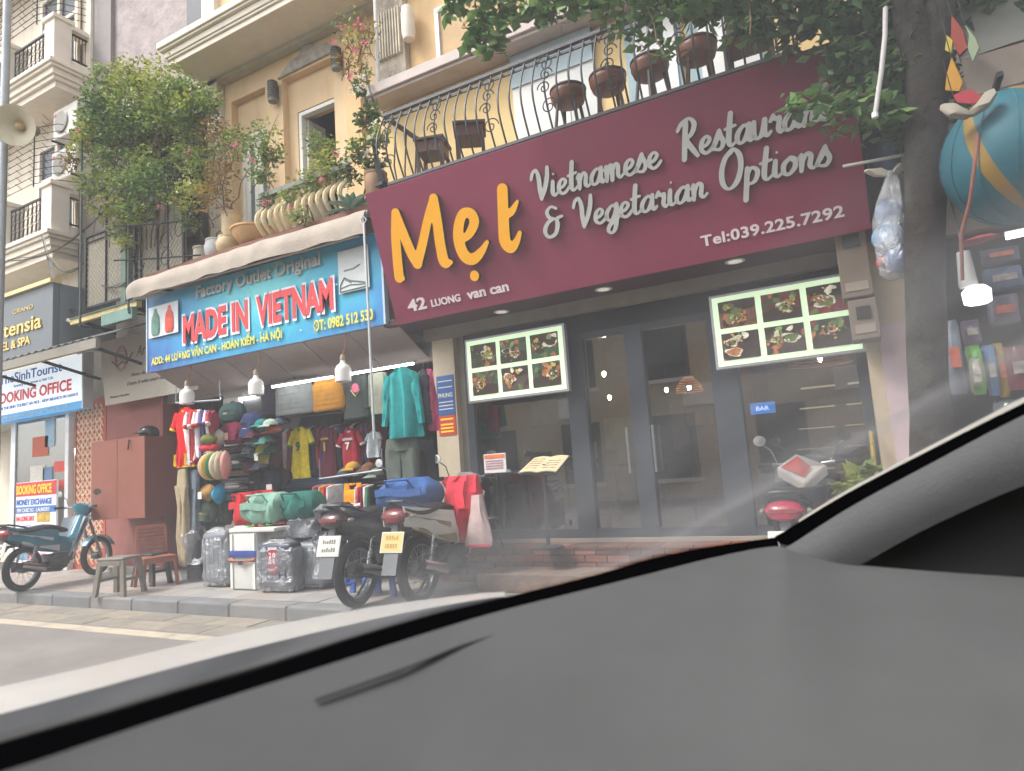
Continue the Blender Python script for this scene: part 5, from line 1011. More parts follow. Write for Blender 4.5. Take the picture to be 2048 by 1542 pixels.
# jackets along the top
G3 = 'jackets hung high along the shop front'
garment('vest', 552, 628, 762, 829, 6.12, '6f7473', 'silver grey quilted puffer jacket under the left tube lamp', 'jacket', group=G3, puffy=True); garment('vest', 524, 560, 770, 832, 6.2, '33303a', 'dark plum puffer jacket at the left end of the jacket row', 'jacket', group=G3, puffy=True, seed=2)
garment('vest', 628, 692, 755, 821, 6.08, '9c6c20', 'mustard yellow puffer jacket with dark hem', 'jacket', group=G3, puffy=True, seed=3); garment('vest', 688, 738, 752, 836, 6.1, '3a4340', 'dark green jacket with a pink round badge', 'jacket', group=G3, seed=6); garment('vest', 742, 776, 746, 828, 6.1, '8d8f7e', 'olive camouflage jacket behind the steel pole', 'jacket', group=G3, seed=7)
p = at(711, 776, 5.99); t = None
b = MB(); b.lathe([(.001, 0), (.055, 0), (.055, .006)], 18, Matrix.Translation((p.x, 5.985, p.z)) @ Matrix.Rotation(PI/2, 4, 'X')); 
jk = [o for o in COL.objects if o.get('label') == 'dark green jacket with a pink round badge'][0]; b.build('badge', mat('d0607c', .6), jk); MB().tube([(p.x-.07, 5.98, p.z-.02), (p.x, 5.98, p.z-.1), (p.x+.07, 5.98, p.z-.02)], .006, 4).build('badge_ribbon', mat('d9c85a', .6), jk)
garment('jacket', 766, 846, 733, 876, 5.42, '289898', 'long bright teal jacket hanging in front at the shop edge', 'jacket', group=G3, seed=8, rz=.15)
garment('jacket', 832, 868, 738, 850, 5.6, '3c3f4c', 'dark navy jacket beside the teal jacket', 'jacket', group=G3, seed=9, rz=-.6); garment('jacket', 846, 876, 738, 862, 5.66, 'cf5e86', 'pink jacket squeezed between the navy jacket and the cream pier', 'jacket', group=G3, seed=10, rz=-.9); garment('jacket', 838, 862, 740, 846, 5.75, '8f9496', 'grey jacket behind the navy jacket', 'jacket', group=G3, seed=11, rz=-.8)
garment('trousers', 772, 842, 876, 1004, 5.5, '5d655c', 'grey green work trousers below the teal jacket', 'trousers', group='trousers right of the shop', seed=12); garment('trousers', 836, 872, 880, 1000, 5.7, '33373a', 'black trousers beside the grey green ones', 'trousers', group='trousers right of the shop', seed=13)
# back row of jerseys: three facing, the rest edge on
G4 = 'jerseys on the back row rail'; eds = ['3a3f46', 'a8323a', 'c9c6c2', '7a2030', '2f3a5c', 'b23a3a', '6a6f78', '27313c', 'd8d4d0', '8a2a38', '36507a', '40454c']; nm = {'3a3f46': 'dark grey', 'a8323a': 'red', 'c9c6c2': 'pale grey', '7a2030': 'dark red', '2f3a5c': 'navy', 'b23a3a': 'brick red', '6a6f78': 'mid grey', '27313c': 'blue-black', 'd8d4d0': 'off-white', '8a2a38': 'wine red', '36507a': 'blue', '40454c': 'charcoal'}
for i in range(28):
    px = 560+i*7.3; c = eds[(i*5) % 12]; garment('edge', px-5, px+5, 858-i*.6, 945-i*.9+(i*7 % 5)*3, 6.62, c, nm[c]+' jersey hanging edge-on in the back row, '+('left of the yellow jersey' if px < 590 else 'between the yellow and the maroon jersey' if px < 650 else 'between the maroon and the crimson jersey' if px < 700 else 'right of the crimson jersey'), group=G4, seed=i)
garment('tee', 578, 628, 853, 959, 6.36, 'e8d22e', 'yellow football jersey with a green number nine', group=G4, trim='3f8a4a', num='9', numc='2c6a44', seed=20); garment('tee', 632, 680, 855, 957, 6.38, '5a1c30', 'maroon jersey with a gold crest and number', group=G4, num='1', numc='c7ae62', seed=21, panel=[(-.16, .16, .2, .24, 'b49a5c')]); garment('tee', 676, 728, 857, 952, 6.36, 'a62438', 'crimson jersey with a white number seven', group=G4, trim='e0dad8', num='7', numc='ece8e6', seed=22, panel=[(-.19, .19, .2, .25, 'd8ccd0')]); garment('tee', 732, 764, 862, 915, 6.3, 'b9c0c4', 'small pale grey shirt behind the steel pole', group=G4, seed=23)
# low row of small colourful jerseys with the orange vest in front
G5 = 'small jerseys on the low rail'; k = 0
for px, c, n_ in ((648, 'c9503a', 'orange-red'), (655, '4a4f9c', 'violet blue'), (662, 'c8a02c', 'ochre'), (669, 'c43c3a', 'red'), (676, 'e2dede', 'white'), (733, 'ded9d4', 'cream'), (738, 'c22f3c', 'scarlet'), (744, '7a1c34', 'maroon'), (750, 'd9d9d6', 'light grey'), (755, '2f7a52', 'green'), (760, '2a2e34', 'black')):
    garment('edge', px-4, px+4, 968, 1014, 6.0, c, n_+' small jersey edge-on on the low rail', group=G5, seed=k); k += 1
garment('tank', 684, 730, 966, 1012, 5.85, 'e9981e', 'orange sleeveless vest with white lower edge on the low rail', 'vest', group=G5, seed=31, panel=[(-.42, .42, .88, 1.0, 'e0dcd6')])

# ---- bags, backpacks and caps
def bag(x0, x1, y0, y1, Y, col, label, kind='backpack', name=None, cat=None, group=None, seed=0, tagc=None, depth=.1, pocket=None, soft=.02):
    o, w, h = dims(x0, x1, y0, y1, Y); nm_ = name or kind; t = thing(nm_, label, cat or nm_, (o.x, o.y, o.z-h), 0, group); b = MB(); m = cloth_m(col); n_ = 12; rows = []
    for i in range(n_+1):
        v = i/n_; s = math.sin(PI*min(1, max(0, .12+v*.8)))**.45; a = w/2*s if kind != 'round' else w/2*max(.06, math.sin(PI*(v*.96+.02)))**.7; rows.append((0, 0, h*v, a, depth*(s if kind != 'round' else max(.1, math.sin(PI*(v*.96+.02))))))
    b.rings(rows, 22, soft, 9, seed+x0, flat=3 if kind != 'round' else 2.1); b.build('body', m, t, True, world=False)
    if kind == 'backpack':
        q = MB(); q.rings([(0, -depth*.75, h*.1, w*.30, .035), (0, -depth*.85, h*.15, w*.36, .05), (0, -depth*.85, h*.42, w*.36, .05), (0, -depth*.8, h*.48, w*.3, .03)], 18, .008, 8, seed); q.build('front_pocket', cloth_m(pocket or col), t, True, world=False)
        q = MB(); q.tube([(-w*.12, 0, h*.97), (-w*.08, 0, h*1.06), (w*.08, 0, h*1.06), (w*.12, 0, h*.97)], .008, 5); q.build('grab_handle', HANG, t, world=False)
        q = MB(); q.tube([(-w*.4, -depth*.85, h*.62), (0, -depth*1.05, h*.66), (w*.4, -depth*.85, h*.62)], .005, 4); q.build('zip', M_BLACK, t, world=False)
    if kind == 'duffel':
        q = MB(); q.tube([(-w*.25, -depth*.7, h*.6), (-w*.2, -depth*1.1, h*.95), (w*.2, -depth*1.1, h*.95), (w*.25, -depth*.7, h*.6)], .012, 6); q.build('strap', cloth_m(col), t, True, world=False)
        q = MB(); q.sheet(lambda u, v: (w*(-.42+.84*u), -depth*(1.02+.06*math.sin(u*PI)), h*(.48+.22*v+.03*math.sin(u*7))), 14, 4, .01); q.build('flap', cloth_m(col), t, True, world=False)
    if tagc:
        q = MB(); q.box(-.035, .035, -depth*1.25-.004, -depth*1.25, h*.2, h*.2+.09); q.build('price_tag', mat(tagc, .7), t, world=False)
    return t
GB = 'backpacks and bags hanging in the shop front'
bag(444, 488, 806, 848, 5.95, '35504f', 'dark teal backpack at the top of the hanging bags', group=GB, tagc='b99a74'); bag(445, 492, 846, 888, 5.85, '7a2440', 'maroon satchel with a pale patch below the dark teal backpack', group=GB, tagc='c9a890', seed=2)
bag(486, 524, 826, 882, 5.9, '29375a', 'navy backpack with a white patch and red base', group=GB, tagc='d8c9b0', seed=3, pocket='2c3c66'); bag(405, 432, 866, 892, 5.6, '77823c', 'olive sling bag beside the red one', 'round', 'sling_bag', 'bag', GB, 4); bag(398, 436, 884, 908, 5.6, 'c0303c', 'red sling bag under the olive one', 'round', 'sling_bag', 'bag', GB, 5); bag(428, 446, 858, 896, 5.7, 'a9a495', 'grey-beige sling bag behind the red one', 'round', 'sling_bag', 'bag', GB, 6)
bag(402, 432, 1003, 1046, 5.7, '4d5f50', 'moss green rucksack above the plastic wrapped goods', group=GB, tagc='c49a6c', seed=7); bag(432, 462, 1004, 1050, 5.85, '33403a', 'dark green backpack right of the moss green rucksack', group=GB, seed=8, tagc='8f8a80'); bag(404, 430, 968, 1004, 5.65, 'a5814e', 'tan and white printed pouch under the striped caps', 'round', 'pouch', 'bag', GB, 9, tagc='e6e2dc'); bag(432, 446, 968, 1008, 5.6, '2f9ac4', 'narrow sky blue pouch beside the tan pouch', 'round', 'pouch', 'bag', GB, 10)
bag(516, 540, 884, 930, 6.0, '9aa23a', 'yellow green pouch with white label among the caps', 'round', 'pouch', 'bag', GB, 11, tagc='e2e0da'); bag(490, 518, 888, 916, 6.0, '4a90a4', 'blue green pouch under the navy backpack', 'round', 'pouch', 'bag', GB, 12); bag(536, 560, 884, 940, 6.1, '51402f', 'brown sling bag in the dark gap left of the jerseys', 'round', 'sling_bag', 'bag', GB, 13, tagc='b8a48c'); bag(500, 530, 916, 948, 6.1, '3a3c40', 'charcoal waist bag with a paper tag', 'round', 'waist_bag', 'bag', GB, 14, tagc='c4a47c')
def cap(px, py, Y, col, label, s=1., rz=-.4, under=None):
    p = at(px, py, Y); t = thing('cap', label, 'cap', p, rz, 'caps hung between the bags and jerseys'); r = .095*s
    b = MB(); b.lathe([(r*math.cos(a), r*.85*math.sin(a)) for a in [i*PI/12 for i in range(6)]]+[(.003, r*.85)], 16); b.build('crown', cloth_m(col), t, True, world=False)
    b = MB(); b.sheet(lambda u, v: ((r+.075*s*v*math.sin(PI*(.12+.76*u)))*math.cos(-PI*.85+u*PI*.7), (r+.075*s*v*math.sin(PI*(.12+.76*u)))*math.sin(-PI*.85+u*PI*.7), -.03*v), 8, 3, .006); b.build('peak', cloth_m(under or col), t, True, world=False)
    b = MB(); b.lathe([(.008, r*.84), (.008, r*.9), (.001, r*.92)], 8); b.build('button', cloth_m(col), t, world=False)
for a_ in ((512, 842, 5.95, '26292e', 'black cap at the top of the cap cluster'), (524, 850, 5.9, '2f7a78', 'teal cap next to the black cap'), (541, 850, 5.88, '9fb0a2', 'pale sage cap, lightest of the cluster'), (548, 862, 5.95, 'a4482c', 'rust coloured cap under the sage cap'), (556, 848, 6.1, '4a5a6c', 'slate blue cap at the right of the cluster'), (532, 884, 5.9, '4a7a70', 'green cap below the rust cap'), (522, 872, 6.0, '33405c', 'dark blue cap behind the green cap'), (546, 880, 6.0, '2f3338', 'black cap beside the brown sling bag'), (566, 845, 6.2, '5b5a70', 'mauve grey cap at the far end of the cluster'), (500, 905, 5.9, '3a3c3e', 'black cap under the blue green pouch')): cap(*a_)
# fan of round beanies (striped ball in the photograph)
c = at(430, 932, 5.5)
for i, (cc, n_) in enumerate((('4a4f78', 'slate blue'), ('6a2a55', 'purple'), ('c9bdae', 'cream'), ('d8a02c', 'golden yellow'), ('4f7a52', 'green'), ('cfc3a4', 'pale straw'), ('b8a890', 'beige'), ('d89a94', 'salmon pink'))):
    an = -1.2+i*.33; t = thing('folded_beanie', n_+' beanie in the round fan of beanies under the red sling bag', 'beanie', c, 0, 'fan of round beanies'); b = MB(); cx = c.x+.15*math.sin(an); R_ = Matrix.Translation((cx, c.y-.12*math.cos(an)+.1, c.z)) @ Matrix.Rotation(an*.55, 4, 'Z') @ Matrix.Diagonal((.38, 1, 1.12, 1))
    b.lathe([(max(.002, .155*math.sin(PI*k/12)), -.155*math.cos(PI*k/12)) for k in range(13)], 18, R_); b.build('knit', mat(cc, .95, var=.15, scale=30, bump=.4, bscale=90), t, True)
    MB().lathe([(.01, .165), (.018, .175), (.002, .185)], 8, Matrix.Translation((cx, c.y-.12*math.cos(an)+.1, c.z))).build('tip', cloth_m(cc), t)
for a_ in ((706, 936, 6.2, 'b08a30', 'mustard cap lying on the low rail'), (722, 944, 6.25, '3a3a3e', 'black cap beside the mustard cap'), (738, 938, 6.2, '6a4a34', 'brown cap right of the black cap'), (752, 950, 6.15, '7f8a80', 'grey green cap at the end of the low rail'), (690, 948, 6.3, '44525c', 'slate cap left of the mustard cap'), (478, 838, 6.05, '27303a', 'ink blue cap tucked between the two top backpacks'), (508, 872, 5.85, '5a3038', 'wine cap under the teal cap'), (540, 905, 6.0, '2e5a58', 'deep teal cap right of the yellow green pouch'), (545, 925, 6.1, '4a4238', 'dark khaki cap low in the cluster'), (520, 935, 6.0, '5c6a7a', 'grey blue cap at the bottom of the cluster')): cap(*a_)
bag(506, 532, 940, 985, 6.1, '23282e', 'black backpack low behind the folded stacks', group=GB, seed=21, tagc='a09888'); bag(532, 560, 938, 984, 6.15, '2a3440', 'dark navy backpack right of the black one', group=GB, seed=22); bag(556, 580, 940, 984, 6.3, '3a3630', 'dark brown backpack beside the dark navy one', group=GB, seed=23, tagc='c0b49c'); bag(490, 512, 918, 950, 6.0, '6b3a48', 'small plum shoulder bag next to the shelf', 'round', 'sling_bag', 'bag', GB, 24); bag(380, 402, 1000, 1050, 5.8, '2c3430', 'black green bag behind the hanging trousers', group=GB, seed=25)
for i in range(9): garment('edge', 500+i*7, 509+i*7, 846+i*2, 925+i*2, 7.4, ['2a2f38', '3c3436', '26323a', '453a3c', '30343a'][i % 5], ['dark blue', 'dark brown', 'petrol', 'dark wine', 'graphite'][i % 5]+' coat hung edge-on behind the caps, '+('nearer the shelf' if i < 5 else 'nearer the jerseys'), group='coats hung behind the caps', cat='coat', seed=40+i)
# stacks of folded clothes on the narrow shelf
sh = thing('goods_shelf', 'narrow dark shelf stacked with folded clothes in the middle of the shop front', 'shelf', (-7.1, 6.1, .13)); a, b2 = at(446, 900, 6.05), at(502, 900, 6.05)
MB().box(a.x, b2.x+.05, 6.3, 6.33, .8, 2.5).build('back_board', M_DARK, sh)
for py in (918, 968, 1022): z_ = at(474, py, 6.05).z; MB().box(a.x, b2.x+.05, 5.9, 6.3, z_-.012, z_).build('shelf_board', M_DARK, sh)
sc = [('c4b494', 'cream'), ('3f8f9a', 'teal'), ('2c3138', 'black'), ('7b8a92', 'blue grey'), ('b5a6a8', 'pale mauve'), ('5a2a3a', 'plum'), ('bdbab6', 'light grey'), ('d3a6a2', 'rose'), ('44403f', 'charcoal'), ('8f9aa6', 'steel blue'), ('6fa5a8', 'aqua'), ('3f7a5a', 'green')]
for (yt, yb, n_) in ((892, 916, 6), (928, 966, 8), (974, 1020, 9)):
    zb, zt = at(474, yb, 6.05).z, at(474, yt, 6.05).z; hh = (zt-zb)/n_
    for i in range(n_):
        cc, nn_ = sc[(i*5+yt) % 12]; w_ = (b2.x-a.x)*rnd.uniform(.42, .5); t = thing('folded_garment', nn_+' folded garment in the '+{892: 'top', 928: 'middle', 974: 'lowest'}[yt]+' shelf stack beside the beanies', 'folded garment', ((a.x+b2.x)/2+rnd.uniform(-.01, .01), 6.05, zb+i*hh+.001), rnd.uniform(-.08, .08), 'folded clothes stacked on the narrow shelf')
        b = MB(); b.rings([(0, 0, hh*.03, w_*.93, .13), (0, 0, hh*.25, w_, .15), (0, 0, hh*.7, w_, .15), (0, 0, hh*.96, w_*.92, .13)], 22, .006, 12, i); b.build('cloth', cloth_m(cc), t, True, world=False)
        MB().box(-w_*.9, w_*.9, -.152, -.12, hh*.45, hh*.52).build('fold_edge', cloth_m('4a4a4c'), t, world=False)
# big soft duffels on the pile
GD = 'soft duffel bags on top of the suitcases'
bag(476, 520, 984, 1048, 5.62, 'c2262e', 'bright red duffel bag, leftmost on the pile', 'duffel', 'duffel_bag', 'duffel bag', GD, 1, depth=.16, soft=.05); bag(500, 556, 980, 1030, 5.9, 'c8343a', 'red folded bag behind the mint duffel', 'duffel', 'duffel_bag', 'duffel bag', GD, 6, depth=.12, soft=.05)
bag(502, 578, 985, 1047, 5.5, '7fa796', 'pale mint green duffel bag in the centre of the pile', 'duffel', 'duffel_bag', 'duffel bag', GD, 2, depth=.2, soft=.05); bag(572, 641, 982, 1042, 5.6, '2c6a60', 'dark teal green duffel bag, right of the mint one', 'duffel', 'duffel_bag', 'duffel bag', GD, 3, depth=.2, soft=.05)
bag(770, 878, 955, 1022, 5.35, '3d5f98', 'big denim blue travel bag behind the motorbikes', 'duffel', 'duffel_bag', 'duffel bag', GD, 4, depth=.22, soft=.05); bag(560, 690, 955, 990, 6.4, '27384a', 'dark navy bag half hidden behind the teal green duffel', 'duffel', 'duffel_bag', 'duffel bag', GD, 5, depth=.15, soft=.04)
t = thing('paper_label', 'small white card standing above the red bag', 'label', at(538, 975, 5.8)); p = at(538, 983, 5.95); MB().box(p.x-.05, p.x+.05, p.y, p.y+.006, p.z, p.z+.09).build('card', M_WHITE, t); MB().tube([(p.x, p.y+.01, p.z-.2), (p.x, p.y+.01, p.z)], .005, 4).build('stem', M_STEEL, t)
# table under the goods, black bin bags
tb = thing('display_bench', 'low black display bench under the piled goods', 'bench', (-5.9, 6.1, .13)); MB().box(-7.3, -4.4, 5.75, 6.6, .62, .66).build('bench_top', M_DARK, tb)
for xx in (-7.2, -5.85, -4.5):
    for yy in (5.8, 6.5): MB().box(xx-.02, xx+.02, yy-.02, yy+.02, .12, .62).build('leg', M_DARK, tb)
FILM = film_mat(); FILMD = film_mat(.05, .35, (.4, .42, .46))
def crumple(x0, x1, y0, y1, Y, depth, label, name='plastic_bundle', film=FILM, core='3a3f48', seed=0, n=34, amp=.06):
    o, w, h = dims(x0, x1, y0, y1, Y); t = thing(name, label, 'bundle', (o.x, o.y, o.z-h), 0, 'plastic wrapped bundles'); b = MB(); rows = []
    for i in range(13): v = i/12; rows.append((0, 0, h*v, w/2*(.9+.12*math.sin(v*5+seed))*(1 if v < .8 else 1-(v-.8)*2), depth*(1 if v < .85 else .6)))
    b.rings([(a[0], a[1], a[2], a[3]*.86, a[4]*.86) for a in rows], 20, .02, 8, seed); b.build('contents', mat(core, .6, var=.3), t, True, world=False)
    b = MB(); b.rings(rows, n, amp, 14, seed+3); b.build('wrap', film, t, world=False)
crumple(378, 420, 1052, 1125, 5.65, .16, 'crumpled dark plastic bundle under the hanging trousers', core='23252a', seed=1); crumple(586, 656, 1030, 1070, 5.6, .22, 'grey plastic sheet bundled on top of the silver boxes', core='6a6e74', seed=2, amp=.09); crumple(655, 705, 1005, 1065, 5.7, .2, 'black glossy plastic bundle behind the dark motorbike', core='1c1e22', seed=3, amp=.08); crumple(632, 672, 1060, 1150, 5.5, .16, 'dark plastic bundle between the silver boxes and the motorbike', core='23262e', seed=4); crumple(610, 660, 1010, 1040, 5.75, .14, 'small grey plastic bundle on the pile behind the mint duffel', core='50545a', seed=5); crumple(380, 410, 1112, 1170, 5.75, .12, 'dark plastic wrapped case on the pavement by the chair', core='2a2f36', seed=6)
def suitcase(x0, x1, y0, y1, Y, depth, col, label, wrap=True, rz=.04, ribs=True, seed=0, film=FILM):
    o, w, h = dims(x0, x1, y0, y1, Y); t = thing('suitcase', label, 'suitcase', (o.x, Y, .13), rz, 'suitcases standing on the pavement'); h = max(.3, o.z-.13-.05)
    b = MB(); b.rbox(-w/2, w/2, 0, depth, .05, .05+h*.92, .05); b.build('shell', mat(col, .35, var=.08, spec=.5), t, True, world=False)
    if ribs:
        for i in range(5): x_ = -w*.36+i*w*.18; MB().rbox(x_-.012, x_+.012, -.008, .004, .12, .05+h*.82, .004, n=1).build('rib', mat(col, .3), t, world=False)
    for sx in (-1, 1):
        for yy in (.05, depth-.05): MB().lathe([(.022, -.012), (.025, -.006), (.025, .006), (.022, .012)], 12, Matrix.Translation((sx*(w/2-.06), yy, .026)) @ Matrix.Rotation(PI/2, 4, 'Y')).build('wheel', mat('8f9296', .4), t, world=False)
    b = MB(); b.tube([(-w*.2, depth*.4, .05+h*.9), (-w*.2, depth*.4, .05+h), (w*.2, depth*.4, .05+h), (w*.2, depth*.4, .05+h*.9)], .012, 6); b.build('handle', M_DARK, t, world=False)
    if wrap:
        b = MB(); b.rings([(0, depth/2, .03, w/2+.01, depth/2+.01), (0, depth/2, .12, w/2+.03, depth/2+.03), (0, depth/2, h*.35, w/2+.012, depth/2+.012), (0, depth/2, h*.6, w/2+.02, depth/2+.02), (0, depth/2, h*.85, w/2+.02, depth/2+.015), (0, depth/2, h*1.0, w/2*.9, depth/2*.8), (0, depth/2, h*1.08, w*.2, depth*.2)], 48, .011, 13, seed, flat=5); b.build('plastic_wrap', film, t, world=False)
    return t, w, h
suitcase(404, 450, 1056, 1190, 5.30, .22, '6c7279', 'grey suitcase in loose clear plastic, left end of the row', seed=1)
t, w_, h_ = suitcase(514, 580, 1078, 1200, 5.12, .2, '2c3448', 'dark navy suitcase with a red vertical sticker in clear plastic', seed=2)
MB().box(-w_*.12, w_*.14, -.014, -.010, h_*.42, h_*.86).build('sticker', mat('a52236', .5), t, world=False); MB().box(-w_*.12, w_*.14, -.0143, -.0141, h_*.88, h_*.93).build('sticker_top', mat('cfc6cc', .5), t, world=False)
for i, ch in enumerate('2026'): o2 = text(ch, .055, mat('e6dfe2', .5), None, (0, 0, 0), (1, 0, 0), (0, 0, 1), 'lettering', ext=.001, off=.003, out=0); o2.parent = t; o2.location = (-.0+(-.045 if i % 2 == 0 else .01), -.0155, h_*(.72 if i < 2 else .6))
t, w_, h_ = suitcase(588, 642, 1078, 1180, 5.35, .3, '8f9498', 'silver suitcase in clear plastic behind the navy one', seed=3)
suitcase(648, 690, 1075, 1160, 5.75, .25, '2f3c66', 'blue-black suitcase hidden behind the dark motorbike wheel', seed=5)
t = thing('cool_box', 'tall white polystyrene box bound with blue and orange straps', 'box', (0, 0, 0)); a, b2 = at(461, 1120, 5.22), at(513, 1120, 5.22); zt = at(487, 1062, 5.22).z; t.location = ((a.x+b2.x)/2, 5.22, .13)
MB().rbox(a.x, b2.x, 5.22, 5.62, .135, zt-.02, .02).build('box', mat('cfd0ca', .6, var=.05, grime='a9aaa4'), t, True); MB().rbox(a.x-.012, b2.x+.3, 5.21, 5.66, zt-.018, zt+.03, .012).build('lid', mat('d6d6d0', .6, var=.04), t, True)
MB().rbox(b2.x+.003, b2.x+.3, 5.35, 5.64, .135, zt-.021, .02).build('rear_box', mat('bfc1bd', .6, var=.05), t, True)
for x_ in (a.x+.03, b2.x-.03): MB().box(x_-.018, x_+.018, 5.205, 5.218, .15, zt-.03).build('corner_rib', mat('e0e0da', .6), t)
for zz, c in ((.57, '2f4a9c'), (.54, '2a3a7a')): z_ = at(487, 1105 if zz > .55 else 1112, 5.2).z; MB().box(a.x-.004, b2.x+.004, 5.2, 5.206, z_-.018, z_+.018).build('strap', mat(c, .6), t)
z_ = at(487, 1118, 5.2).z
for k, c in enumerate(('c8643a', 'c9703c', '5a4a48')): MB().tube([(a.x, 5.198-k*.003, z_-.0-k*.012), ((a.x+b2.x)/2, 5.19, z_-.05+k*.012), (b2.x, 5.198, z_-k*.01)], .011, 5).build('strap', mat(c, .6), t)
MB().box((a.x+b2.x)/2-.03, (a.x+b2.x)/2+.03, 5.175, 5.186, z_-.06, z_-.02).build('buckle', M_DARK, t)
cl = [('d9d9d0', 'white'), ('3f8a4a', 'green'), ('d8642c', 'orange'), ('6aa84a', 'lime'), ('d24a34', 'red')]
for i, (c, n_) in enumerate(cl): p = at(490+i*13, 1056-i*2.2, 5.35); t = thing('loose_strap', n_+' flat luggage strap lying on the white box', 'strap', (p.x, 5.35, zt+.034), 0, 'luggage straps on the white box'); MB().rings([(p.x, 5.35+.03*i, zt+.034+i*.004, .13, .1), (p.x, 5.35+.03*i, zt+.045+i*.006, .12, .09)], 18, .02, 9, i).build('webbing', cloth_m(c), t, True); MB().box(p.x+.1, p.x+.14, 5.3, 5.34, zt+.04+i*.006, zt+.055+i*.006).build('buckle', M_DARK, t)

# ================================================================== stools and chair on the pavement
def px_stool(x, y, rz, label, col, h=.46, w=.34):
    t = thing('plastic_stool', label, 'stool', (x, y, .13), rz, 'plastic stools on the pavement'); m = mat(col, .5, var=.08, grime='8d8578'); a = w/2
    MB().rbox(-a, a, -a*.8, a*.8, h-.035, h, .015).build('seat', m, t, True, world=False)
    for sx in (-1, 1):
        for sy in (-1, 1):
            b = MB(); b.loft([[Vector((sx*(a-.03+.05*(1-z/h))+u*.028, sy*(a*.8-.03+.04*(1-z/h))+v*.022, z)) for u, v in ((-1, -1), (1, -1), (1, 1), (-1, 1))] for z in (0, h*.5, h-.036)]); b.build('leg', m, t, world=False, bevel=.004)
    for sx in (-1, 1): MB().box(sx*(a-.02)-.01, sx*(a-.02)+.01, -a*.75, a*.75, h*.38, h*.46).build('side_brace', m, t, world=False)
    MB().box(-a*.8, a*.8, -a*.8-.012, -a*.8+.008, h*.80, h-.036).build('apron', m, t, world=False)
p = atz(233, 1190, .13); px_stool(p.x+.02, 4.78, .25, 'grey-brown plastic stool in front of the red wall', '7d776c', .44, .36)
p = atz(258, 1180, .13); px_stool(p.x-.05, 5.35, .1, 'dark grey plastic stool half hidden behind the grey-brown stool', '2c2e30', .4, .3)
t = thing('plastic_chair', 'worn terracotta-orange plastic chair with a slotted back', 'chair', (-7.98, 5.3, .13), 1.25); t.scale = (.86, .86, .86); m = mat('94543c', .55, var=.15, grime='b98468'); 
MB().rbox(-.22, .22, -.2, .2, .40, .43, .014).build('seat', m, t, True, world=False)
for sx in (-1, 1):
    for sy in (-1, 1):
        b = MB(); b.loft([[Vector((sx*(.19+.04*(1-z/.4))+u*.022, sy*(.17+.04*(1-z/.4))+v*.022, z)) for u, v in ((-1, -1), (1, -1), (1, 1), (-1, 1))] for z in (0, .2, .4)]); b.build('leg', m, t, world=False)
for sx in (-1, 1): b = MB(); b.beam((sx*.2, .19, .42), (sx*.19, .26, .84), .035, .02); b.build('back_post', m, t, world=False)
for i in range(6): z = .5+i*.055; MB().box(-.18, .18, .2+(z-.42)*.16-.006, .2+(z-.42)*.16+.006, z, z+.03).build('back_slat', m, t, world=False)
MB().rbox(-.2, .2, .25, .275, .815, .87, .01).build('top_rail', m, t, True, world=False); MB().box(-.2, .2, -.2, -.185, .34, .40).build('apron', m, t, world=False)
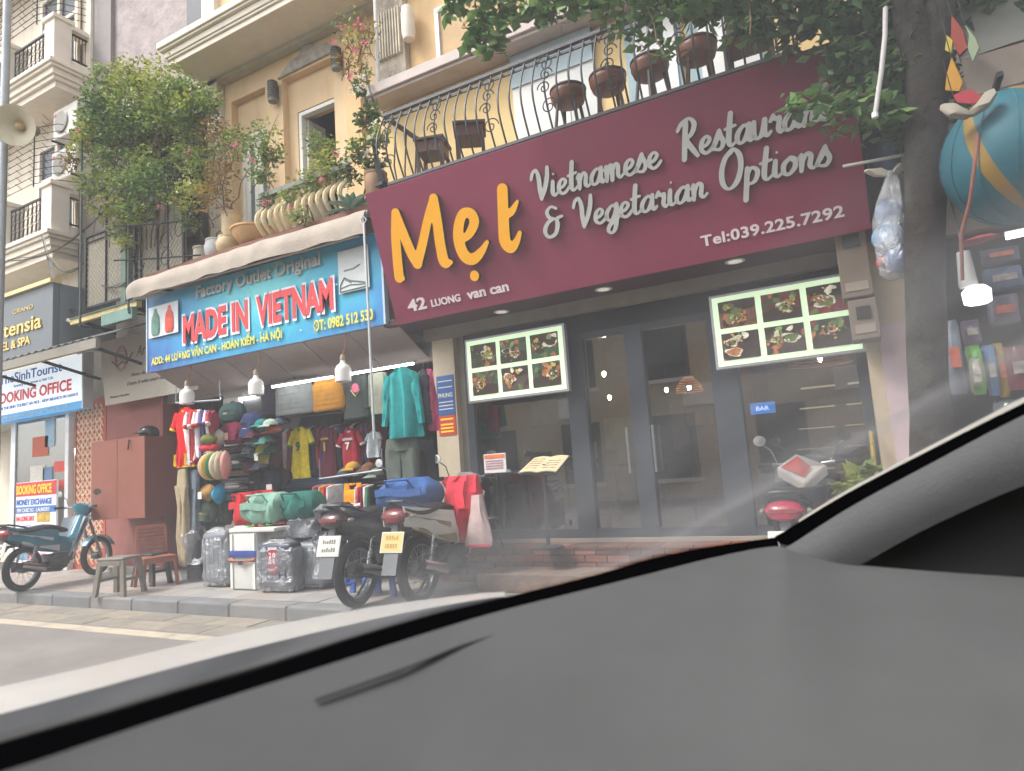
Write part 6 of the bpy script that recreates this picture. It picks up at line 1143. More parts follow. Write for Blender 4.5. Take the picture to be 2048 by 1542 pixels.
# ================================================================== MOTORBIKES
TYRE = mat('1c1c1e', .85, var=.2, scale=20); RIMM = mat('8e9297', .35, .8, var=.08); ENG = mat('5a5c60', .5, .6, var=.25, scale=14, grime='33312e'); PLAS = mat('1d1e21', .45, var=.15)
def bike(loc, rz, label, body, side, seat='18191b', tail='8f2027', plate='d6d5cc', under=None, shield=None, lettering=None, mirrors=True, steer=0.):
    t = thing('motorbike', label, 'motorbike', loc, rz, 'motorbikes parked along the kerb'); S = dict(parent=t, world=False)
    BM = mat(body, .3, var=.05, coat=.5, spec=.5); SM = mat(side, .35, var=.05, coat=.3); TX = Matrix.Rotation(PI/2, 4, 'Y')
    def B(name, m, b, sm=True, lab=None): return b.build(name, m, t, sm, False, label=lab)
    for y, nm_ in ((0, 'rear_wheel'), (1.23, 'front_wheel')):
        M = Matrix.Translation((0, y, .285)) @ TX; b = MB(); pr = [(.215, -.03), (.235, -.045), (.262, -.043), (.283, -.02), (.286, 0), (.283, .02), (.262, .043), (.235, .045), (.215, .03)]; b.lathe(pr, 40, M, cap=False); w = B(nm_, TYRE, b)
        b = MB(); b.lathe([(.205, -.025), (.222, -.03), (.222, .03), (.205, .025), (.2, 0), (.205, -.025)], 36, M, cap=False); r = b.build('rim', RIMM, w, True, False)
        b = MB()
        for k in range(18): a = k*PI/9; c = (1 if k % 2 else -1)*.03; b.tube([M @ Vector((.03*math.cos(a), .03*math.sin(a), c)), M @ Vector((.21*math.cos(a+.3), .21*math.sin(a+.3), 0))], .0025, 4)
        b.build('spokes', RIMM, w, False, False, kind='stuff'); b = MB(); b.lathe([(.02, -.07), (.045, -.06), (.055, -.03), (.055, .03), (.045, .06), (.02, .07)], 18, M); b.build('hub', ENG, w, True, False)
    b = MB(); b.beam((-.085, -.02, .285), (-.085, .48, .33), .03, .055); b.beam((.085, -.02, .285), (.085, .48, .33), .03, .055); B('swingarm', PLAS, b, False)
    b = MB(); b.rings([(-.1, .0, .25, .02, .07), (-.1, .0, .34, .02, .08)], 14); b.beam((-.11, 0, .3), (-.11, .5, .34), .03, .1); B('chain_case', ENG, b)
    for sx in (-1, 1):
        b = MB(); b.tube([(sx*.115, .0, .3), (sx*.12, .1, .66)], .014, 8); b.tube([(sx*.116+.022*math.cos(k*.9), .015+k*.0018+.0*k, .36+k*.0042+.0) if False else (sx*.117+.024*math.cos(k*.8), .02+k*.0016+.024*math.sin(k*.8), .38+k*.0042) for k in range(56)], .005, 4); B('shock_absorber', M_CHROME, b)
    b = MB(); b.rbox(-.1, .1, .32, .62, .2, .42, .04); b.lathe([(.06, 0), (.07, .03), (.07, .16), (.05, .18)], 14, Matrix.Translation((0, .6, .33)) @ Matrix.Rotation(-PI/2*.9, 4, 'X')); b.lathe([(.09, -.13), (.1, -.1), (.1, .1), (.09, .13)], 20, Matrix.Translation((0, .4, .3)) @ TX); B('engine', ENG, b)
    b = MB(); b.tube([(.1, .62, .28), (.13, .45, .2), (.15, .2, .24), (.16, -.05, .3), (.165, -.3, .37)], [.018, .022, .035, .048, .042], 12); B('exhaust', PLAS, b); b = MB(); b.sheet(lambda u, v: (.165+.05*math.cos(-.9+v*1.8), .15-u*.35, .27+.09*u+.05*math.sin(-.9+v*1.8)), 6, 4, .004); B('heat_shield', M_CHROME, b)
    for sx in (-1, 1): b = MB(); b.tube([(sx*.08, .42, .25), (sx*.26, .42, .25)], .016, 8); B('foot_peg', TYRE, b)
    b = MB(); b.tube([(-.08, .3, .22), (-.2, .25, .02)], .012, 6); b.tube([(-.2, .25, .02), (-.24, .25, .012)], .014, 6); B('side_stand', PLAS, b)
    for sx in (-1, 1):
        def side_fn(u, v, sx=sx):
            y = .66-u*1.02; zt = .60+.17*u**.7+.05*max(0, u-.75); zb = .42+.10*u+.22*u*u; wd = .115+.03*math.sin(u*PI)-.055*max(0, u-.6)/.4
            z = zb+(zt-zb)*v; return (sx*(wd*(.82+.25*math.sin(v*PI*.8))), y, z)
        b = MB(); b.sheet(side_fn if sx < 0 else (lambda u, v: side_fn(1-u, v)), 16, 6, .006); B('side_fairing', BM, b)
        b = MB(); b.sheet(lambda u, v: (sx*(.15-.03*abs(v-.5)-.03*u), .42-u*.55, .50+.14*u+.09*(v-.5)*(1-u*.6)), 10, 3, .005); B('side_panel', SM, b)
    for sx in (-1, 1):
        tf = lambda u, v, sx=sx: (sx*(.15-.045*u+.012*math.sin(v*PI)-.01*v), .40-.72*u, .56+.12*u+(.185-.02*u)*v)
        b = MB(); b.sheet(tf if sx < 0 else (lambda u, v: tf(1-u, v)), 14, 5, .006); B('tail_cowl', BM, b)
        b = MB(); b.sheet(lambda u, v: (sx*(.166-.045*u), .30-.5*u, .63+.12*u+.045*(v-.5)*(1-u)), 8, 2, .003); B('cowl_stripe', SM, b)
    b = MB(); rows = []
    for i in range(15):
        u = i/14; y = .62-u*.92; z = .735+.075*u+.03*math.sin(u*PI*2.2-.6); wd = .09+.05*math.sin(min(1, u*1.3)*PI*.55)-.03*max(0, u-.75)*4; rows.append([Vector((wd*math.cos(a), y, z+.045*math.sin(a)*(1 if math.sin(a) > 0 else .6))) for a in [2*PI*k/16 for k in range(16)]])
    b.loft(rows); B('seat', mat(seat, .6, var=.1, bump=.2, bscale=90), b)
    b = MB(); b.tube([(-.1, .02, .8), (-.1, -.2, .86), (-.08, -.3, .88), (0, -.33, .885), (.08, -.3, .88), (.1, -.2, .86), (.1, .02, .8)], .012, 8); B('grab_rail', mat('3a3b3e', .4, .5), b)
    b = MB(); b.rings([(0, -.31, .70, .03, .03), (0, -.31, .72, .09, .06), (0, -.30, .765, .125, .07), (0, -.29, .81, .1, .05), (0, -.27, .83, .04, .03)], 18); tl = B('tail_light', mat(tail, .3, var=.1, coat=.4), b)
    b = MB(); b.box(-.085, .085, -.372, -.365, .755, .78); b.build('reflector_strip', mat('8f4a44', .3), tl, False, False)
    for sx in (-1, 1): b = MB(); b.rings([(sx*.14, -.25, .745, .012, .03), (sx*.145, -.245, .76, .018, .04), (sx*.14, -.24, .775, .012, .03)], 12); B('rear_indicator', mat('8f8a80', .3), b)
    b = MB(); b.sheet(lambda u, v: ((v-.5)*.13*(1-.15*u), -.02-.3*math.sin(.35+u*1.1)+.02, .285+.33*math.cos(-.35+.95*u)-.0+(-.02*abs(v-.5)*2)), 12, 4, .006); B('rear_mudguard', PLAS, b)
    M = Matrix.Translation((0, -.36, .56)) @ Matrix.Rotation(-.3, 4, 'X'); b = MB(); b.box(-.03, .03, .008, .02, -.22, .2, M); b.box(-.07, .07, .006, .012, -.26, -.06, M); B('mud_flap', mat('6d7074', .5), b, False)
    b = MB(); b.box(-.11, .11, -.004, .004, -.085, .085, M); pl = b.build('number_plate', mat('d8d8d2', .5, var=.03), t, False, False, bevel=.004); b = MB(); b.box(-.1, .1, -.006, -.0045, -.075, .075, M); b.build('plate_face', mat(plate, .5, var=.05, grime='a9a49a'), pl, False, False)
    for zz, n_ in ((.035, '29-'), (-.03, '')):
        b = MB(); r_ = random.Random(str(label)+str(zz)); x_ = -.06
        while x_ < .055: w_ = r_.uniform(.012, .02); b.box(x_, x_+w_, -.0075, -.0062, zz-.018, zz+.018 if r_.random() > .3 else zz+.006, M); x_ += w_+.008
        b.build('plate_marks', mat('6d6c66' if plate != 'd6b872' else 'a98c50', .6), pl, False, False, kind='stuff')
    # front: leg shield, fork, fender, handlebar
    SH = mat(shield or body, .3, var=.05, coat=.4)
    for sx in (-1, 1):
        b = MB(); f_ = lambda u, v: (sx*(.03+.2*u*(1-.35*v)), .98-.14*u*u-.24*v+.02, .93-.55*v-.05*u); b.sheet(f_ if sx > 0 else (lambda u, v: f_(1-u, v)), 8, 10, .008); B('leg_shield', SH, b)
        b = MB(); g_ = lambda u, v: (sx*(.05+.12*u*(1-.3*v)), .93-.12*u*u-.24*v, .9-.5*v-.04*u); b.sheet(g_ if sx < 0 else (lambda u, v: g_(1-u, v)), 8, 10, .006); B('inner_shield', SM if shield else PLAS, b)
    b = MB(); b.tube([(0, .98, .95), (0, .8, .62), (0, .6, .5), (0, .5, .48)], [.05, .06, .06, .05], 10); B('frame_tube', BM, b)
    for sx in (-1, 1): b = MB(); b.tube([(sx*.075, 1.23, .285), (sx*.07, 1.08, .66), (sx*.05, .99, .92)], .02, 8); B('fork_leg', M_STEEL, b)
    b = MB(); b.sheet(lambda u, v: ((v-.5)*.13, 1.23+.315*math.cos(.45+u*2.1), .285+.315*math.sin(.45+u*2.1)-.03*abs(v-.5)**1.5), 16, 5, .006); B('front_mudguard', BM, b)
    hb = MB(); hb.rings([(0, .97, .9, .06, .06), (0, .98, .97, .12, .1), (0, .95, 1.04, .13, .09), (0, .9, 1.08, .06, .04)], 18); B('handlebar_cover', BM, hb)
    b = MB(); b.lathe([(.07, 0), (.075, .03), (.05, .05), (.001, .055)], 18, Matrix.Translation((0, 1.03, .99)) @ Matrix.Rotation(-PI/2, 4, 'X')); B('headlight', mat('c9cdd0', .1, coat=1), b)
    b = MB(); b.tube([(-.33, .83, 1.03), (-.22, .9, 1.03), (-.1, .94, 1.02), (.1, .94, 1.02), (.22, .9, 1.03), (.33, .83, 1.03)], .013, 8); B('handlebar', M_STEEL, b)
    for sx in (-1, 1):
        b = MB(); b.tube([(sx*.24, .885, 1.03), (sx*.345, .825, 1.03)], .018, 10); B('grip', TYRE, b); b = MB(); b.tube([(sx*.2, .95, 1.02), (sx*.34, .87, 1.0)], .006, 6); B('lever', M_CHROME, b)
        if mirrors:
            b = MB(); b.tube([(sx*.2, .92, 1.04), (sx*.24, .93, 1.15), (sx*.3, .9, 1.2)], .006, 6); mr = B('mirror_stalk', M_CHROME, b); b = MB(); b.lathe([(.001, -.012), (.04, -.01), (.055, 0), (.055, .006), (.001, .007)], 18, Matrix.Translation((sx*.31, .89, 1.23)) @ Matrix.Rotation(PI/2, 4, 'X') @ Matrix.Rotation(sx*.3, 4, 'Y') @ Matrix.Diagonal((1, .8, 1, 1))); b.build('mirror', M_CHROME, mr, True, False)
    return t
b1 = bike((-9.9, 4.72, .13), .32, 'teal motorbike with white leg shield parked by the tour office', '2f7f96', 'b9c0c4', shield='a9b2b8', plate='d6d5cc')
bA = bike((-4.2, 4.72, .13), .1, 'black and dark grey motorbike with a white number plate', '2a2d31', '3a3d42', tail='3a2226')
bB = bike((-3.66, 4.94, .13), .04, 'silver-white motorbike with a yellow number plate and large red tail light', 'c9cac6', '8c8468', tail='6d1c26', plate='d6b872')
bC = bike((-.46, 4.85, .13), -.05, 'black and pink motorbike mostly hidden by the car pillar', '3a3c42', '6a6d72', tail='a02848')
# clothes hung on the silver motorbike
def drape(rows, label, cat, name, col, group=None, seed=0, fold=.06):
    o = Vector(rows[0][:3]); t = thing(name, label, cat, o, 0, group); b = MB(); b.rings([tuple(r) for r in rows], 40, fold, 13, seed, flat=2.2); b.build('cloth', cloth_m(col), t, True); return t
def R_(px0, px1, py, Y, d): a, b_ = at(px0, py, Y), at(px1, py, Y); return ((a.x+b_.x)/2, Y, (a.z+b_.z)/2, (b_.x-a.x)/2, d)
t = drape([R_(896, 952, 951, 5.62, .05), R_(890, 958, 962, 5.62, .09), R_(892, 960, 985, 5.58, .1), R_(897, 962, 1015, 5.55, .08), R_(902, 955, 1045, 5.55, .07), R_(907, 948, 1070, 5.55, .06), R_(912, 938, 1084, 5.55, .03)], 'coral red jacket draped over the handlebar of the silver motorbike', 'jacket', 'draped_jacket', 'cf3444')
q = MB(); q.rings([R_(942, 962, 990, 5.5, .03), R_(940, 968, 1020, 5.48, .05), R_(936, 978, 1055, 5.46, .05), R_(930, 984, 1082, 5.46, .05), R_(932, 982, 1092, 5.46, .04)], 26, .02, 8, 4); q.build('lining', cloth_m('b9a3a0'), t, True)
q = MB(); q.sheet(lambda u, v: tuple(at(936+u*44, 1090+v*5-u*2, 5.41)), 8, 1, .01); q.build('hem', cloth_m('c22f44'), t, True)
# blue stools under the bikes
for px, lab in ((700, 'small bright blue plastic stool seen through the dark motorbike wheel'), (752, 'small bright blue plastic stool between the two parked motorbikes')):
    p = atz(px, 1196, .13); px_stool(p.x, p.y+.15, .2, lab, '2f6fd0', .26, .26)
# menu stand, placard
t = thing('menu_stand', 'black stand holding an open cream menu before the restaurant window', 'menu stand', (-2.82, 5.75, .5)); a, b_, c, d = at(1037, 945, 5.72), at(1112, 943, 5.72), at(1138, 911, 5.98), at(1068, 916, 5.98)
b = MB(); b.sheet(lambda u, v: tuple((a.lerp(b_, u)).lerp(d.lerp(c, u), v)+Vector((0, 0, .012*math.sin(abs(u-.5)*2*PI)))), 10, 3, .012); b.build('open_menu', mat('c9bb98', .7, var=.06), t)
b = MB(); b.sheet(lambda u, v: tuple((a.lerp(b_, .03+u*.94)).lerp(d.lerp(c, .03+u*.94), v*.98)-Vector((0, 0, .02))), 4, 2, .02); b.build('rest_plate', M_DARK, t); m_ = (a+b_+c+d)/4
for i in range(9):
    q0 = a.lerp(b_, .08 if i < 5 else .56).lerp(d.lerp(c, .08 if i < 5 else .56), .2+.15*(i % 5)); q1 = a.lerp(b_, .4 if i < 5 else .9).lerp(d.lerp(c, .4 if i < 5 else .9), .2+.15*(i % 5)); MB().beam(q0+Vector((0, 0, .012)), q1+Vector((0, 0, .012)), .005).build('menu_line', mat('7d6b50', .7), t)
MB().tube([m_, (m_.x, 5.8, .52)], .02, 8).build('pole', M_DARK, t); MB().lathe([(.16, 0), (.16, .015), (.03, .03)], 20, Matrix.Translation((m_.x, 5.78, .5))).build('base', M_DARK, t)
t = thing('placard', 'small white notice with orange heading on a thin stand in front of the glass', 'notice', (-3.3, 5.75, 1.2)); a, b_ = at(967, 909, 5.75), at(1013, 944, 5.75)
MB().box(a.x, b_.x, 5.75, 5.76, b_.z, a.z).build('board', mat('d9d7d6', .5), t); MB().box(a.x+.01, b_.x-.01, 5.744, 5.748, a.z-.045, a.z-.01).build('heading', mat('d8703a', .5), t)
for i in range(4): MB().box(a.x+.02, b_.x-.03, 5.744, 5.748, a.z-.075-i*.025, a.z-.066-i*.025).build('print_line', mat('a9707a', .5), t)
MB().tube([((a.x+b_.x)/2, 5.765, b_.z), ((a.x+b_.x)/2, 5.78, .5)], .01, 6).build('stem', M_DARK, t)

# ================================================================== neighbouring toy shop on the right
ts = thing('toy_shop', 'dim toy shop at the end of the row, behind the tree trunk', 'shop', (2, 6.3, .13)); GW = mat('8c857c', .9, var=.1, grime='6b655c', streak=1)
MB().box(.52, 12, 6.2, 6.6, 2.9, 12).build('upper_wall', GW, ts); MB().box(.52, 12, 9, 9.1, .12, 2.9).build('back_wall', mat('50505a', .9, var=.4, scale=3), ts); MB().box(.5, .56, 6.5, 9, .12, 2.9).build('side_wall', mat('55504c', .9), ts); MB().box(.5, 12, 6.3, 9, 2.9, 2.95).build('ceiling', mat('3c3c40', .9), ts)
t = thing('shop_awning', 'grey canvas awning over the toy shop', 'awning', (1.5, 4.9, 3.5)); 
b = MB(); b.sheet(lambda u, v: (.84+u*4, 4.72+v*.5, 3.60+v*.9+.02*math.sin(u*14)*(1-v)), 30, 6, .02); b.build('canvas', mat('6f6f69', .85, var=.12, grime='4f4f4a'), t, True); b = MB(); b.sheet(lambda u, v: (.84+u*4, 4.7-.02*math.sin(u*30)*(1-v), 3.34+v*.25), 60, 3, .01); b.build('valance', mat('7d736a', .85, var=.12), t, True)
for xx in (.95, 2.5): MB().beam((xx, 4.4, 3.3), (xx, 6.2, 3.15), .03).build('arm', M_IRON, t)
mc = mat('7b6d60', .6, var=.1, grime='5b5047')
for z0, z1, x0, x1, lab in ((2.42, 2.98, .02, .24, 'tall brown electricity meter box at the end of the maroon sign'), (2.08, 2.40, .05, .25, 'small brown electricity meter box below the tall one')):
    t = thing('meter_box', lab, 'meter box', ((x0+x1)/2, 5.75, z0), 0, 'electricity meter boxes'); MB().box(x0, x1, 5.7, 5.93, z0, z1).build('case', mc, t, bevel=.01); MB().box(x0+.05, x1-.05, 5.69, 5.699, z1-.16, z1-.06).build('meter_window', mat('33312f', .2), t); MB().box(x0+.03, x1-.03, 5.692, 5.699, z0+.05, z0+.12).build('label_plate', mat('9c8f80', .6), t)
# tree
tr = thing('street_tree', 'dark-barked street tree with leaves hanging over the maroon sign', 'tree', (.33, 4.78, .13)); BK = mat('2a2622', .95, var=.4, scale=12, bump=1.0, bscale=18, grime='59594a', gamt=.6)
def limb(pts, rs, nm='limb', n=16):
    b = MB(); P = [Vector(p) for p in spline([tuple(p)+(r,) for p, r in zip(pts, rs)], 6)] if False else None
    sp_ = spline([tuple(p)+(r,) for p, r in zip(pts, rs)], 6); rings = []
    for i, q in enumerate(sp_):
        p = Vector(q[:3]); d = Vector(sp_[min(i+1, len(sp_)-1)][:3])-Vector(sp_[max(0, i-1)][:3]); d.normalize(); u = d.cross(Vector((0, 1, .1))).normalized(); v = d.cross(u)
        rings.append([p+(u*math.cos(a)+v*math.sin(a))*q[3]*(1+.16*noise.noise(Vector((math.cos(a)*2, math.sin(a)*2, p.z*2.2)))) for a in [2*PI*k/n for k in range(n)]])
    b.loft(rings); return b.build(nm, BK, tr, True)
limb([(.40, 4.7, .1), (.38, 4.7, .8), (.41, 4.7, 1.5), (.46, 4.7, 2.1), (.55, 4.7, 2.8), (.66, 4.72, 3.6)], [.19, .14, .115, .11, .112, .12], 'trunk')
limb([(.66, 4.72, 3.5), (.5, 4.7, 4.4), (-.2, 4.6, 5.4), (-1.2, 4.5, 6.0), (-2.2, 4.6, 6.3)], [.1, .08, .06, .04, .02]); limb([(.66, 4.72, 3.5), (.9, 4.8, 4.6), (1.0, 4.9, 6.0)], [.1, .08, .05])
TL1 = leaf_mat(['4e7040', '638a4a', '446338', '7f9f5c', '5a8048']); TL2 = leaf_mat(['40603e', '547648', '375238', '688852'], .45)
def crown(cl, m, size, seed, nm='foliage'):
    b = MB()
    for i, (px, py, Y, r, n) in enumerate(cl): leaves(b, at(px, py, Y), (r*1.1, r*.85, r*.8), int(n*.62), size, seed+i*11, .5)
    b.build(nm, m, tr, kind='stuff')
crown([(1560, 5, 4.9, .3, 300), (1620, 40, 4.9, .32, 380), (1700, 45, 4.9, .3, 260), (1760, 90, 4.9, .4, 560), (1830, 60, 5.0, .4, 500), (1715, 120, 4.9, .2, 120), (1780, 180, 4.9, .32, 380), (1840, 160, 4.9, .3, 300), (1850, 240, 4.9, .26, 240), (1790, 250, 4.9, .2, 160), (1900, 20, 5, .3, 260), (1640, -60, 4.8, .4, 500), (1780, -80, 4.8, .5, 600), (1500, -50, 4.7, .35, 350), (1980, -60, 4.9, .5, 400)], TL2, .11, 100)
crown([(1585, 205, 4.5, .09, 36), (1625, 195, 4.5, .09, 40), (1665, 205, 4.55, .09, 36), (1600, 220, 4.5, .07, 24), (1650, 235, 4.5, .07, 24), (1690, 215, 4.5, .08, 28), (1660, 265, 4.55, .05, 12), (1750, 215, 4.6, .16, 100), (1330, 95, 4.7, .1, 34), (1290, 70, 4.7, .12, 46), (1240, 40, 4.7, .14, 60), (1490, 55, 4.8, .16, 80), (1510, 30, 4.8, .16, 90), (1460, 20, 4.8, .14, 60)], TL1, .10, 300)
crown([(905, 10, 4.6, .12, 50), (960, 50, 4.6, .15, 90), (985, 90, 4.6, .1, 40), (940, 85, 4.6, .1, 40), (1000, 10, 4.6, .2, 160), (1060, 15, 4.6, .16, 100), (1130, 5, 4.6, .16, 90), (1190, 10, 4.6, .16, 90), (990, 62, 4.6, .12, 50), (1090, 30, 4.6, .12, 50), (1310, 15, 4.7, .2, 150), (1400, 0, 4.7, .2, 150), (960, -50, 4.6, .3, 300), (1150, -60, 4.6, .3, 300), (1300, -60, 4.7, .35, 350), (1420, -40, 4.7, .3, 300)], TL1, .12, 500)
b = MB()  # unseen crown clumps above the view, added to shade the right side
for k, (x_, y_, z_q, r_) in enumerate(((.2, 4.2, 6.6, .9), (1.2, 3.9, 6.4, 1.0), (2.2, 4.4, 6.2, 1.0), (1.6, 2.9, 6.8, 1.1), (.3, 3.0, 7.2, 1.0), (-.9, 3.6, 7.3, .9), (3.2, 3.6, 6.6, 1.1), (2.6, 2.2, 7.2, 1.1), (1.2, 5.4, 6.9, .9), (.5, 2.0, 7.8, 1.0))): leaves(b, (x_, y_, z_q), (r_, r_, r_*.6), 1500, .13, 900+k, .4)
b.build('foliage', TL2, tr, kind='stuff'); b = MB()
for q in ((940, -80, 975, 105), (1000, -80, 1010, 60), (1120, -70, 1130, 30), (1250, -60, 1330, 110), (1480, -60, 1500, 70), (1740, 190, 1580, 212), (1760, 200, 1650, 270)): twig(b, at(q[0], q[1], 4.7), at(q[2], q[3], 4.6), .012, .04, q[0], 6)
b.build('twig', STEM, tr, kind='stuff')
# low sprig of plants and a bamboo stick by the right pier
plant('pot_plant', 'yellow-green leafy plant by the foot of the right pier', 'plant', (.1, 5.6, .3), [(1715, 975, 5.3, .12, 90, LEAFY), (1738, 955, 5.4, .1, 70), (1700, 985, 5.2, .1, 60, LEAFY)], [((.05, 5.3, .5), at(1720, 960, 5.3))], seed=33, size=.12)
t = thing('bamboo_stick', 'yellow bamboo stick leaning by the right window edge', 'stick', (.1, 5.8, .5)); MB().tube([at(1742, 862, 5.85), at(1752, 965, 5.8)], .016, 8).build('stem', mat('b99a3a', .6), t)
for i in range(3): MB().lathe([(.018, -.006), (.02, 0), (.018, .006)], 10, Matrix.Translation(at(1742, 862, 5.85).lerp(at(1752, 965, 5.8), .25+.25*i))).build('node', mat('9c7f2c', .6), t)
# hanging bag with blue toys, rod
t = thing('hanging_rod', 'thin pale rod sticking out from the sign to the tree trunk', 'rod', at(1760, 320, 5.05)); MB().tube([at(1686, 333, 5.1), at(1828, 306, 5.0)], .012, 6).build('bar', mat('a8a8a0', .5), t); MB().lathe([(.018, -.02), (.018, .02)], 8, Matrix.Translation(at(1828, 306, 5.0))).build('end_cap', M_STEEL, t)
def hb_(px0, px1, py, d): return R_(px0, px1, py, 5.0, d)
t = thing('toy_bag', 'knotted clear plastic bag of blue toys hanging beside the trunk', 'bag', at(1785, 550, 5.0)); b = MB(); b.rings([hb_(1776, 1790, 345, .02), hb_(1768, 1796, 372, .04), hb_(1752, 1806, 400, .08), hb_(1746, 1814, 440, .12), hb_(1748, 1822, 480, .13), hb_(1754, 1826, 520, .13), hb_(1762, 1822, 548, .1), hb_(1778, 1808, 558, .04)], 30, .03, 12, 5); b.build('bag_skin', film_mat(.3, .18, (.9, .92, .94)), t, True)
for px, py, r, c in ((1778, 425, .085, '3a78b4'), (1776, 475, .1, '6aa0cc'), (1796, 520, .09, '2a6ca8'), (1768, 525, .05, 'b04a4a')): MB().lathe([(max(.001, r*math.sin(k*PI/10)), -r*math.cos(k*PI/10)) for k in range(11)], 16, Matrix.Translation(at(px, py, 5.0))).build('blue_ball', mat(c, .4, var=.4, scale=14), t, True)
for s_ in (-1, 1): p = at(1782, 350, 4.97); b = MB(); b.rings([(p.x+s_*.02, p.y, p.z, .02, .02), (p.x+s_*.06, p.y, p.z+.03, .045, .03), (p.x+s_*.1, p.y, p.z+.06, .05, .03), (p.x+s_*.13, p.y, p.z+.07, .02, .02)], 14, .02, 20, s_); b.build('knot', mat('c4beb0', .6), t, True)
# beach ball in gores, ribbons, tarp, lamp, toys
c = at(1968, 330, 4.5); r = .37; t = thing('beach_ball', 'huge inflated teal beach ball with yellow stripes hanging in the toy shop front', 'beach ball', c+Vector((.06, 0, 0)))
c = c+Vector((.16, 0, 0)); TE, YE = mat('1b5a68', .6, var=.15), mat('85692c', .6, var=.15)
gor = [(0, .75, TE), (.75, .95, YE), (.95, 1.9, TE), (1.9, 2.15, YE), (2.15, 3.1, TE), (3.1, 3.35, YE), (3.35, 4.3, TE), (4.3, 4.5, YE), (4.5, 2*PI, TE)]
Rb = Matrix.Translation(c) @ Matrix.Rotation(-.3, 4, 'Y') @ Matrix.Rotation(3.2, 4, 'Z')
for a0, a1, mm in gor: b = MB(); b.sheet(lambda u, v: tuple(Rb @ Vector((r*math.sin(.02+v*3.1)*math.cos(a0+(a1-a0)*u), r*math.sin(.02+v*3.1)*math.sin(a0+(a1-a0)*u), -r*1.05*math.cos(.02+v*3.1)))), 8, 20, .004); b.build('gore', mm, t, True)
b = MB()
for k in range(12):
    a = k*PI/6; b.tube([Rb @ Vector((r*1.01*math.sin(q*PI/16)*math.cos(a+q*.1), r*1.01*math.sin(q*PI/16)*math.sin(a+q*.1), -r*1.06*math.cos(q*PI/16))) for q in range(1, 16)], .003, 3)
b.build('net', mat('2f5f68', .7), t, kind='stuff')
for s_ in (-1, 1): p = at(1940, 225, 4.15); b = MB(); b.rings([(p.x+s_*.01, p.y, p.z-.02, .02, .02), (p.x+s_*.05, p.y, p.z+.01, .05, .03), (p.x+s_*.09, p.y, p.z+.06, .04, .03), (p.x+s_*.1, p.y, p.z+.09, .02, .02)], 12, .02, 20, s_); b.build('white_knot', mat('8a8477', .7), t, True)
MB().tube([at(1957, 270, 4.08), at(1948, 340, 4.05), at(1940, 400, 4.06), at(1922, 470, 4.1), at(1925, 560, 4.2)], .009, 8).build('hanging_ribbon', mat('7d4c40', .8, var=.3), t, True)
p = at(1945, 482, 4.3); b = MB(); b.rings([(p.x, p.y, p.z-.02, .03, .02), (p.x+.03, p.y, p.z, .1, .05), (p.x+.05, p.y, p.z+.02, .03, .02)], 14, .01); b.build('red_valve_tag', mat('8a2a30', .7), t, True)
for pts, cc, lab in ((((1903, 30), (1925, 60), (1935, 95), (1918, 110), (1902, 75)), '8f3a2e', 'red pennant streamer, topmost of the streamers in the tree'), (((1893, 70), (1905, 80), (1902, 105), (1890, 100)), 'b9a83a', 'small yellow-green streamer left of the red pennant'), (((1930, 50), (1950, 75), (1958, 95), (1945, 122), (1935, 95), (1938, 70)), '8a9a7c', 'pale green streamer right of the red pennant'), (((1903, 115), (1925, 165), (1918, 182), (1890, 180), (1893, 150)), 'b5842a', 'orange-yellow streamer hanging against the trunk'), (((1905, 190), (1940, 178), (1970, 196), (1960, 208), (1915, 205)), 'a8323c', 'red and white toy wing above the beach ball')):
    q = [at(x_, y_, 4.55) for x_, y_ in pts]; t = thing('streamer', lab, 'streamer', q[0], 0, 'coloured streamers hanging in the tree'); b = MB(); n = len(q); b.add(q+[v+Vector((.01, .02, 0)) for v in q], [tuple(range(n)), tuple(reversed(range(n, 2*n)))]+[(k, (k+1) % n, (k+1) % n+n, k+n) for k in range(n)]); b.build('cloth', mat(cc, .7, var=.15), t); MB().tube([q[0], q[0]+Vector((-.02, 0, .25))], .003, 4).build('string', M_DARK, t)
t = thing('blue_tarp', 'dark navy tarpaulin hanging between the maroon sign and the trunk', 'tarpaulin', at(1790, 330, 5.4)); b = MB(); b.sheet(lambda u, v: tuple(at(1738+u*100, 345-v*135, 5.45+.04*math.sin(u*9))), 14, 6, .01); b.build('sheet', mat('1d2a44', .8, var=.2), t, True); b = MB(); b.tube([at(1736, 212, 5.44), at(1840, 208, 5.44)], .012, 6); b.build('hem_bar', M_IRON, t)
t = thing('white_tube_pole', 'slim curved white pole hanging through the leaves right of the sign', 'pole', at(1750, 235, 4.9)); MB().tube([at(1771, 15, 4.3), at(1770, 70, 4.3), at(1763, 140, 4.3), at(1750, 232, 4.3)], .014, 10).build('shaft', mat('b4b0b0', .5), t, True); MB().lathe([(.017, -.01), (.017, .02)], 10, Matrix.Translation(at(1750, 232, 4.3))).build('end_cap', M_WHITE, t)
p = at(1954, 592, 4.65); t = thing('bright_bulb', 'bright square-ended white bulb hanging in the toy shop', 'light bulb', p); MB().lathe([(.05, -.05), (.07, -.04), (.075, .03), (.045, .06)], 18, Matrix.Translation(p)).build('glass_bulb', mat('ffffff', .4, var=0, emit=1.3), t, True); MB().lathe([(.045, 0), (.05, .02), (.035, .22)], 14, Matrix.Translation(p+Vector((-.03, .02, .062)))).build('socket', mat('a9a9a6', .5), t, True); MB().tube([p+Vector((-.03, .02, .28)), p+Vector((-.06, .1, 1.0))], .006, 5).build('cord', M_DARK, t)
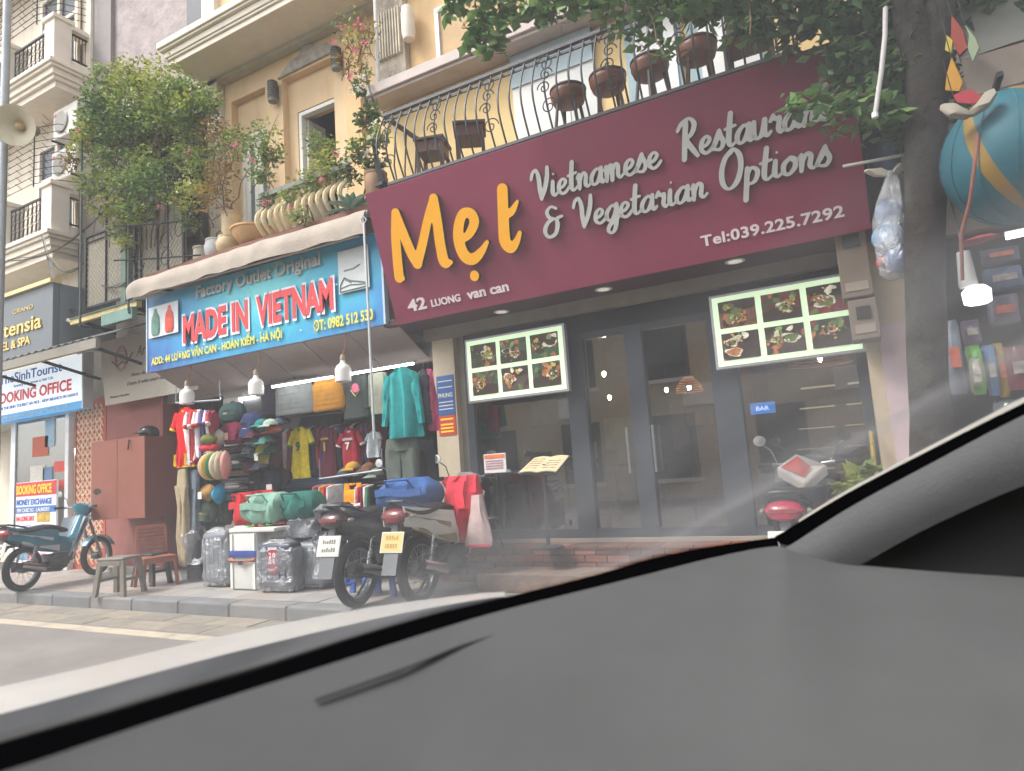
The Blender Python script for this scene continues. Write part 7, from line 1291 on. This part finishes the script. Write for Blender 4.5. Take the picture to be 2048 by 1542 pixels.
a, b_ = at(2012, 474, 5.2), at(2060, 464, 5.2); t = thing('tube_light', 'white tube light glowing in the toy shop above the toys', 'light', a); MB().beam(a, b_, .03).build('tube', mat('ffffff', .4, var=0, emit=4), t); MB().beam(a+Vector((0, .03, .03)), b_+Vector((0, .03, .03)), .02).build('batten', M_WHITE, t)
TG = 'toys hanging in the toy shop'
for i, (x0, x1, y0, y1, Y, cc, lab) in enumerate(((1938, 1968, 690, 790, 4.9, '5fae2c', 'bright green toy packet hanging low in the toy shop'), (1970, 1992, 690, 792, 4.95, '4f7fb4', 'blue toy packet between the green and yellow ones'), (1992, 2012, 686, 795, 5.0, 'b8942c', 'yellow toy packet right of the blue one'), (1942, 1962, 715, 770, 4.8, 'c9c9b0', 'pale card hanging over the green packet'), (1890, 1925, 640, 790, 5.2, '6d7684', 'pale blue striped plastic sheet beside the trunk'), (1965, 2048, 535, 580, 5.4, '5b6f90', 'blue and red printed toy box on the toy shop wall'), (1975, 2040, 590, 650, 5.4, '70687a', 'mauve toy packet under the printed box'), (2012, 2060, 690, 780, 5.3, '8a3c44', 'dark red toy packet at the frame edge'), (1960, 2040, 495, 528, 5.5, '4a4f66', 'slate toy packet below the beach ball'), (1925, 1960, 640, 690, 5.3, '6a5a7a', 'violet toy packet beneath the bright bulb'), (1990, 2048, 800, 850, 5.3, '5d6a70', 'grey toy bag low in the toy shop'), (1860, 1900, 850, 900, 5.3, '9a6a4a', 'orange-brown toy basket near the trunk foot'))):
    o, w, h = dims(x0, x1, y0, y1, Y); t = thing('toy_packet', lab, 'toy packet', (o.x, Y, o.z-h), 0, TG); b = MB(); b.rings([(0, 0, 0, w*.42, .02), (0, 0, h*.1, w*.5, .04), (0, 0, h*.5, w*.48, .055), (0, 0, h*.9, w*.5, .03), (0, 0, h, w*.45, .01)], 18, .02, 12, i); b.build('packet', mat(cc, .35, var=.5, scale=9, coat=.4), t, True, False)
    MB().box(-w*.3, w*.3, -.07, -.062, h*.35, h*.62).build('print_patch', mat('b8b0a4' if i % 2 else 'c25a3c', .5, var=.5, scale=18), t, False, False)
# white delivery tray with red sign carried on the half hidden bike
q = [at(1552, 935, 4.9), at(1592, 906, 5.0), at(1655, 930, 5.15), at(1610, 968, 4.95)]; t = thing('delivery_box', 'white box lid with an orange-red printed square on the pink motorbike', 'box', q[3])
b = MB(); n = 4; lo = [v-Vector((0, -.02, .07)) for v in q]; b.add(q+lo, [(0, 1, 2, 3), (7, 6, 5, 4), (0, 4, 5, 1), (1, 5, 6, 2), (2, 6, 7, 3), (3, 7, 4, 0)]); b.build('lid', mat('d8cfc6', .5), t, bevel=.012)
cq = sum(q, Vector())/4; nn = (q[1]-q[0]).cross(q[3]-q[0]).normalized(); nn = nn if nn.y < 0 else -nn; k = [cq+(v-cq)*s_+nn*.006 for v, s_ in zip(q, (.8, .75, .35, .55))]; b = MB(); b.add(k+[v-nn*.003 for v in k], [(0, 1, 2, 3), (7, 6, 5, 4)]); b.build('red_print', mat('d8402a', .5), t)
b = MB(); pc = at(1600, 985, 5.05); b.rings([(pc.x, pc.y, pc.z-.2, .16, .14), (pc.x, pc.y, pc.z+.04, .17, .15)], 18, .0, flat=4); b.build('bag_body', mat('2a2d34', .7), t, True)

# ================================================================== the car we sit in
car = thing('car', 'white car seen from inside: grey dashboard, black windscreen edge and pillar', 'car', (-.3, .3, .2))
def Pz(px, py, z): return atz(px, py, z)
def ribbon(A, B, fa, fb, n=30, m_=4, th=-.006, bow=0., nup=Vector((0, 0, 1))):
    SA = spline([tuple(a)+(0,) if len(a) == 2 else a for a in A], 8); SB_ = spline([tuple(a)+(0,) if len(a) == 2 else a for a in B], 8)
    PA = [fa(p[0], p[1]) for p in SA]; PB = [fb(p[0], p[1]) for p in SB_]
    def s(P, u): x = u*(len(P)-1); i = min(int(x), len(P)-2); return P[i].lerp(P[i+1], x-i)
    b = MB(); b.sheet(lambda u, v: tuple(s(PA, u).lerp(s(PB, u), v)+nup*bow*math.sin(v*PI)), n, m_, th); return b
z_ = 1.12
DASH = mat('58595a', .9, var=.12, scale=2.2, bump=.1, bscale=420, spec=.12, grime='5a5b5d', gamt=.5); FRIT = mat('060607', 1.0, var=0, spec=0.)
edge = [(-260, 1630), (30, 1542), (200, 1486), (350, 1436), (500, 1387), (700, 1322), (860, 1270), (1000, 1228), (1190, 1180), (1300, 1152), (1400, 1126), (1500, 1104), (1560, 1096)]
ftop = [(-260, 1560), (0, 1487), (170, 1442), (340, 1390), (500, 1345), (700, 1280), (860, 1232), (1000, 1197), (1190, 1150), (1300, 1118), (1400, 1097), (1500, 1082), (1552, 1074)]
btop = [(-260, 1432), (0, 1375), (170, 1338), (340, 1298), (500, 1263), (700, 1226), (850, 1206), (950, 1197), (1010, 1194)]
bbot = [(-260, 1495), (0, 1428), (170, 1383), (340, 1337), (500, 1296), (700, 1249), (830, 1222), (950, 1203), (1010, 1197)]
cowl = [(-260, 1570), (0, 1495), (170, 1450), (340, 1398), (500, 1353), (700, 1288), (860, 1240), (960, 1212), (1010, 1204)]
ribbon(ftop, edge, lambda x, y: Pz(x, y, z_+.0), lambda x, y: Pz(x, y, z_-.004), 60, 2).build('windscreen_trim', FRIT, car, True)
ribbon(bbot, cowl, lambda x, y: Pz(x, y, 1.06), lambda x, y: Pz(x, y, 1.085), 60, 4, bow=.006).build('cowl', mat('25282c', .95, var=.2, spec=.05), car, True)
ribbon([(-260, 1550), (340, 1375), (700, 1268), (900, 1215)], [(-260, 1560), (340, 1386), (700, 1276), (900, 1219)], lambda x, y: Pz(x, y, 1.1), lambda x, y: Pz(x, y, 1.1), 30, 1, -.008).build('wiper', M_BLACK, car)
ribbon(btop, bbot, lambda x, y: Pz(x, y, 1.0), lambda x, y: Pz(x, y, 1.062), 60, 8, bow=.012).build('bonnet', mat('b5b2ad', .4, var=.04, coat=.2), car, True)
b = MB(); sA = [Pz(p[0], p[1], 1.0) for p in spline([a+(0,) for a in btop], 6)]; b.sheet(lambda u, v: tuple((lambda P: P+Vector((-.02*math.sin(v*PI/2), .05*math.sin(v*PI/2), -.75*v)))(sA[min(int(u*(len(sA)-1)), len(sA)-1)])), 48, 6, .01); b.build('wing', mat('e0ddd6', .25, var=.02, coat=.6), car, True)
low = [(-500, 1800), (100, 1900), (600, 2000), (1000, 2050), (1400, 2050), (1900, 2050), (2600, 1950)]
edge2 = edge[:-1]+[(1560, 1097), (1600, 1106), (1700, 1131), (1850, 1146), (2048, 1160), (2300, 1180)]
def eg(x, y): return Pz(x, y, z_-.004) if x <= 1560 else at(x, y, at(1560, 1097, 1).y*Pz(1560, 1097, z_-.004).y)
def dz(x, y): return Pz(x, y, 1.02+.065*min(1, max(0, (700-x)/1100)))
ribbon(edge2, low, eg, dz, 120, 24, .004).build('dashboard', DASH, car, True)
ribbon([(630, 1398), (800, 1338), (920, 1290), (1012, 1258)], [(632, 1401), (801, 1342), (921, 1294), (1013, 1261)], lambda x, y: Pz(x, y, 1.107), lambda x, y: Pz(x, y, 1.107), 24, 1, -.001).build('vent_slot', mat('1b1c1e', .8), car)
YP = Pz(1560, 1097, z_-.004).y
L1 = [(1552, 1074), (1570, 1064), (1700, 986), (1870, 898), (2048, 810), (2400, 640)]; L2 = [(1562, 1097), (1580, 1094), (1700, 1018), (1870, 926), (2048, 833), (2400, 663)]; L3 = [(1700, 1131), (1712, 1128), (1830, 1062), (1940, 1010), (2048, 965), (2400, 830)]
ribbon(L1, L2, lambda x, y: at(x, y, YP+.01), lambda x, y: at(x, y, YP), 30, 2, .006, nup=Vector((0, -1, 0))).build('pillar_edge', FRIT, car, True)
ribbon(L2, L3, lambda x, y: at(x, y, YP-.004), lambda x, y: at(x, y, YP-.0), 40, 10, .01, bow=.009, nup=Vector((0, -1, .3))).build('pillar_trim', mat('636466', .75, var=.06, spec=.25, bump=.15, bscale=200), car, True)
ribbon([(1600, 1038), (1700, 977), (1870, 887), (2048, 794), (2400, 620)], [(1600, 1050), (1700, 989), (1870, 901), (2048, 812), (2400, 642)], lambda x, y: at(x, y, YP+.05), lambda x, y: at(x, y, YP+.05), 20, 2, .03, nup=Vector((0, -1, 0))).build('outer_pillar', mat('dcd8cf', .3, var=.03, coat=.5), car, True)
b = MB(); q = [at(1690, 1125, YP+.03), at(1712, 1120, YP+.03), at(2400, 810, YP+.03), at(2400, 1220, YP+.03), at(1700, 1150, YP+.03)]; b.add(q+[v+Vector((0, .03, 0)) for v in q], [(0, 1, 2, 3, 4), (9, 8, 7, 6, 5)]); b.build('door_trim', mat('1b1f1f', .7, var=.05), car)
b = MB(); b.box(.3, 2.2, -.7, YP+.05, 1.60, 1.64); b.build('roof', mat('8c8a86', .9), car, bevel=.01)  # unseen roof panel, added to keep sky light off the dashboard
# windscreen: thin slab whose dust haze stands in for the glare veiling the view
wm_ = bpy.data.materials.new('veil_glass'); wm_.use_nodes = True; T = wm_.node_tree; T.nodes.clear(); vv = T.nodes.new('ShaderNodeVolumePrincipled'); tc_ = T.nodes.new('ShaderNodeTexCoord'); sx_ = T.nodes.new('ShaderNodeSeparateXYZ'); T.links.new(tc_.outputs['Object'], sx_.inputs[0]); mr_ = T.nodes.new('ShaderNodeMapRange'); mr_.inputs['From Min'].default_value = .1; mr_.inputs['From Max'].default_value = .95; mr_.inputs['To Min'].default_value = 9.0; mr_.inputs['To Max'].default_value = 18.0; T.links.new(sx_.outputs['Y'], mr_.inputs['Value']); nz_ = T.nodes.new('ShaderNodeTexNoise'); nz_.inputs['Scale'].default_value = 5; nz_.inputs['Detail'].default_value = 3; T.links.new(tc_.outputs['Object'], nz_.inputs['Vector']); mm_ = T.nodes.new('ShaderNodeMath'); mm_.operation = 'MULTIPLY_ADD'; mm_.inputs[1].default_value = 1.3; mm_.inputs[2].default_value = .35; T.links.new(nz_.outputs['Fac'], mm_.inputs[0]); ml_ = T.nodes.new('ShaderNodeMath'); ml_.operation = 'MULTIPLY'; T.links.new(mm_.outputs[0], ml_.inputs[0]); T.links.new(mr_.outputs[0], ml_.inputs[1]); T.links.new(ml_.outputs[0], vv.inputs['Density']); vv.inputs['Color'].default_value = (.97, .97, 1, 1); vv.inputs['Anisotropy'].default_value = 0.3; oo = T.nodes.new('ShaderNodeOutputMaterial'); T.links.new(vv.outputs[0], oo.inputs['Volume'])
wb = [Pz(p[0], p[1], z_+.003) for p in spline([q+(0,) for q in ftop], 6)]; wb = [wb[0]-(wb[1]-wb[0]).normalized()*.9]+wb; up = (at(2400, 640, YP+.014)-at(1570, 1064, YP+.014)).normalized()
def wf(u, v):
    x = u*(len(wb)-1); i = min(int(x), len(wb)-2); return tuple(wb[i].lerp(wb[i+1], x-i)+Vector((-.004, .003, 0))+up*v*.8)
b = MB(); b.sheet(wf, len(wb)-1, 2, .006)
vol = sum((Vector(b.v[f[0]]).dot((Vector(b.v[f[1]])-Vector(b.v[f[0]])).cross(Vector(b.v[f[2]])-Vector(b.v[f[0]]))))+(Vector(b.v[f[0]]).dot((Vector(b.v[f[2]])-Vector(b.v[f[0]])).cross(Vector(b.v[f[3]])-Vector(b.v[f[0]])))) for f in b.f)
if vol < 0: b.f = [tuple(reversed(f)) for f in b.f]
b.build('windscreen', wm_, car)
for o in (bA, bB): o.scale = (1.06, 1.06, 1.06)
